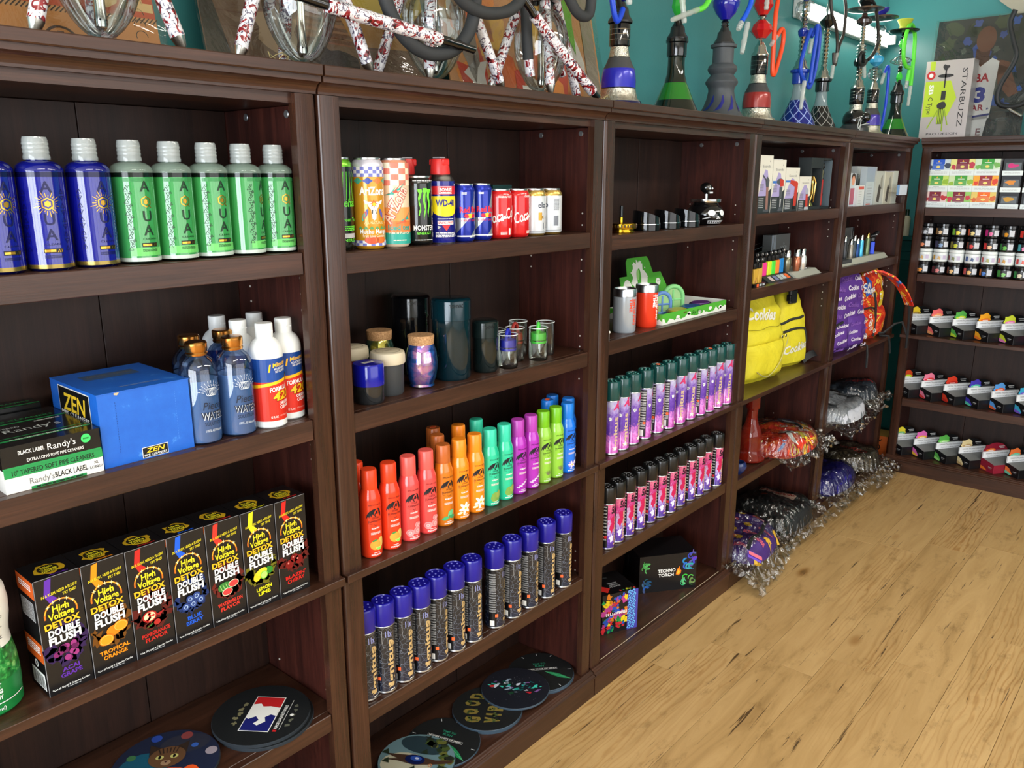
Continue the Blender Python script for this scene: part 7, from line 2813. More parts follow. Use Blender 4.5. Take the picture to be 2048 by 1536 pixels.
def dC(p, w, h):
 p.poly([(w * 0.2, h * 0.1), (w * 0.5, h * 0.05), (w * 0.6, h * 0.5), (w * 0.35, h * 0.62)], M((70, 66, 60), 0.5), 1)
 p.poly([(w * 0.5, h * 0.5), (w * 0.75, h * 0.45), (w * 0.7, h * 0.9), (w * 0.5, h * 0.8)], M((150, 150, 140), 0.4), 1)
 p.rect(w * 0.86, 0, w, h, M((222, 222, 206), 0.5), 2)

sleeve('white packet with photo of a smiling face at the left end', 3.905, 0.045, 0.09, 0.02, 0.150, (M((196, 206, 214), 0.3),) * 4, lambda p, w, h: (p.ell(w * 0.62, h * 0.88, 0.026, 0.018, M((52, 34, 28), 0.5), 1), p.ell(w * 0.62, h * 0.78, 0.020, 0.022, M((226, 160, 130), 0.5), 2), p.rect(w * 0.3, h * 0.05, w * 0.9, h * 0.55, M((176, 90, 110), 0.5), 1)))
sleeve('small white box with red heading in front', 3.992, 0.030, 0.088, 0.02, 0.095, (RW2,) * 4, dA)
sleeve('blue topped clear packet behind the red headed box', 4.00, 0.120, 0.13, 0.03, 0.175, (M((180, 194, 204), 0.3), RW2, M((24, 60, 140), 0.3), RW2), lambda p, w, h: p.rect(0, h * 0.82, w, h, M((24, 60, 140), 0.35), 1))
sleeve('silver hanging bag box with ruled label', 4.14, 0.045, 0.118, 0.03, 0.180, (M((190, 202, 208), 0.3),) * 4, dB)
sleeve('white box with window showing a metal tool', 4.268, 0.040, 0.135, 0.03, 0.162, (M((190, 194, 186), 0.4),) * 4, dC)
sleeve('cream box with window showing a grinder', 4.408, 0.040, 0.120, 0.03, 0.160, (M((196, 194, 176), 0.4),) * 4, dC)
sleeve('plain white box at the right end by the upright', 4.533, 0.040, 0.075, 0.05, 0.164, (M((200, 206, 196), 0.4), M((210, 206, 212), 0.4), RW2, RW2))
sleeve('white box lying on end behind the window boxes', 4.25, 0.13, 0.30, 0.06, 0.186, (RW2,) * 4)
t = thing('shelf_sign', 'small white card clipped to the shelf edge by the corner', 'sign', (4.46, -0.018, Z + 0.045))
q = MB()
q.box(0, 0.125, 0, 0.001, 0, 0.050, M((214, 226, 240), 0.3), 0.0004)
obj('card', q, t)
q = MB()
q.box(-0.006, 0.004, 0.0012, 0.012, 0.0, 0.05, M((110, 146, 186), 0.3))
obj('clip', q, t)
Z = SH[4][1]
t = thing('display_stand', 'pale sloping stand holding pen shaped lighters', 'stand', (3.99, 0.022, Z))
q = MB()
q.prism([(0.0, 0.0), (0.10, 0.0), (0.10, 0.024), (0.020, 0.024)], 0.0, 0.535, M((176, 178, 164), 0.4), RX)
obj('base', q, t)
t = carton('lighter_card_box', 'small dark box at the left of the pen lighter stand', 'box', (3.86, 0.022, Z), 0.12, 0.06, 0.028, (M((60, 64, 66), 0.4),) * 4)
p = Print(on_front(0))
p.rect(0, 0, 0.12, 0.012, M((176, 178, 164), 0.4), 1)
p.done('front_print', t)
for k, (x, c, n_, h) in enumerate([(3.975, (60, 62, 66), 'dark grey pen shaped lighter', 0.105), (4.06, (150, 146, 136), 'champagne pen shaped lighter', 0.092), (4.105, (50, 62, 70), 'slate pen shaped lighter', 0.108), (4.150, (30, 70, 130), 'deep blue pen shaped lighter', 0.090), (4.205, (80, 180, 226), 'sky blue pen shaped lighter', 0.105), (4.295, (110, 130, 96), 'green pen shaped lighter with gold tip', 0.110)]):
 t = thing('pen_lighter', n_, 'lighter', (x, 0.060, Z + (0.0245 if k else 0.0285)), 0, 'pen shaped lighters')
 q = MB()
 q.lathe([(0, 0), (0.012, 0), (0.013, 0.01), (0.012, h - 0.03), (0.008, h - 0.024), (0, h - 0.024)], M(c, 0.25, 0.5), 16)
 obj('body', q, t)
 q = MB()
 q.lathe([(0.009, h - 0.026), (0.009, h - 0.004), (0.006, h), (0, h)], GT if 'gold' in n_ else CHROME, 14)
 obj('tip', q, t)
o = torch('cobalt blue torch lighter with black nozzle at the right of the stand', 4.385, 0.062, Z + 0.0245, (20, 70, 230), 0.062, 0.35)
q = MB()
q.tube([(0, 0, 0.09), (0.03, -0.01, 0.098), (0.075, -0.02, 0.104)], 0.011, TB, 10)
obj('long_nozzle', q, o)
t = carton('gift_box', 'upright grey box with faint crest behind the pen lighters', 'box', (4.30, 0.200, Z), 0.20, 0.05, 0.150, (GY, GY, GY, GY))
p = Print(on_front(0))
crest(p, 0.10, 0.090, 2.0, M((130, 126, 134), 0.4))
p.rect(0.16, 0, 0.168, 0.15, M((180, 190, 196), 0.4), 1)
p.rect(0.168, 0, 0.20, 0.15, M((40, 46, 50), 0.4), 1)
p.text('ROYAL', 0.184, 0.085, 0.012, LGREY, 0.01, rot=-PI / 2, w=0.08)
p.done('front_print', t)

# ---- things in the corner gap
t = thing('small_bottle', 'small cream bottle with dark cap on the wall ledge in the corner', 'bottle', (5.052, 0.098, 1.2925))
q = MB()
q.lathe([(0, 0), (0.020, 0), (0.021, 0.003), (0.021, 0.10), (0.012, 0.115), (0, 0.115)], M((196, 190, 160), 0.4), 20)
obj('body', q, t)
q = MB()
q.cyl(0.011, 0.115, 0.15, M((20, 50, 30), 0.3), 14, b=0.001)
obj('cap', q, t)
t = carton('shipping_box', 'orange carton on the floor in the corner gap', 'box', (4.86, 0.010, 0.0), 0.14, 0.20, 0.14, (M((206, 96, 30), 0.5), M((206, 96, 30), 0.5), M((196, 150, 70), 0.5), M((206, 96, 30), 0.5)))
q = MB()
q.pline if False else None
p = Print(on_left(0))
p.ring(-0.06, 0.07, 0.018, 0.024, BLACK, 1, 16)
p.line((-0.15, 0.02), (-0.03, 0.12), 0.006, BLACK, 1)
p.done('side_print', t)

# ================================================================== bookcase on the back wall
def bk(u, d):                       # u: distance to the right along the front, d: depth behind the front
 return (BX + d, BY - u)

TOB = [[((40, 90, 200), (200, 214, 220), (60, 70, 90)), ((120, 30, 50), (226, 224, 140), (190, 60, 80)), ((60, 160, 60), (206, 226, 200), (120, 180, 90))],
  [((70, 160, 60), (196, 220, 110), (150, 190, 60)), ((70, 160, 60), (206, 226, 180), (150, 190, 70)), ((150, 40, 44), (240, 170, 60), (220, 70, 50))],
  [((120, 26, 50), (226, 200, 196), (190, 50, 60)), ((120, 30, 50), (150, 206, 110), (200, 60, 80)), ((240, 110, 40), (226, 200, 110), (214, 110, 60))]]
COLN = [['blue berry', 'maroon and yellow fruit', 'green mint'], ['green grape', 'pale green melon', 'red citrus'], ['dark red cherry', 'maroon and lime', 'orange']]
for r_ in range(3):
 for c_ in range(3):
  hd, side, fr = TOB[r_][c_]
  w, h = 0.1125, 0.0808
  x, y = bk(0.024 + c_ * 0.1135, 0.035)
  t = carton('tobacco_box', '%s tobacco box, %s row, %s in the stack of nine' % (COLN[r_][c_], ('top', 'middle', 'bottom')[r_], ('left', 'centre', 'right')[c_]), 'box', (x, y, SB[0] + (2 - r_) * 0.0812), w, 0.06, h, (M(side, 0.3), RW2, RW2, RW2), -PI / 2, 'nine fruit tobacco boxes')
  p = Print(on_front(0))
  p.rect(0, 0, w, h * 0.37, M((226, 236, 236), 0.35), 1)
  p.smalltext(w * 0.5, h * 0.30, w * 0.25, 1, 0.002, GREY, 2, 1)
  p.smalltext(w * 0.5, h * 0.21, w * 0.8, 2, 0.0022, LGREY, 2, r_ * 3 + c_, 2.6)
  p.rect(w * 0.26, h * 0.70, w * 0.76, h, M(hd, 0.35), 2)
  p.rect(w * 0.24, h * 0.38, w * 0.74, h * 0.70, M(tuple(min(255, c * 0.75 + 50) for c in hd), 0.35), 2)
  p.blob(w * 0.13, h * 0.52, 0.012, M(fr, 0.4), 2, 12, r_ + c_ * 3, 0.3)
  p.blob(w * 0.88, h * 0.62, 0.014, M(fr, 0.4), 2, 12, r_ + c_ * 5, 0.3)
  p.poly([(w * 0.47, h * 0.84), (w * 0.51, h * 0.96), (w * 0.55, h * 0.84)], M((240, 190, 70), 0.4), 3)
  p.rect(w * 0.38, h * 0.77, w * 0.65, h * 0.80, WHITE, 3)
  p.ell(w * 0.50, h * 0.54, 0.010, 0.006, M((240, 220, 120), 0.4), 3)
  p.done('front_print', t)
for c_ in range(2):
 for r_ in range(3):
  w, h = 0.084, 0.0805
  x, y = bk(0.379 + c_ * 0.098, 0.035)
  cc = [(200, 150, 50), (220, 140, 50), (206, 40, 120)][r_] if c_ == 0 else [(90, 150, 60), (60, 110, 180), (150, 60, 60)][r_]
  t = carton('tobacco_pack', 'black tobacco pack with white warning strip, %s of the %s stack' % (('bottom', 'middle', 'top')[r_], ('left', 'right-hand cut off')[c_]), 'box', (x, y, SB[0] + r_ * 0.081), w, 0.06, h, (M((34, 36, 40), 0.3),) * 4, -PI / 2, 'black tobacco packs')
  p = Print(on_front(0))
  p.rect(-0.002, 0.0, w + 0.004, h * 0.28, M((226, 236, 236), 0.35), 2)
  p.smalltext(w * 0.5, h * 0.16, w * 0.8, 2, 0.002, LGREY, 3, r_, 2.4)
  p.rect(w * 0.12, h * 0.32, w * 0.92, h * 0.76, M((96, 104, 110), 0.3), 1)
  p.blob(w * 0.48, h * 0.58, 0.022, M(cc, 0.4), 2, 14, r_, 0.3, 0.5)
  p.done('front_print', t)

JB, JW = M((18, 18, 20), 0.15, 0, 0.4), M((226, 234, 234), 0.35)
jp = [(0, 0), (0.032, 0), (0.036, 0.003), (0.0365, 0.009), (0.0365, 0.044), (0.036, 0.048), (0.0335, 0.049), (0.0335, 0.0505), (0.037, 0.0512), (0.0372, 0.063), (0.0345, 0.066), (0, 0.0662)]

def molasses(white, cols, rz):
 t = thing('molasses_jar', 'x', 'jar', group='hookah molasses jars in four rows')
 b = JW if white else JB
 q = MB()
 q.lathe(jp[:7] + [(0, 0.049)], b, 26)
 obj('body', q, t)
 q = MB()
 q.lathe([(0, 0.0492)] + jp[7:], b, 26)
 obj('lid', q, t)
 p = Print(on_cyl(0.0367), 0.008)
 a, b2 = M(cols[0], 0.4), M(cols[1], 0.4)
 if white:
  p.rect(-0.034, 0.012, 0.034, 0.036, M((206, 214, 222), 0.4), 1)
  p.rect(-0.034, 0.012, -0.020, 0.036, a, 2)
  p.blob(0.0, 0.021, 0.009, b2, 2, 12, 3, 0.4)
  p.rect(0.018, 0.014, 0.034, 0.034, M((190, 180, 206), 0.4), 2)
 else:
  p.rect(-0.036, 0.010, -0.018, 0.042, a, 1)
  p.rect(-0.018, 0.010, 0.012, 0.042, M((44, 46, 48), 0.3), 1)
  p.blob(-0.003, 0.020, 0.010, b2, 2, 12, 5, 0.4, 0.8)
  p.rect(0.012, 0.012, 0.034, 0.040, M((206, 210, 220), 0.4), 2)
  p.smalltext(0.023, 0.036, 0.016, 5, 0.0018, LGREY, 3, 2, 2.4)
 p.done('label', t)
 return t

PAL = [((196, 40, 36), (240, 160, 80)), ((90, 30, 40), (206, 120, 120)), ((120, 60, 40), (240, 200, 140)), ((206, 90, 90), (240, 190, 120)), ((206, 110, 40), (90, 140, 220)), ((60, 140, 60), (130, 200, 110)), ((40, 130, 60), (220, 214, 190)),
  ((230, 120, 30), (240, 150, 110)), ((60, 60, 90), (120, 150, 190)), ((130, 120, 40), (200, 206, 60)), ((120, 60, 40), (220, 80, 80)), ((206, 50, 50), (240, 190, 150)), ((40, 120, 50), (110, 190, 90)), ((80, 170, 180), (230, 150, 190)),
  ((30, 40, 120), (190, 196, 206)), ((150, 110, 60), (230, 200, 160)), ((120, 180, 60), (240, 220, 70)), ((206, 90, 50), (240, 220, 150)), ((190, 30, 120), (220, 110, 160)), ((60, 50, 40), (220, 150, 40)), ((206, 50, 40), (240, 120, 100))]
WPAL = [((150, 60, 50), (214, 180, 120)), ((196, 150, 40), (206, 170, 110)), ((130, 40, 50), (140, 150, 110)), ((60, 90, 150), (70, 90, 130)), ((190, 90, 90), (170, 170, 110)), ((206, 80, 50), (206, 160, 90)), ((206, 60, 60), (220, 110, 100))]
rows = [(0, False, 0), (1, True, None), (2, False, 7), (3, False, 14)]
for r_, wh_, base in rows:
 for c_ in range(7):
  cols = WPAL[c_] if wh_ else PAL[base + c_]
  o = molasses(wh_, cols, 0)
  x, y = bk(0.062 + c_ * 0.0768, 0.058)
  o.location = (x, y, SB[1] + 0.0005 + r_ * 0.0667)
  o.rotation_euler = (0, 0, -PI / 2 + [-0.1, 0.1, -0.15, 0.05, -0.2, 0.15, 0.0][(c_ + r_ * 2) % 7])
  tag(o, '%s molasses jar, %s row, %s from the left' % ('white' if wh_ else 'black', ('bottom', 'second lowest', 'third', 'top')[r_], nth(c_)))

DISP = [[((236, 206, 50), (160, 130, 40), 'yellow'), ((240, 110, 110), (246, 170, 110), 'pink and peach'), ((90, 180, 80), (200, 226, 60), 'green'), ((244, 170, 40), (236, 120, 40), 'amber'), ((206, 220, 60), (230, 130, 190), 'lime and pink'), ((226, 50, 130), (150, 60, 150), 'magenta')],
  [((206, 70, 30), (190, 220, 50), 'red and lime'), ((240, 130, 160), (220, 60, 60), 'pink and red'), ((214, 60, 36), (190, 40, 30), 'scarlet'), ((70, 60, 180), (90, 200, 170), 'violet and aqua'), ((90, 160, 230), (226, 100, 50), 'sky blue and orange'), ((60, 170, 210), (120, 90, 200), 'turquoise')],
  [((240, 224, 60), (110, 190, 120), 'lemon and mint'), ((230, 110, 190), (246, 190, 60), 'pink and gold'), ((90, 180, 80), (150, 226, 120), 'leaf green'), ((226, 210, 160), (190, 160, 110), 'cream'), ((140, 30, 50), (230, 120, 40), 'maroon'), ((236, 120, 60), (110, 200, 170), 'orange and aqua')]]

def vape_display(c1, c2, maroon=False):
 t = thing('vape_display', 'x', 'display box', group='slanted display boxes on the back bookcase')
 w, d, h = 0.165, 0.090, 0.060
 bm = M((140, 30, 50), 0.35) if maroon else M((20, 20, 22), 0.3)
 a, b = M(c1, 0.4), M(c2, 0.4)
 q = MB()
 q.box(0, w, 0, d, 0, h - 0.012, bm, 0.001)
 obj('tray', q, t)
 q = MB()
 q.face([(0.001, 0.001, h - 0.0115), (w - 0.001, 0.001, h - 0.0115), (w - 0.001, d, h + 0.006), (0.001, d, h + 0.006)], M((112, 114, 113), 0.35))
 q.face([(0.001, 0.001, h - 0.0115), (0.001, d, h + 0.006), (0.001, d, h - 0.0115)], bm)
 q.face([(w - 0.001, 0.001, h - 0.0115), (w - 0.001, d, h - 0.0115), (w - 0.001, d, h + 0.006)], bm)
 obj('film_window', q, t)
 hp = [(0, 0)] + [(w, 0)] + [(w * (0.5 + 0.5 * math.cos(PI * k / 16)), 0.080 + 0.062 * math.sin(PI * k / 16)) for k in range(17)]
 q = MB()
 q.prism(hp, 0, 0.0018, bm, T3((0, d + 0.002, 0), 0, PI / 2))
 ho = obj('header', q, t)
 p = Print(on_front(d))
 p.blob(w * 0.30, 0.114, 0.036, a, 1, 18, 3, 0.18, 0.72)
 p.blob(w * 0.32, 0.101, 0.028, b, 2, 18, 5, 0.2, 0.36)
 p.rect(w * 0.22, 0.100, w * 0.42, 0.103, WHITE, 3)
 p.rect(w * 0.62, 0.118, w * 0.84, 0.122, LGREY, 1)
 p.rect(w * 0.66, 0.110, w * 0.84, 0.113, LGREY, 1)
 p.rect(w * 0.56, 0.100, w * 0.90, 0.1015, GREY, 1)
 p.done('header_print', ho)
 q = MB()
 q.box(-0.001, w + 0.001, d - 0.010, d - 0.0015, 0.062, 0.098, M((236, 240, 244), 0.35), 0.0006)
 lo = obj('warning_label', q, t)
 p = Print(on_front(d - 0.010))
 p.text('WARNING: This product contains nicotine.', w * 0.52, 0.0840, 0.0075, M((120, 122, 126), 0.5), 0.01, w=w * 0.86)
 p.text('Nicotine is an addictive chemical.', w * 0.52, 0.0690, 0.0075, M((120, 122, 126), 0.5), 0.01, w=w * 0.72)
 p.done('label_text', lo)
 p = Print(on_left(0.0))
 p.poly([(-d, 0.008), (-d, 0.047), (-d * 0.72, 0.040), (-d * 0.48, 0.014), (-d * 0.55, 0.006)], a, 1)
 p.poly([(-d, 0.008), (-d, 0.024), (-d * 0.70, 0.018), (-d * 0.50, 0.008), (-d * 0.58, 0.004)], b, 2)
 p.rect(-d * 0.42, 0.028, -d * 0.16, 0.031, LGREY, 1)
 p.rect(-d * 0.42, 0.022, -d * 0.2, 0.024, GREY, 1)
 p.done('side_print', t)
 return t

for r_, zs in enumerate((0.785, SB[2], 0.087)):
 for c_ in range(6):
  c1, c2, nm = DISP[r_][c_]
  o = vape_display(c1, c2, r_ == 2 and c_ == 4)
  x, y = bk(0.074 + 0.1155 * c_, 0.026)
  o.location = (x, y, zs)
  o.rotation_euler = (0, 0, -PI / 2 + R(54))
  tag(o, '%s display box on the %s shelf of the back bookcase' % (nm, ('middle', 'second lowest', 'lowest')[r_]))

# ================================================================== on top of the bookcases: water pipes
ZT = 1.8172
CLEAR = thin_glass('clear_blown_glass', (242, 246, 246), 0.05, 0.01, 0.8)
SIMP = M((206, 206, 200), 0.18, 1.0)
BLKG = M((12, 13, 15), 0.08, 0, 0.6)

def crackle():
 n = NT('silver_crackle_glass')
 v = n.coords((1, 1, 1), 'Object')
 a = n.noise(v, 160, 3, 0.7)
 n.bump(a, 0.7, 0.004)
 return n.set(n.ramp(a, [(0.3, (150, 146, 130)), (0.6, (214, 210, 196))]), 0.16, 0.85)

CRK = crackle()

def cutglass(name, base, line):
 """diamond-cut pattern: crossing spiral lines around the vase"""
 n = NT(name)
 tc = n.n('ShaderNodeTexCoord')
 sp = n.n('ShaderNodeSeparateXYZ')
 n.l(tc.outputs['Object'], sp.inputs[0])
 at = n.n('ShaderNodeMath', operation='ARCTAN2')
 n.l(sp.outputs['X'], at.inputs[0])
 n.l(sp.outputs['Y'], at.inputs[1])
 masks = []
 for sg in (1, -1):
  m1 = n.n('ShaderNodeMath', operation='MULTIPLY', x_1=sg * 9 / (2 * PI))
  n.l(at.outputs[0], m1.inputs[0])
  m2 = n.n('ShaderNodeMath', operation='MULTIPLY_ADD', x_1=22.0)
  n.l(sp.outputs['Z'], m2.inputs[0])
  n.l(m1.outputs[0], m2.inputs[2])
  fr = n.n('ShaderNodeMath', operation='FRACT')
  n.l(m2.outputs[0], fr.inputs[0])
  sb = n.n('ShaderNodeMath', operation='SUBTRACT', x_1=0.5)
  n.l(fr.outputs[0], sb.inputs[0])
  ab = n.n('ShaderNodeMath', operation='ABSOLUTE')
  n.l(sb.outputs[0], ab.inputs[0])
  lt = n.n('ShaderNodeMath', operation='LESS_THAN', x_1=0.055)
  n.l(ab.outputs[0], lt.inputs[0])
  masks.append(lt.outputs[0])
 mx = n.n('ShaderNodeMath', operation='MAXIMUM')
 n.l(masks[0], mx.inputs[0])
 n.l(masks[1], mx.inputs[1])
 col = n.mix(mx.outputs[0], base, line)
 return n.set(col, 0.07, 0.0, 0.6)

def stem_parts(t, z0, segs, seg=20):
 """metal and glass stem stacked from lathe pieces: (name, profile, material)"""
 for nm, prof, mat in segs:
  q = MB()
  q.lathe([(r, z0 + z) for r, z in prof], mat, seg)
  obj(nm, q, t)

def beads(n, r0, r1, dz, z=0.0):
 p = []
 for k in range(n):
  p += [(r0, z + k * dz), (r1, z + (k + 0.5) * dz)]
 p.append((r0, z + n * dz))
 return p

def faceted(t, name, z, r, h, mat, n=8):
 q = MB()
 q.lathe([(0, z), (r * 0.45, z), (r, z + h * 0.42), (r * 0.8, z + h * 0.75), (r * 0.4, z + h), (0, z + h)], mat, n, smooth=False)
 return obj(name, q, t)

def smooth_path(P, n=8):
 P = [Vector(p) for p in P]
 out = []
 for i in range(len(P) - 1):
  a, b, c, d = P[max(i - 1, 0)], P[i], P[i + 1], P[min(i + 2, len(P) - 1)]
  for k in range(n):
   t = k / n
   out.append(0.5 * ((2 * b) + (c - a) * t + (2 * a - 5 * b + 4 * c - d) * t * t + (3 * b - a - 3 * c + d) * t ** 3))
 out.append(P[-1])
 return out

def hose(t, pts, col, r=0.0085, ribs=True, name='hose', rough=0.35):
 P = smooth_path(pts, 12)
 # resample evenly so that the ribs are regular
 L = [0.0]
 for a, b in zip(P, P[1:]):
  L.append(L[-1] + (b - a).length)
 step = 0.0035 if ribs else 0.008
 n = max(4, int(L[-1] / step))
 Q, j = [], 0
 for i in range(n + 1):
  s_ = L[-1] * i / n
  while j < len(L) - 2 and L[j + 1] < s_:
   j += 1
  f = (s_ - L[j]) / max(1e-9, L[j + 1] - L[j])
  Q.append(P[j].lerp(P[j + 1], f))
 q = MB()
 q.tube(Q, r, M(col, rough), 10, radii=[r * (1.0 if (i % 2 or not ribs) else 0.88) for i in range(len(Q))])
 return obj(name, q, t)

def mouthpiece(t, a, b, name='mouthpiece', mat=None):
 A, Bv = Vector(a), Vector(b)
 q = MB()
 n = 8
 rad = [0.0085, 0.0095, 0.0075, 0.0092, 0.0075, 0.0095, 0.007, 0.0085, 0.0065]
 q.tube([A.lerp(Bv, k / n) for k in range(n + 1)], 0.008, mat or M((200, 206, 200), 0.10, 0, 0.5, alpha=0.55), 10, radii=rad)
 return obj(name, q, t)

def bell_base(t, s_, col, foot):
 """bell-shaped base with painted bands: silver crackle foot, coloured belly, grey shoulder, silver neck, black collar"""
 gy = M((62, 62, 62), 0.5)
 cm = M(col, 0.25, 0.1, 0.4)
 P = [(0, 0.0), (0.058, 0.0), (0.0605, 0.006), (0.0585, 0.012), (0.050, 0.018), (0.046, 0.030), (0.044, 0.042), (0.0438, 0.045), (0.044, 0.062), (0.042, 0.080), (0.040, 0.090), (0.034, 0.100), (0.027, 0.116), (0.0265, 0.118), (0.024, 0.130), (0.0225, 0.142)]
 mats = [foot, foot, foot, CRK, CRK, CRK, BLKG, cm, cm, cm, gy, gy, BLKG, CRK, CRK]
 q = MB()
 q.lathe([(r * s_, z * s_) for r, z in P], cm, 36, mats=mats)
 obj('base', q, t)
 q = MB()
 z0 = 0.142
 q.lathe([(0.0225 * s_, z0 * s_), (0.026 * s_, (z0 + 0.003) * s_), (0.026 * s_, (z0 + 0.052) * s_), (0.0245 * s_, (z0 + 0.056) * s_), (0, (z0 + 0.056) * s_)], BLKG, 28)
 c = obj('collar', q, t)
 for k in range(3):
  q = MB()
  z = z0 + 0.016 + k * 0.012
  q.lathe([(0.0262 * s_, z * s_), (0.0264 * s_, (z + 0.0005) * s_), (0.0262 * s_, (z + 0.001) * s_)], SIMP, 28)
  obj('stripe', q, c)
 return (z0 + 0.056) * s_

def hub(t, z, s_, mat):
 q = MB()
 q.lathe([(0.030 * s_, z), (0.031 * s_, z + 0.004 * s_), (0.029 * s_, z + 0.008 * s_), (0.022 * s_, z + 0.018 * s_), (0.020 * s_, z + 0.032 * s_), (0.014 * s_, z + 0.040 * s_), (0.011 * s_, z + 0.048 * s_), (0, z + 0.048 * s_)], mat, 24)
 h = obj('hub', q, t)
 q = MB()
 for a in (0.6, PI + 0.4):
  q.tube([(0.010 * s_ * math.cos(a), 0.010 * s_ * math.sin(a), z + 0.034 * s_), (0.034 * s_ * math.cos(a), 0.034 * s_ * math.sin(a), z + 0.052 * s_)], 0.0065 * s_, mat, 10)
 obj('hose_port', q, h)
 return z + 0.048 * s_

PG = 'water pipes on top of the bookcases'

def pipe(label, x, y, s_=1.0):
 t = thing('water_pipe', label, 'water pipe', (x, y, ZT), 0, PG)
 t.scale = (s_, s_, s_)
 return t

# 1: blue bell base
t = pipe('water pipe with blue and silver bell base, nearest of the coloured ones', 2.066, 0.092, 1.15)
z = bell_base(t, 1.0, (30, 32, 170), M((16, 18, 70), 0.1, 0, 0.5))
z = hub(t, z, 1.0, M((46, 46, 46), 0.3))
q = MB()
q.ball((0, 0, z + 0.024), 0.024, M((24, 22, 130), 0.08, 0, 0.6), 20, 12)
obj('glass_ball', q, t)
stem_parts(t, z + 0.046, [('stem', [(0.010, 0), (0.012, 0.01), (0.009, 0.02), (0.012, 0.03), (0.009, 0.05), (0.008, 0.20), (0, 0.20)], BLKG)])
hose(t, [(-0.02, -0.02, z - 0.020), (-0.045, -0.028, z - 0.045), (-0.062, -0.03, z - 0.052), (-0.078, -0.03, z - 0.02), (-0.082, -0.02, z + 0.06), (-0.075, -0.01, z + 0.16), (-0.04, 0.0, z + 0.22), (0.0, 0.0, z + 0.235)], (24, 70, 206), 0.0075)
mouthpiece(t, (-0.03, -0.03, z + 0.05), (-0.015, -0.036, z - 0.012))

# 2, 9: green glass with dark neck

def green_pipe(label, x, y, s_, k=1.0):
 t = pipe(label, x, y, k)
 gdk, grn = M((14, 24, 16), 0.06, 0, 0.6), M((30, 110, 30), 0.06, 0, 0.6)
 P = [(0, 0), (0.066, 0.0), (0.068, 0.004), (0.060, 0.020), (0.052, 0.036), (0.042, 0.060), (0.032, 0.082), (0.0255, 0.105), (0.0235, 0.130), (0.0235, 0.150), (0.027, 0.153)]
 q = MB()
 q.lathe([(r * s_, z * s_) for r, z in P], grn, 36, mats=[gdk, gdk, gdk, gdk, grn, grn, gdk, gdk, gdk, gdk])
 obj('base', q, t)
 q = MB()
 q.lathe([(0.027 * s_, 0.153 * s_), (0.0275 * s_, 0.158 * s_), (0.0275 * s_, 0.186 * s_), (0.031 * s_, 0.189 * s_), (0.031 * s_, 0.196 * s_), (0, 0.197 * s_)], BLKG, 28)
 obj('collar', q, t)
 z = hub(t, 0.197 * s_, s_ * 0.95, M((34, 34, 34), 0.2))
 return t, z

t, z = green_pipe('water pipe with green glass flask base and black neck, second of the coloured ones', 2.410, 0.105, 1.06, 1.08)
q = MB()
q.lathe([(0.010, z), (0.012, z + 0.006), (0.008, z + 0.014), (0, z + 0.014)], BLKG, 18)
obj('stem_ring', q, t)
faceted(t, 'glass_crystal', z + 0.014, 0.021, 0.062, M((40, 170, 50), 0.05, 0, 0.6, alpha=0.85))
stem_parts(t, z + 0.076, [('stem', beads(3, 0.009, 0.016, 0.014), BLKG), ('upper_stem', [(0.009, 0.042), (0.009, 0.20), (0, 0.20)], BLKG)])
hose(t, [(0.055, -0.03, z + 0.036), (0.09, -0.035, z + 0.05), (0.125, -0.035, z + 0.09), (0.14, -0.03, z + 0.15), (0.11, -0.02, z + 0.24), (0.05, -0.005, z + 0.275), (0.0, 0.0, z + 0.265)], (96, 214, 60), 0.0085, False)
mouthpiece(t, (0.060, -0.03, z + 0.038), (-0.10, -0.04, z - 0.012), 'mouthpiece')
hose(t, [(-0.036, -0.03, z + 0.055), (-0.040, -0.03, z + 0.09), (-0.044, -0.03, z + 0.13), (-0.02, -0.02, z + 0.20), (0.0, 0.0, z + 0.25)], (96, 214, 60), 0.0085, False)
mouthpiece(t, (-0.034, -0.03, z + 0.055), (-0.022, -0.034, z - 0.01))

# 3: dark grey frosted vase with blue windows
t = pipe('water pipe with frosted grey ringed base and blue glass ball', 2.725, 0.105, 1.10)
fg = M((66, 70, 74), 0.5)
q = MB()
q.lathe([(0, 0), (0.072, 0.0), (0.074, 0.004), (0.066, 0.018), (0.054, 0.036), (0.045, 0.060), (0.040, 0.085), (0.042, 0.096), (0.050, 0.106), (0.051, 0.112), (0.046, 0.120), (0.037, 0.130), (0.036, 0.134), (0.043, 0.142), (0.046, 0.150), (0.043, 0.159), (0.034, 0.166), (0.0325, 0.172), (0.0325, 0.212), (0.040, 0.214), (0.041, 0.222), (0, 0.223)], fg, 40)
obj('base', q, t)
pr = lambda v: max(0.0, [0.0665 - (v - 0.018) * 0.62, 0.0545 - (v - 0.036) * 0.36][v > 0.036])
p = Print(on_prof(pr, 0.05, -0.5), 0.004)
bw = M((30, 34, 120), 0.08, 0, 0.5)
for k in range(-2, 4):
 x = k * 0.034
 p.poly([(x - 0.012, 0.020), (x + 0.006, 0.028), (x + 0.016, 0.050), (x + 0.012, 0.078), (x + 0.006, 0.050), (x - 0.002, 0.034)], bw, 2)
p.done('blue_windows', t)
z = hub(t, 0.223, 1.05, M((50, 50, 50), 0.25))
stem_parts(t, z, [('stem', beads(2, 0.008, 0.013, 0.010), BLKG)])
q = MB()
q.lathe([(0, z + 0.020), (0.014, z + 0.022), (0.030, z + 0.040), (0.040, z + 0.060), (0.042, z + 0.074), (0.036, z + 0.086), (0.018, z + 0.094), (0, z + 0.095)], M((26, 26, 150), 0.08, 0, 0.6), 28)
obj('glass_ball', q, t)
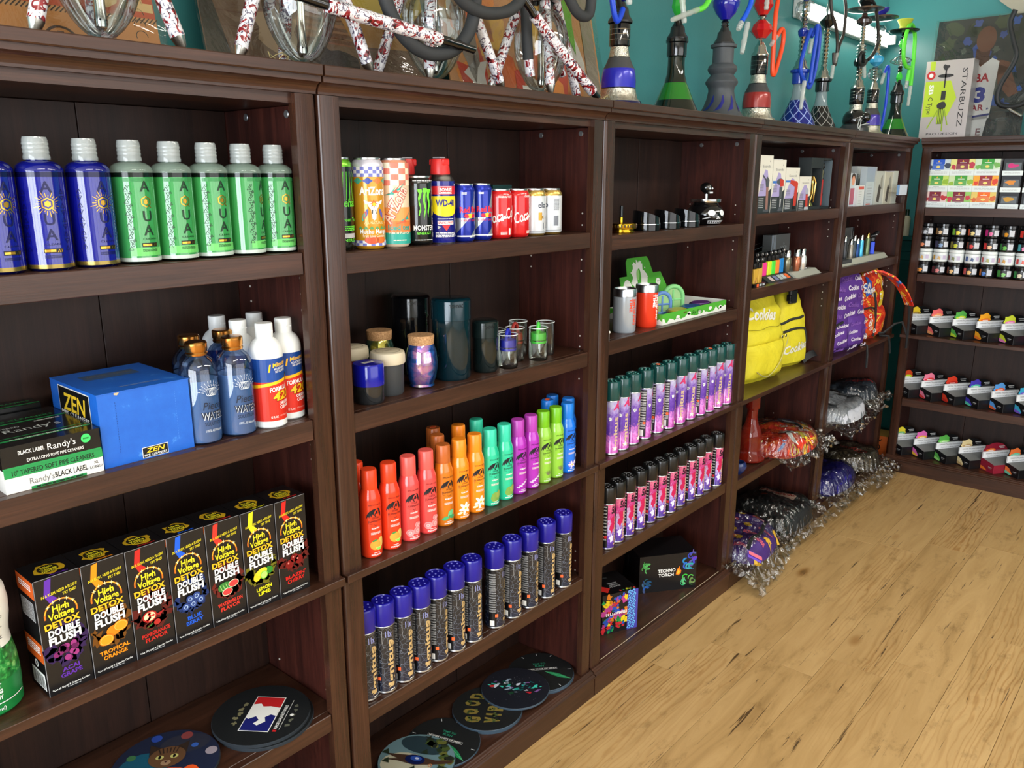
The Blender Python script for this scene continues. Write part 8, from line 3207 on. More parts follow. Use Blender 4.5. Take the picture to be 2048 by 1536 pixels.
stem_parts(t, z + 0.095, [('stem_beads', beads(2, 0.010, 0.018, 0.012), BLKG), ('silver_plate', [(0, 0.024), (0.026, 0.026), (0.028, 0.032), (0.02, 0.036), (0, 0.037)], SIMP), ('blue_bead', [(0, 0.037), (0.026, 0.040), (0.032, 0.052), (0.026, 0.064), (0, 0.068)], M((20, 90, 190), 0.1, 0, 0.6)), ('upper_stem', [(0.009, 0.068), (0.009, 0.18), (0, 0.18)], BLKG)])
hose(t, [(0.052, -0.03, z + 0.022), (0.075, -0.032, z + 0.045), (0.100, -0.034, z + 0.085), (0.118, -0.03, z + 0.15), (0.12, -0.02, z + 0.21), (0.07, -0.005, z + 0.262), (0.0, 0.0, z + 0.26)], (30, 90, 220), 0.0085)
mouthpiece(t, (0.050, -0.03, z + 0.018), (0.030, -0.03, z - 0.006), 'hose_fitting')
mouthpiece(t, (0.082, -0.036, z + 0.020), (0.046, -0.04, z - 0.075))

# 4: red bell base
t = pipe('water pipe with red and silver bell base and red glass stem', 3.012, 0.105, 1.07)
z = bell_base(t, 1.12, (150, 44, 40), CRK)
z = hub(t, z, 0.95, SIMP)
RG2 = M((196, 24, 26), 0.06, 0, 0.6, alpha=0.9)
faceted(t, 'red_crystal', z + 0.012, 0.038, 0.058, RG2, 10)
stem_parts(t, z + 0.066, [('stem', beads(2, 0.008, 0.015, 0.010), SIMP)])
faceted(t, 'red_crystal', z + 0.086, 0.034, 0.075, RG2, 10)
stem_parts(t, z + 0.158, [('stem', [(0.012, 0), (0.014, 0.01), (0.009, 0.02), (0.009, 0.12), (0, 0.12)], SIMP)])
hose(t, [(0.055, -0.03, z + 0.020), (0.085, -0.033, z + 0.048), (0.105, -0.033, z + 0.040), (0.112, -0.03, z + 0.0), (0.085, -0.03, z - 0.060), (0.055, -0.032, z - 0.102), (0.040, -0.032, z - 0.09), (0.034, -0.032, z + 0.0), (0.038, -0.03, z + 0.09), (0.070, -0.02, z + 0.18), (0.045, -0.005, z + 0.25), (0.0, 0.0, z + 0.26)], (232, 76, 34), 0.0085)
mouthpiece(t, (0.056, -0.03, z + 0.022), (0.018, -0.03, z - 0.010), 'hose_fitting')
mouthpiece(t, (-0.034, -0.03, z + 0.150), (-0.040, -0.03, z + 0.095))

# 5, 6: diamond cut glass

def cut_pipe(label, x, y, s_, base, line, plain, collar):
 t = pipe(label, x, y)
 cg = cutglass('cut_glass_' + label[16:20].strip(), base, line)
 P = [(0, 0), (0.066, 0), (0.068, 0.003), (0.060, 0.025), (0.048, 0.050), (0.036, 0.076), (0.0285, 0.096), (0.0235, 0.110), (0.021, 0.140), (0.021, 0.150)]
 q = MB()
 q.lathe([(r * s_, z * s_) for r, z in P], cg, 40, mats=[cg] * 6 + [plain] * 3)
 obj('base', q, t)
 q = MB()
 q.lathe([(0.021 * s_, 0.150 * s_), (0.026 * s_, 0.152 * s_), (0.027 * s_, 0.186 * s_), (0.034 * s_, 0.190 * s_), (0.035 * s_, 0.198 * s_), (0, 0.199 * s_)], collar, 28)
 obj('collar', q, t)
 z = hub(t, 0.199 * s_, s_ * 0.9, SIMP)
 return t, z

NECKG = M((150, 166, 170), 0.06, 0, 0.5, alpha=0.6)
t, z = cut_pipe('water pipe with blue diamond cut glass base', 3.43, 0.120, 1.15, (14, 30, 120), (150, 170, 226), NECKG, M((24, 60, 170), 0.1, 0, 0.5))
stem_parts(t, z, [('stem', beads(8, 0.010, 0.015, 0.017), SIMP)])
q = MB()
q.lathe([(0.010, z + 0.070), (0.020, z + 0.085), (0.022, z + 0.100), (0.010, z + 0.112)], M((24, 50, 160), 0.06, 0, 0.6), 20)
obj('blue_bulb', q, t)
q = MB()
q.lathe([(0.012, z + 0.136), (0.034, z + 0.156), (0.040, z + 0.182), (0.032, z + 0.206), (0.012, z + 0.216)], CLEAR, 28)
obj('clear_globe', q, t)
stem_parts(t, z + 0.136, [('inner_stem', beads(5, 0.008, 0.013, 0.016), SIMP)])
q = MB()
q.lathe([(0.012, z + 0.216), (0.016, z + 0.224), (0.038, z + 0.246), (0.018, z + 0.262), (0.022, z + 0.29), (0, z + 0.30)], M((20, 60, 190), 0.06, 0, 0.6, alpha=0.9), 24)
obj('blue_bowl', q, t)
hose(t, [(0.012, -0.03, z + 0.075), (0.045, -0.036, z + 0.118), (0.075, -0.036, z + 0.105), (0.082, -0.036, z + 0.04), (0.060, -0.036, z - 0.06), (0.02, -0.036, z - 0.118), (-0.02, -0.036, z - 0.105), (-0.075, -0.036, z - 0.075), (-0.085, -0.036, z - 0.03), (-0.045, -0.036, z + 0.055), (-0.005, -0.034, z + 0.10)], (36, 74, 190), 0.0085)
hose(t, [(-0.012, -0.05, z - 0.105), (-0.005, -0.05, z - 0.03), (0.012, -0.05, z + 0.06), (0.026, -0.046, z + 0.12)], (36, 74, 190), 0.0085, name='hose_end')
mouthpiece(t, (0.012, -0.034, z + 0.065), (-0.006, -0.034, z + 0.01), 'hose_fitting')
mouthpiece(t, (-0.046, -0.04, z - 0.10), (-0.075, -0.045, z - 0.21))

t, z = cut_pipe('water pipe with black diamond cut glass base', 3.755, 0.150, 1.12, (20, 20, 22), (150, 150, 146), NECKG, BLKG)
stem_parts(t, z, [('stem', beads(10, 0.009, 0.014, 0.016), SIMP)])
q = MB()
q.lathe([(0.009, z + 0.16), (0.028, z + 0.175), (0.036, z + 0.190), (0.020, z + 0.205), (0.010, z + 0.215)], M((30, 28, 26), 0.1, 0, 0.5), 22)
obj('black_bulb', q, t)
stem_parts(t, z + 0.215, [('upper_stem', [(0.008, 0), (0.012, 0.02), (0.008, 0.04), (0.008, 0.12), (0, 0.12)], SIMP)])
hose(t, [(0.020, -0.03, z + 0.06), (0.024, -0.034, z + 0.015), (0.042, -0.034, z + 0.02), (0.045, -0.034, z + 0.09), (0.01, -0.034, z + 0.16), (-0.04, -0.03, z + 0.21), (-0.05, -0.02, z + 0.29), (0.0, 0.0, z + 0.32)], (52, 44, 40), 0.0075)
hose(t, [(0.048, -0.034, z + 0.055), (0.070, -0.034, z + 0.10), (0.105, -0.034, z + 0.15), (0.118, -0.03, z + 0.24), (0.11, -0.02, z + 0.30), (0.05, -0.01, z + 0.335), (0.0, 0.0, z + 0.325)], (52, 44, 40), 0.0075, name='second_hose')
mouthpiece(t, (0.050, -0.034, z + 0.060), (0.024, -0.034, z + 0.015), 'hose_fitting')
mouthpiece(t, (0.0, -0.04, z + 0.005), (-0.006, -0.04, z - 0.05), 'lower_fitting')

# 7: tall black pipe with round black body
t = pipe('tall black water pipe with round glossy black body and white cord', 3.985, 0.075)
q = MB()
q.lathe([(0, 0), (0.062, 0.0), (0.066, 0.006), (0.064, 0.022), (0.052, 0.036), (0.050, 0.040), (0.054, 0.052), (0.052, 0.074), (0.042, 0.092), (0.030, 0.100), (0.028, 0.102), (0.027, 0.125), (0, 0.126)], M((20, 20, 21), 0.1, 0, 0.6), 36, mats=[M((52, 54, 56), 0.35)] * 4 + [M((20, 20, 21), 0.1, 0, 0.6)] * 5 + [CRK] * 3)
b = obj('base', q, t)
q = MB()
q.ball((-0.008, -0.052, 0.068), 0.022, BLKG, 18, 12, 1.0)
obj('spout_knob', q, b)
q = MB()
q.tube([(-0.034 + 0.009 * math.cos(2 * PI * k / 18), -0.050, 0.070 + 0.009 * math.sin(2 * PI * k / 18)) for k in range(18)], 0.0016, SIMP, 6, True)
obj('ring', q, b)
q = MB()
q.tube(smooth_path([(0.058, -0.03, 0.040), (0.03, -0.058, 0.040), (-0.02, -0.062, 0.038), (-0.06, -0.05, 0.030), (-0.085, -0.05, 0.015), (-0.095, -0.05, 0.03), (-0.075, -0.05, 0.058), (-0.062, -0.05, 0.05), (-0.066, -0.05, 0.01)], 8), 0.0018, M((200, 204, 200), 0.5), 6)
obj('cord', q, t)
q = MB()
q.lathe([(0.030, 0.126), (0.0315, 0.128), (0.0315, 0.190), (0.030, 0.194), (0, 0.194)], BLKG, 28)
c = obj('collar', q, t)
for k in range(4):
 q = MB()
 q.lathe([(0.0317, 0.140 + k * 0.013), (0.0320, 0.1405 + k * 0.013), (0.0317, 0.141 + k * 0.013)], SIMP, 28)
 obj('stripe', q, c)
z = hub(t, 0.194, 1.05, SIMP)
stem_parts(t, z, [('stem', beads(3, 0.011, 0.016, 0.014), SIMP)])
q = MB()
q.lathe([(0.010, z + 0.040), (0.026, z + 0.050), (0.030, z + 0.064), (0.024, z + 0.078), (0.010, z + 0.086)], BLKG, 22)
obj('black_ball', q, t)
stem_parts(t, z + 0.086, [('upper_beads', beads(4, 0.014, 0.022, 0.013), SIMP), ('thin_stem', beads(6, 0.008, 0.011, 0.013, 0.052), SIMP)])
q = MB()
q.lathe([(0.009, z + 0.216), (0.032, z + 0.228), (0.034, z + 0.242), (0.014, z + 0.256), (0.010, z + 0.27)], M((60, 44, 40), 0.1, 0, 0.5), 22)
obj('brown_ball', q, t)
q = MB()
q.lathe([(0, z + 0.272), (0.060, z + 0.278), (0.078, z + 0.284), (0.080, z + 0.288), (0.060, z + 0.284), (0, z + 0.280)], M((120, 110, 104), 0.25, 0.8), 32)
obj('ash_plate', q, t)
q = MB()
q.lathe([(0.014, z + 0.284), (0.020, z + 0.300), (0.034, z + 0.318), (0.036, z + 0.335), (0.028, z + 0.335), (0, z + 0.32)], BLKG, 24)
obj('clay_bowl', q, t)
hose(t, [(0.012, -0.03, z + 0.074), (0.05, -0.036, z + 0.100), (0.092, -0.036, z + 0.14), (0.098, -0.036, z + 0.18), (0.06, -0.036, z + 0.25), (0.02, -0.034, z + 0.30), (-0.02, -0.03, z + 0.318)], (40, 36, 34), 0.008)
hose(t, [(-0.040, -0.03, z + 0.055), (-0.075, -0.034, z + 0.092), (-0.105, -0.034, z + 0.085), (-0.098, -0.034, z + 0.045), (-0.055, -0.034, z + 0.045), (-0.01, -0.03, z + 0.065)], (26, 26, 26), 0.008, name='second_hose')
mouthpiece(t, (-0.038, -0.03, z + 0.052), (-0.012, -0.03, z - 0.005), 'hose_fitting')

# 8: small purple one behind
t = pipe('small water pipe with violet and silver base, half behind the tall black one', 4.29, 0.105)
z = bell_base(t, 1.08, (66, 50, 160), CRK)
z = hub(t, z, 0.9, SIMP)
q = MB()
q.lathe([(0.010, z), (0.030, z + 0.014), (0.036, z + 0.032), (0.028, z + 0.052), (0.010, z + 0.062)], CLEAR, 12, smooth=False)
obj('clear_crystal', q, t)
stem_parts(t, z, [('inner_stem', beads(5, 0.008, 0.013, 0.013), SIMP)])
q = MB()
q.lathe([(0.010, z + 0.066), (0.030, z + 0.082), (0.034, z + 0.098), (0.026, z + 0.112), (0.010, z + 0.118)], M((60, 170, 220), 0.06, 0, 0.6, alpha=0.85), 12, smooth=False)
obj('sky_blue_crystal', q, t)
stem_parts(t, z + 0.118, [('stem', beads(5, 0.009, 0.014, 0.018), SIMP)])
q = MB()
q.lathe([(0.010, z + 0.205), (0.026, z + 0.216), (0.030, z + 0.232), (0.020, z + 0.246), (0.010, z + 0.25)], CLEAR, 12, smooth=False)
obj('clear_ball', q, t)
q = MB()
q.lathe([(0, z + 0.268), (0.06, z + 0.274), (0.078, z + 0.280), (0.08, z + 0.284), (0.06, z + 0.281), (0, z + 0.276)], M((110, 100, 96), 0.25, 0.8), 32)
obj('ash_plate', q, t)
q = MB()
q.lathe([(0.012, z + 0.282), (0.020, z + 0.298), (0.034, z + 0.312), (0.036, z + 0.325), (0, z + 0.318)], M((40, 40, 140), 0.15, 0, 0.5), 24)
obj('clay_bowl', q, t)
hose(t, [(0.036, -0.03, z + 0.030), (0.060, -0.034, z + 0.066), (0.085, -0.034, z + 0.060), (0.095, -0.034, z + 0.0), (0.096, -0.034, z - 0.10), (0.075, -0.034, z - 0.19), (0.042, -0.036, z - 0.235), (0.030, -0.036, z - 0.258)], (30, 70, 200), 0.0075)
mouthpiece(t, (0.038, -0.03, z + 0.032), (0.010, -0.03, z - 0.016), 'hose_fitting')

# 9: green one at the corner
t, z = green_pipe('water pipe with green glass flask base and looping neon hose, by the corner', 4.545, 0.070, 1.10)
faceted(t, 'green_crystal', z, 0.016, 0.050, M((60, 190, 60), 0.05, 0, 0.6), 8)
stem_parts(t, z + 0.05, [('stem', beads(2, 0.008, 0.012, 0.014), BLKG)])
q = MB()
rdm = random.Random(4)
q.grid(lambda u, v: ((0.030 + 0.012 * math.sin(10 * PI * u) * math.sin(PI * v)) * math.sin(PI * v) * math.cos(2 * PI * u) * 1.3, (0.030 + 0.012 * math.sin(10 * PI * u)) * math.sin(PI * v) * math.sin(2 * PI * u) * 1.3, z + 0.078 + 0.052 * v), 40, 10, CLEAR, smooth=False)
obj('clear_crystal', q, t)
stem_parts(t, z + 0.078, [('inner_stem', [(0.009, 0), (0.009, 0.056), (0, 0.056)], SIMP)])
stem_parts(t, z + 0.130, [('upper_beads', beads(2, 0.008, 0.014, 0.014), BLKG)])
faceted(t, 'green_crystal', z + 0.160, 0.020, 0.045, M((80, 200, 70), 0.05, 0, 0.6), 8)
stem_parts(t, z + 0.205, [('top_stem', beads(2, 0.007, 0.012, 0.012), BLKG)])
q = MB()
q.lathe([(0, z + 0.228), (0.05, z + 0.232), (0.068, z + 0.240), (0.070, z + 0.246), (0.05, z + 0.240), (0, z + 0.236)], M((34, 38, 34), 0.2, 0.4), 32)
obj('ash_plate', q, t)
q = MB()
q.lathe([(0, z + 0.241), (0.024, z + 0.244), (0.026, z + 0.254), (0.022, z + 0.264), (0.030, z + 0.280), (0.037, z + 0.292), (0.036, z + 0.296), (0.028, z + 0.290), (0, z + 0.275)], M((176, 184, 60), 0.5), 28)
obj('clay_bowl', q, t)
hose(t, [(0.014, -0.036, z + 0.005), (0.018, -0.04, z + 0.060), (0.0, -0.042, z + 0.068), (-0.045, -0.04, z + 0.070), (-0.082, -0.036, z + 0.105), (-0.088, -0.034, z + 0.16), (-0.055, -0.03, z + 0.230), (0.0, -0.026, z + 0.268), (0.045, -0.026, z + 0.265), (0.085, -0.028, z + 0.225), (0.098, -0.03, z + 0.13), (0.088, -0.034, z - 0.01)], (96, 222, 60), 0.0095, False)
mouthpiece(t, (0.088, -0.034, z - 0.012), (0.072, -0.036, z - 0.11))
mouthpiece(t, (0.014, -0.036, z + 0.008), (0.006, -0.036, z - 0.03), 'hose_fitting')

# ---- clear egg-shaped pipes on tripod legs, with red and white speckled tubes

def speckle():
 n = NT('red_white_speckle')
 v = n.coords((1, 1, 1), 'Object')
 a = n.noise(v, 48, 2, 0.5, 2.0)
 b = n.noise(v, 95, 3, 0.6, 1.5)
 c1 = n.ramp(a, [(0.0, (222, 220, 224)), (0.545, (222, 220, 224)), (0.565, (150, 24, 34)), (0.72, (100, 16, 28))], 'LINEAR')
 c2 = n.ramp(b, [(0.0, (255, 255, 255)), (0.55, (255, 255, 255)), (0.58, (96, 88, 112))])
 return n.set(n.mix(1.0, c1, c2, 'MULTIPLY'), 0.25, 0, 0.4)

SPK = speckle()
FOOT = M((200, 198, 190), 0.25, 1.0)

def leg(t, a, b, r=0.0125, foot=True):
 A, Bv = Vector(a), Vector(b)
 d = (Bv - A).normalized()
 q = MB()
 q.tube([A, Bv - d * 0.026 if foot else Bv], r, SPK, 14)
 l = obj('leg', q, t)
 if foot:
  q = MB()
  q.tube([Bv - d * 0.0265, Bv - d * 0.010, Bv - d * 0.006, Bv - d * 0.002], r, FOOT, 12, radii=[r * 1.02, r * 0.62, r * 0.38, r * 0.40])
  obj('leg_tip', q, l)

def egg(label, x, y, s_, feet, zc=0.012):
 t = thing('egg_water_pipe', label, 'water pipe', (x, y, ZT), 0, 'clear egg shaped water pipes on tripods')
 H, Rr = 0.205 * s_, 0.068 * s_
 prof = []
 for k in range(15):
  a = PI * k / 16
  r = Rr * math.sin(a) * (1 - 0.16 * math.cos(a))
  z = zc + H * 0.5 * (1 - math.cos(a))
  prof.append((r if k else 0, z))
 prof.append((0.030 * s_, zc + H * 0.985))
 prof.append((0.030 * s_, zc + H * 1.05))
 q = MB()
 q.lathe(prof, CLEAR, 40)
 obj('glass_egg', q, t)
 ztop = zc + H * 1.03
 q = MB()
 q.lathe([(0.034 * s_, ztop), (0.046 * s_, ztop + 0.004), (0.046 * s_, ztop + 0.022), (0.050 * s_, ztop + 0.024), (0.050 * s_, ztop + 0.032), (0.030 * s_, ztop + 0.036), (0.028 * s_, ztop + 0.05), (0, ztop + 0.05)], SPK, 32, mats=[SIMP, SIMP, SPK, SPK, SPK, SPK, SPK])
 obj('collar', q, t)
 q = MB()
 q.ball((0, 0, ztop + 0.066), 0.030 * s_, SPK, 20, 12)
 obj('speckled_ball', q, t)
 q = MB()
 q.lathe([(0.0, zc + 0.020), (0.0088, zc + 0.020), (0.0095, zc + 0.024), (0.0095, zc + 0.036), (0.0088, zc + 0.040), (0.0088, ztop + 0.01), (0, ztop + 0.01)], SIMP, 20)
 st = obj('down_stem', q, t)
 q = MB()
 for k in range(6):
  a = 2 * PI * k / 6
  q.ball((0.0093 * math.cos(a), 0.0093 * math.sin(a), zc + 0.030), 0.0016, BLACK, 8, 5)
 obj('stem_holes', q, st, kind='stuff')
 for fx, fy in feet:
  leg(t, (fx * 0.36, fy * 0.36, ztop + 0.016), (fx, fy, 0.001))
 return t, ztop

BLKH = (44, 46, 48)
t, zt = egg('clear egg shaped water pipe on speckled legs at the left edge', 0.592, 0.088, 1.0, [(-0.112, -0.020), (0.112, -0.045), (0.030, 0.095)])
t, zt = egg('clear egg shaped water pipe on speckled legs, second from the left edge', 0.972, 0.088, 1.05, [(-0.150, -0.012), (0.145, -0.030), (0.022, 0.100)])
leg(t, (0.0, -0.085, 0.108), (0.275, -0.098, 0.080), 0.0135, False)
q = MB()
q.tube([(0.275, -0.098, 0.080), (0.295, -0.099, 0.078), (0.31, -0.1, 0.076), (0.325, -0.1, 0.075), (0.345, -0.1, 0.073), (0.375, -0.1, 0.070)], 0.009, BLKG, 12, radii=[0.010, 0.0105, 0.0085, 0.0105, 0.008, 0.0085])
obj('mouthpiece', q, t)
q = MB()
q.tube([(0.0, -0.085, 0.108), (-0.05, -0.084, 0.114), (-0.09, -0.08, 0.12)], 0.009, BLKG, 10)
obj('hose_fitting', q, t)
t, zt = egg('clear egg shaped water pipe on speckled legs with black hose looping in front', 1.325, 0.088, 1.05, [(-0.055, -0.040), (0.212, -0.018), (-0.112, 0.080)])
hose(t, [(-0.20, -0.070, 0.25), (-0.21, -0.076, 0.16), (-0.17, -0.080, 0.085), (-0.10, -0.082, 0.052), (-0.02, -0.082, 0.068), (0.035, -0.08, 0.12), (0.055, -0.076, 0.20), (0.04, -0.07, 0.28), (0.0, -0.02, 0.30)], BLKH, 0.0145, False, 'hose', 0.7)
hose(t, [(-0.06, -0.09, 0.21), (0.00, -0.092, 0.165), (0.07, -0.092, 0.152), (0.16, -0.088, 0.172), (0.21, -0.08, 0.22), (0.20, -0.05, 0.29), (0.06, -0.02, 0.33), (0.0, 0.0, 0.31)], BLKH, 0.0135, False, 'second_hose', 0.7)
t, zt = egg('clear egg shaped water pipe on speckled legs, right end by the blue one', 1.703, 0.088, 1.02, [(-0.020, -0.050), (-0.150, 0.045), (0.205, 0.030)])
leg(t, (-0.115, -0.072, 0.175), (0.118, -0.080, 0.020), 0.0138, False)
q = MB()
q.tube([(0.118, -0.080, 0.020), (0.128, -0.080, 0.014), (0.140, -0.08, 0.007)], 0.0095, BLKG, 12)
obj('mouthpiece', q, t)
q = MB()
q.tube([(-0.115, -0.072, 0.175), (-0.13, -0.071, 0.19), (-0.15, -0.07, 0.205)], 0.010, BLKG, 10)
obj('hose_fitting', q, t)
hose(t, [(-0.075, -0.02, 0.085), (-0.080, -0.02, 0.14), (-0.085, -0.02, 0.20), (-0.08, -0.01, 0.28), (0.0, 0.0, 0.30)], BLKH, 0.0135, False, 'hose', 0.7)
leg(t, (-0.074, -0.02, 0.085), (-0.066, -0.02, 0.046), 0.012, False)
hose(t, [(0.00, -0.07, 0.26), (0.05, -0.075, 0.205), (0.10, -0.075, 0.205), (0.12, -0.07, 0.26)], BLKH, 0.0135, False, 'second_hose', 0.7)
leg(t, (0.105, 0.075, 0.225), (0.185, 0.070, 0.075), 0.0095, False)
for k, (x, lb) in enumerate([(0.858, 'small coil of wire on the bookcase top beside the second egg pipe'), (1.868, 'small twist of wire on the bookcase top by the egg pipe at the right')]):
 q = MB()
 q.tube([(0.020 * math.cos(a * 0.7), 0.008 * math.sin(a * 0.7), 0.0012 + 0.007 + 0.007 * math.sin(a * 2.1)) for a in range(26)], 0.0009, M((190, 176, 130), 0.3, 0.8), 5)
 tag(obj('wire_coil', q, None, (x, 0.0, ZT)), lb, 'wire')

# ---- posters in clear sleeves leaning on the wall behind

SLV = thin_glass('clear_sleeve', (244, 244, 240), 0.06, 0.06, 0.5, 0.25, 9)

def poster(label, x0, x1, h, base, draw, yb=0.225, lean=0.085, T=None, zt=ZT):
 w = x1 - x0
 t = thing('poster', label, 'poster', (x0, yb, zt), 0, 'posters in clear sleeves')
 TL = T or T3(rx=-math.atan2(lean, h))
 q = MB()
 q.box(0, w, 0, 0.004, 0, h, base, 0, TL)
 obj('board', q, t)
 p = Print(lambda u, v, e: tuple(TL @ Vector((u, -e, v))))
 draw(p, w, h)
 p.done('print', t)
 q = MB()
 q.grid(lambda u, v: (-0.012 + (w + 0.024) * u, -0.008 - 0.004 * vnoise(u * 5, v * 5, 1, len(label)), h * v * 1.01), 24, 18, SLV, T=TL)
 obj('sleeve', q, t)
 return t

def p_orange(p, w, h):
 bk_ = M((70, 52, 40), 0.5)
 p.rect(0, 0, w, 0.075, M((206, 140, 80), 0.5), 1)
 p.rect(0, 0.085, w, h, M((196, 84, 50), 0.5), 1)
 p.rect(0, 0.075, w, 0.085, M((206, 150, 96), 0.5), 1)
 for k in range(60):
  x = w * k / 60
  p.line((x, 0.075), (x + 0.010, 0.085), 0.0022, bk_, 2)
 p.text('SMOKE ROLL', w * 0.62, 0.100, 0.060, M((226, 190, 130), 0.5), 0.05, w=w * 0.75, lay=2)
 p.ring(w * 0.62, 0.030, 0.022, 0.027, bk_, 2, 20, sy=0.8)
 p.text('5', w * 0.62, 0.020, 0.022, bk_, 0.02, lay=2)
 p.text('HI', w * 0.78, 0.022, 0.030, M((120, 90, 60), 0.5), 0.03, 0.3, lay=2)
 for k in range(6):
  p.ring(w * 0.93, 0.03 + k * 0.02, 0.010, 0.0115, bk_, 2, 12, 0, 3.5)

def p_brown(p, w, h):
 rdm = random.Random(2)
 for k in range(26):
  y = 0.09 + 0.012 * k * 0.4
  p.poly([(rdm.uniform(0, w * 0.3), y), (rdm.uniform(w * 0.4, w * 0.8), y - 0.006), (rdm.uniform(w * 0.4, w * 0.8), y + 0.004)], M([(140, 92, 70), (110, 76, 60), (150, 110, 84)][k % 3], 0.5), 1)
 p.poly([(w * 0.42, h), (w * 0.50, h * 0.42), (w * 0.88, h * 0.34), (w, h * 0.5), (w, h)], M((206, 180, 80), 0.5), 2)
 p.poly([(w * 0.55, h * 0.42), (w * 0.9, h * 0.34), (w, 0.10), (w * 0.62, 0.09)], M((176, 130, 76), 0.5), 3)
 p.blob(w * 0.50, 0.045, 0.065, M((56, 50, 52), 0.5), 2, 16, 6, 0.3, 0.6)
 p.blob(w * 0.28, 0.10, 0.05, M((178, 150, 120), 0.5), 2, 14, 8, 0.3, 1.0)
 p.poly([(0, 0), (0, h * 0.7), (w * 0.10, 0)], M((70, 66, 58), 0.5), 2)
 p.text('BOB', w * 0.62, 0.008, 0.022, M((150, 100, 80), 0.5), 0.02, w=0.1, lay=3)

def p_fire(p, w, h):
 rdm = random.Random(7)
 for k in range(30):
  x, y = rdm.uniform(0.02, w * 0.9), rdm.uniform(0.02, h)
  p.blob(x, y, rdm.uniform(0.025, 0.06), M([(226, 110, 50), (240, 190, 90), (230, 226, 220), (206, 70, 50), (150, 140, 130), (240, 150, 70)][k % 6], 0.5), 1 + k % 5, 12, k, 0.45, 1.5)
 p.rect(w * 0.90, 0, w * 0.985, h, M((150, 140, 124), 0.5), 7)
 p.blob(w * 0.80, h * 0.62, 0.03, M((110, 180, 60), 0.5), 8, 12, 3, 0.5, 2.2)
 p.rect(w * 0.42, 0.010, w * 0.56, 0.050, WHITE, 8)
 p.text('E', w * 0.49, 0.016, 0.024, M((190, 70, 50), 0.5), 0.02, lay=9)

poster('orange poster with large lettering in a clear sleeve, at the left edge', 0.30, 0.762, 0.36, M((206, 140, 80), 0.5), p_orange)
poster('brown and yellow poster in a clear sleeve, behind the egg pipes', 0.855, 1.455, 0.40, M((120, 96, 78), 0.5), p_brown)
poster('fiery orange and white poster in a clear sleeve, by the bare teal wall', 1.52, 2.19, 0.40, M((206, 150, 100), 0.5), p_fire)

# ---- on the back bookcase: pipe box and sports poster
t = carton('pipe_carton', 'tall silver and lime carton with a water pipe pictured', 'box', (BX + 0.10, 0.018, ZT), 0.222, 0.10, 0.385, (M((196, 186, 184), 0.3, 0.3), M((180, 172, 170), 0.3, 0.3), M((180, 172, 170), 0.3, 0.3), M((150, 148, 148), 0.3, 0.3)), -PI / 2)
p = Print(on_front(0))
lime, ink = M((186, 210, 50), 0.45), M((50, 48, 50), 0.45)
p.poly([(0.005, 0.11), (0.005, 0.285), (0.125, 0.285), (0.160, 0.20), (0.125, 0.11)], lime, 1)
p.rect(0.020, 0.340, 0.044, 0.383, lime, 1)
p.text('STARBUZZ', 0.176, 0.200, 0.024, ink, 0.0, rot=-PI / 2, w=0.285)
p.ring(0.028, 0.315, 0.011, 0.021, M((196, 40, 40), 0.5), 2, 20)
p.ell(0.028, 0.315, 0.010, 0.010, WHITE, 2)
p.text('SB', 0.026, 0.245, 0.020, WHITE, 0.03, rot=-PI / 2, w=0.050)
p.text('C Type', 0.026, 0.165, 0.022, ink, 0.0, rot=-PI / 2, w=0.085)
p.ell(0.098, 0.310, 0.038, 0.009, ink, 3)
p.rect(0.094, 0.250, 0.101, 0.340, ink, 3)
p.blob(0.096, 0.352, 0.014, ink, 3, 12, 2, 0.3)
p.rect(0.086, 0.192, 0.108, 0.236, ink, 3)
p.blob(0.096, 0.165, 0.022, ink, 3, 12, 4, 0.2)
p.rect(0.078, 0.072, 0.110, 0.150, M((90, 110, 40), 0.5), 3)
for k in range(4):
 p.rect(0.080 + k * 0.008, 0.074, 0.083 + k * 0.008, 0.148, lime, 4)
for a, b in (((0.082, 0.150), (0.036, 0.052)), ((0.108, 0.150), (0.132, 0.066)), ((0.104, 0.14), (0.108, 0.036))):
 p.line(a, b, 0.006, M((150, 176, 50), 0.5), 5)
p.text('PRO DESIGN', 0.110, 0.018, 0.011, ink, 0.0, w=0.15)
p.done('front_print', t)
TLB = Matrix.Rotation(-PI / 2, 4, 'Z') @ T3(rx=-0.10)

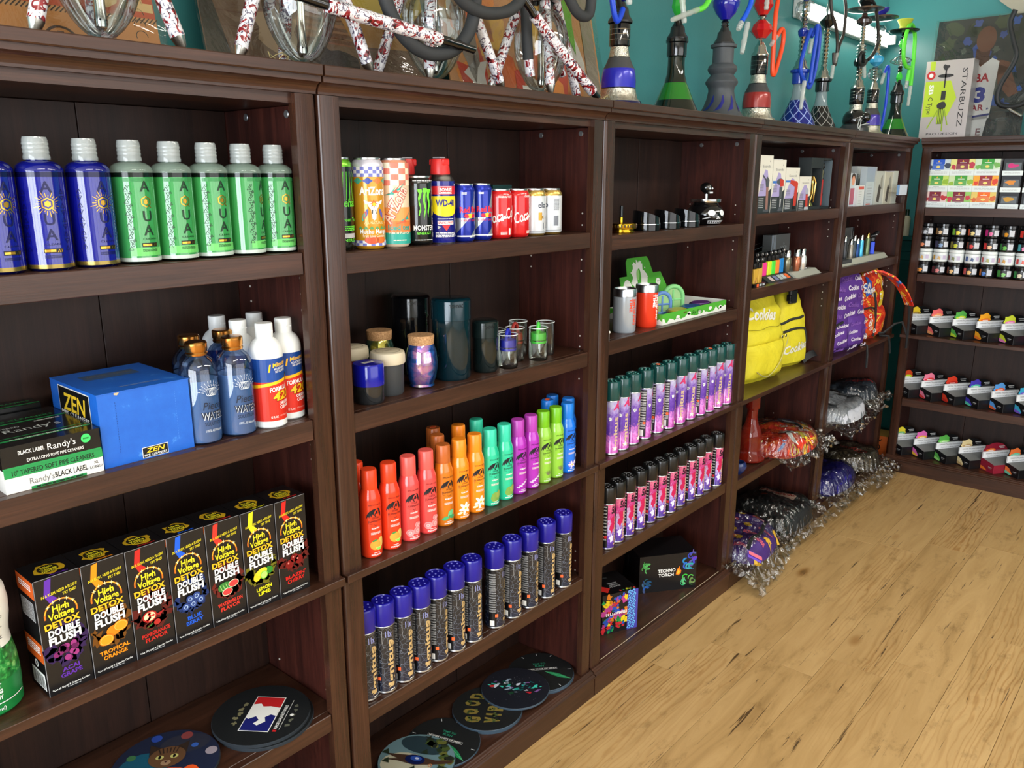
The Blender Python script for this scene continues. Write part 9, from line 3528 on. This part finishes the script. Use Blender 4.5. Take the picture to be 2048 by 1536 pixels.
def p_sport(p, w, h):
 rdm = random.Random(6)
 for k in range(60):
  p.blob(rdm.uniform(0.02, w * 0.98), rdm.uniform(0.10, h - 0.02), rdm.uniform(0.012, 0.04), M([(40, 50, 40), (60, 80, 150), (70, 80, 60), (34, 36, 40), (90, 96, 90), (50, 90, 170)][k % 6], 0.4), 1 + k % 4, 12, k, 0.4)
 p.rect(0, 0, w, 0.16, M((46, 46, 46), 0.4), 5)
 sk, skd, wt = M((110, 70, 54), 0.45), M((80, 48, 38), 0.45), M((220, 220, 222), 0.45)
 x = w * 0.50
 p.rect(x - 0.03, 0.37, x + 0.035, 0.45, skd, 6)
 p.ell(x + 0.01, 0.495, 0.046, 0.064, sk, 7)
 p.ell(x + 0.05, 0.35, 0.10, 0.04, sk, 6)
 p.poly([(x + 0.08, 0.37), (x + 0.14, 0.34), (x + 0.19, 0.22), (x + 0.15, 0.20), (x + 0.09, 0.27)], sk, 6)
 p.poly([(x - 0.10, 0.39), (x - 0.035, 0.40), (x + 0.0, 0.36), (x + 0.05, 0.40), (x + 0.085, 0.38), (x + 0.075, 0.10), (x - 0.10, 0.08)], wt, 8)
 p.poly([(x - 0.10, 0.10), (x + 0.07, 0.115), (x + 0.055, 0.0), (x - 0.08, 0.0)], wt, 8)
 p.poly([(x - 0.10, 0.092), (x + 0.075, 0.115), (x + 0.075, 0.125), (x - 0.10, 0.102)], M((50, 54, 120), 0.45), 9)
 p.text('NBA', x - 0.005, 0.285, 0.040, M((170, 40, 50), 0.45), 0.03, w=0.11, lay=9)
 p.text('23', x - 0.012, 0.185, 0.070, M((50, 60, 150), 0.45), 0.05, w=0.11, lay=9)
 p.text('STAR', x - 0.010, 0.140, 0.030, M((150, 40, 60), 0.45), 0.02, w=0.11, lay=9)
 p.text('E', x + 0.035, 0.015, 0.035, M((110, 50, 60), 0.45), 0.02, lay=9)
 p.star(x + 0.062, 0.148, 0.003, 0.008, 5, M((50, 54, 120), 0.45), 9)

t = poster('sports poster of a player in a white jersey, at the right edge', 0.0, 0.46, 0.605, M((50, 54, 56), 0.4), p_sport, T=TLB)
t.location = (BX + 0.22, 0.030, ZT)
t = thing('black_hose', 'black hose hanging in front of the sports poster at the right edge', 'hose', (BX + 0.03, -0.40, ZT))
hose(t, [(0, 0.03, 0.58), (0, 0.045, 0.52), (0, 0.02, 0.44), (0, 0.0, 0.36), (0, 0.05, 0.24), (0, 0.055, 0.17), (0, 0.02, 0.14), (0, -0.05, 0.145), (0, -0.12, 0.20)], (26, 28, 30), 0.012, False, 'tube', 0.5)
q = MB()
q.tube([(0, 0.012, 0.138), (0, -0.02, 0.115), (0, -0.06, 0.09)], 0.008, SIMP, 10)
obj('metal_tip', q, t)
t = thing('egg_water_pipe', 'lime and black water pipe cut off by the right edge of the photo', 'water pipe', (BX + 0.08, -0.545, ZT), 0)
q = MB()
q.lathe([(0, 0), (0.05, 0.0), (0.055, 0.01), (0.050, 0.05), (0.035, 0.10), (0.028, 0.16), (0, 0.16)], M((150, 180, 40), 0.15, 0, 0.5), 28)
obj('base', q, t)
q = MB()
q.cyl(0.012, 0.16, 0.40, BLKG, 16)
obj('stem', q, t)
t = thing('foam_board', 'pale blank board fixed askew high on the back wall at the corner', 'board', (XB - 0.012, -0.221, 2.506))
q = MB()
q.prism([(0, 0), (0.079 * 3, -0.062 * 3), (0.55, -0.10), (0.40, 0.22)], 0, 0.008, M((176, 170, 152), 0.7), Matrix.Rotation(-PI / 2, 4, 'Z') @ Matrix.Rotation(PI / 2, 4, 'X'))
obj('board', q, t)
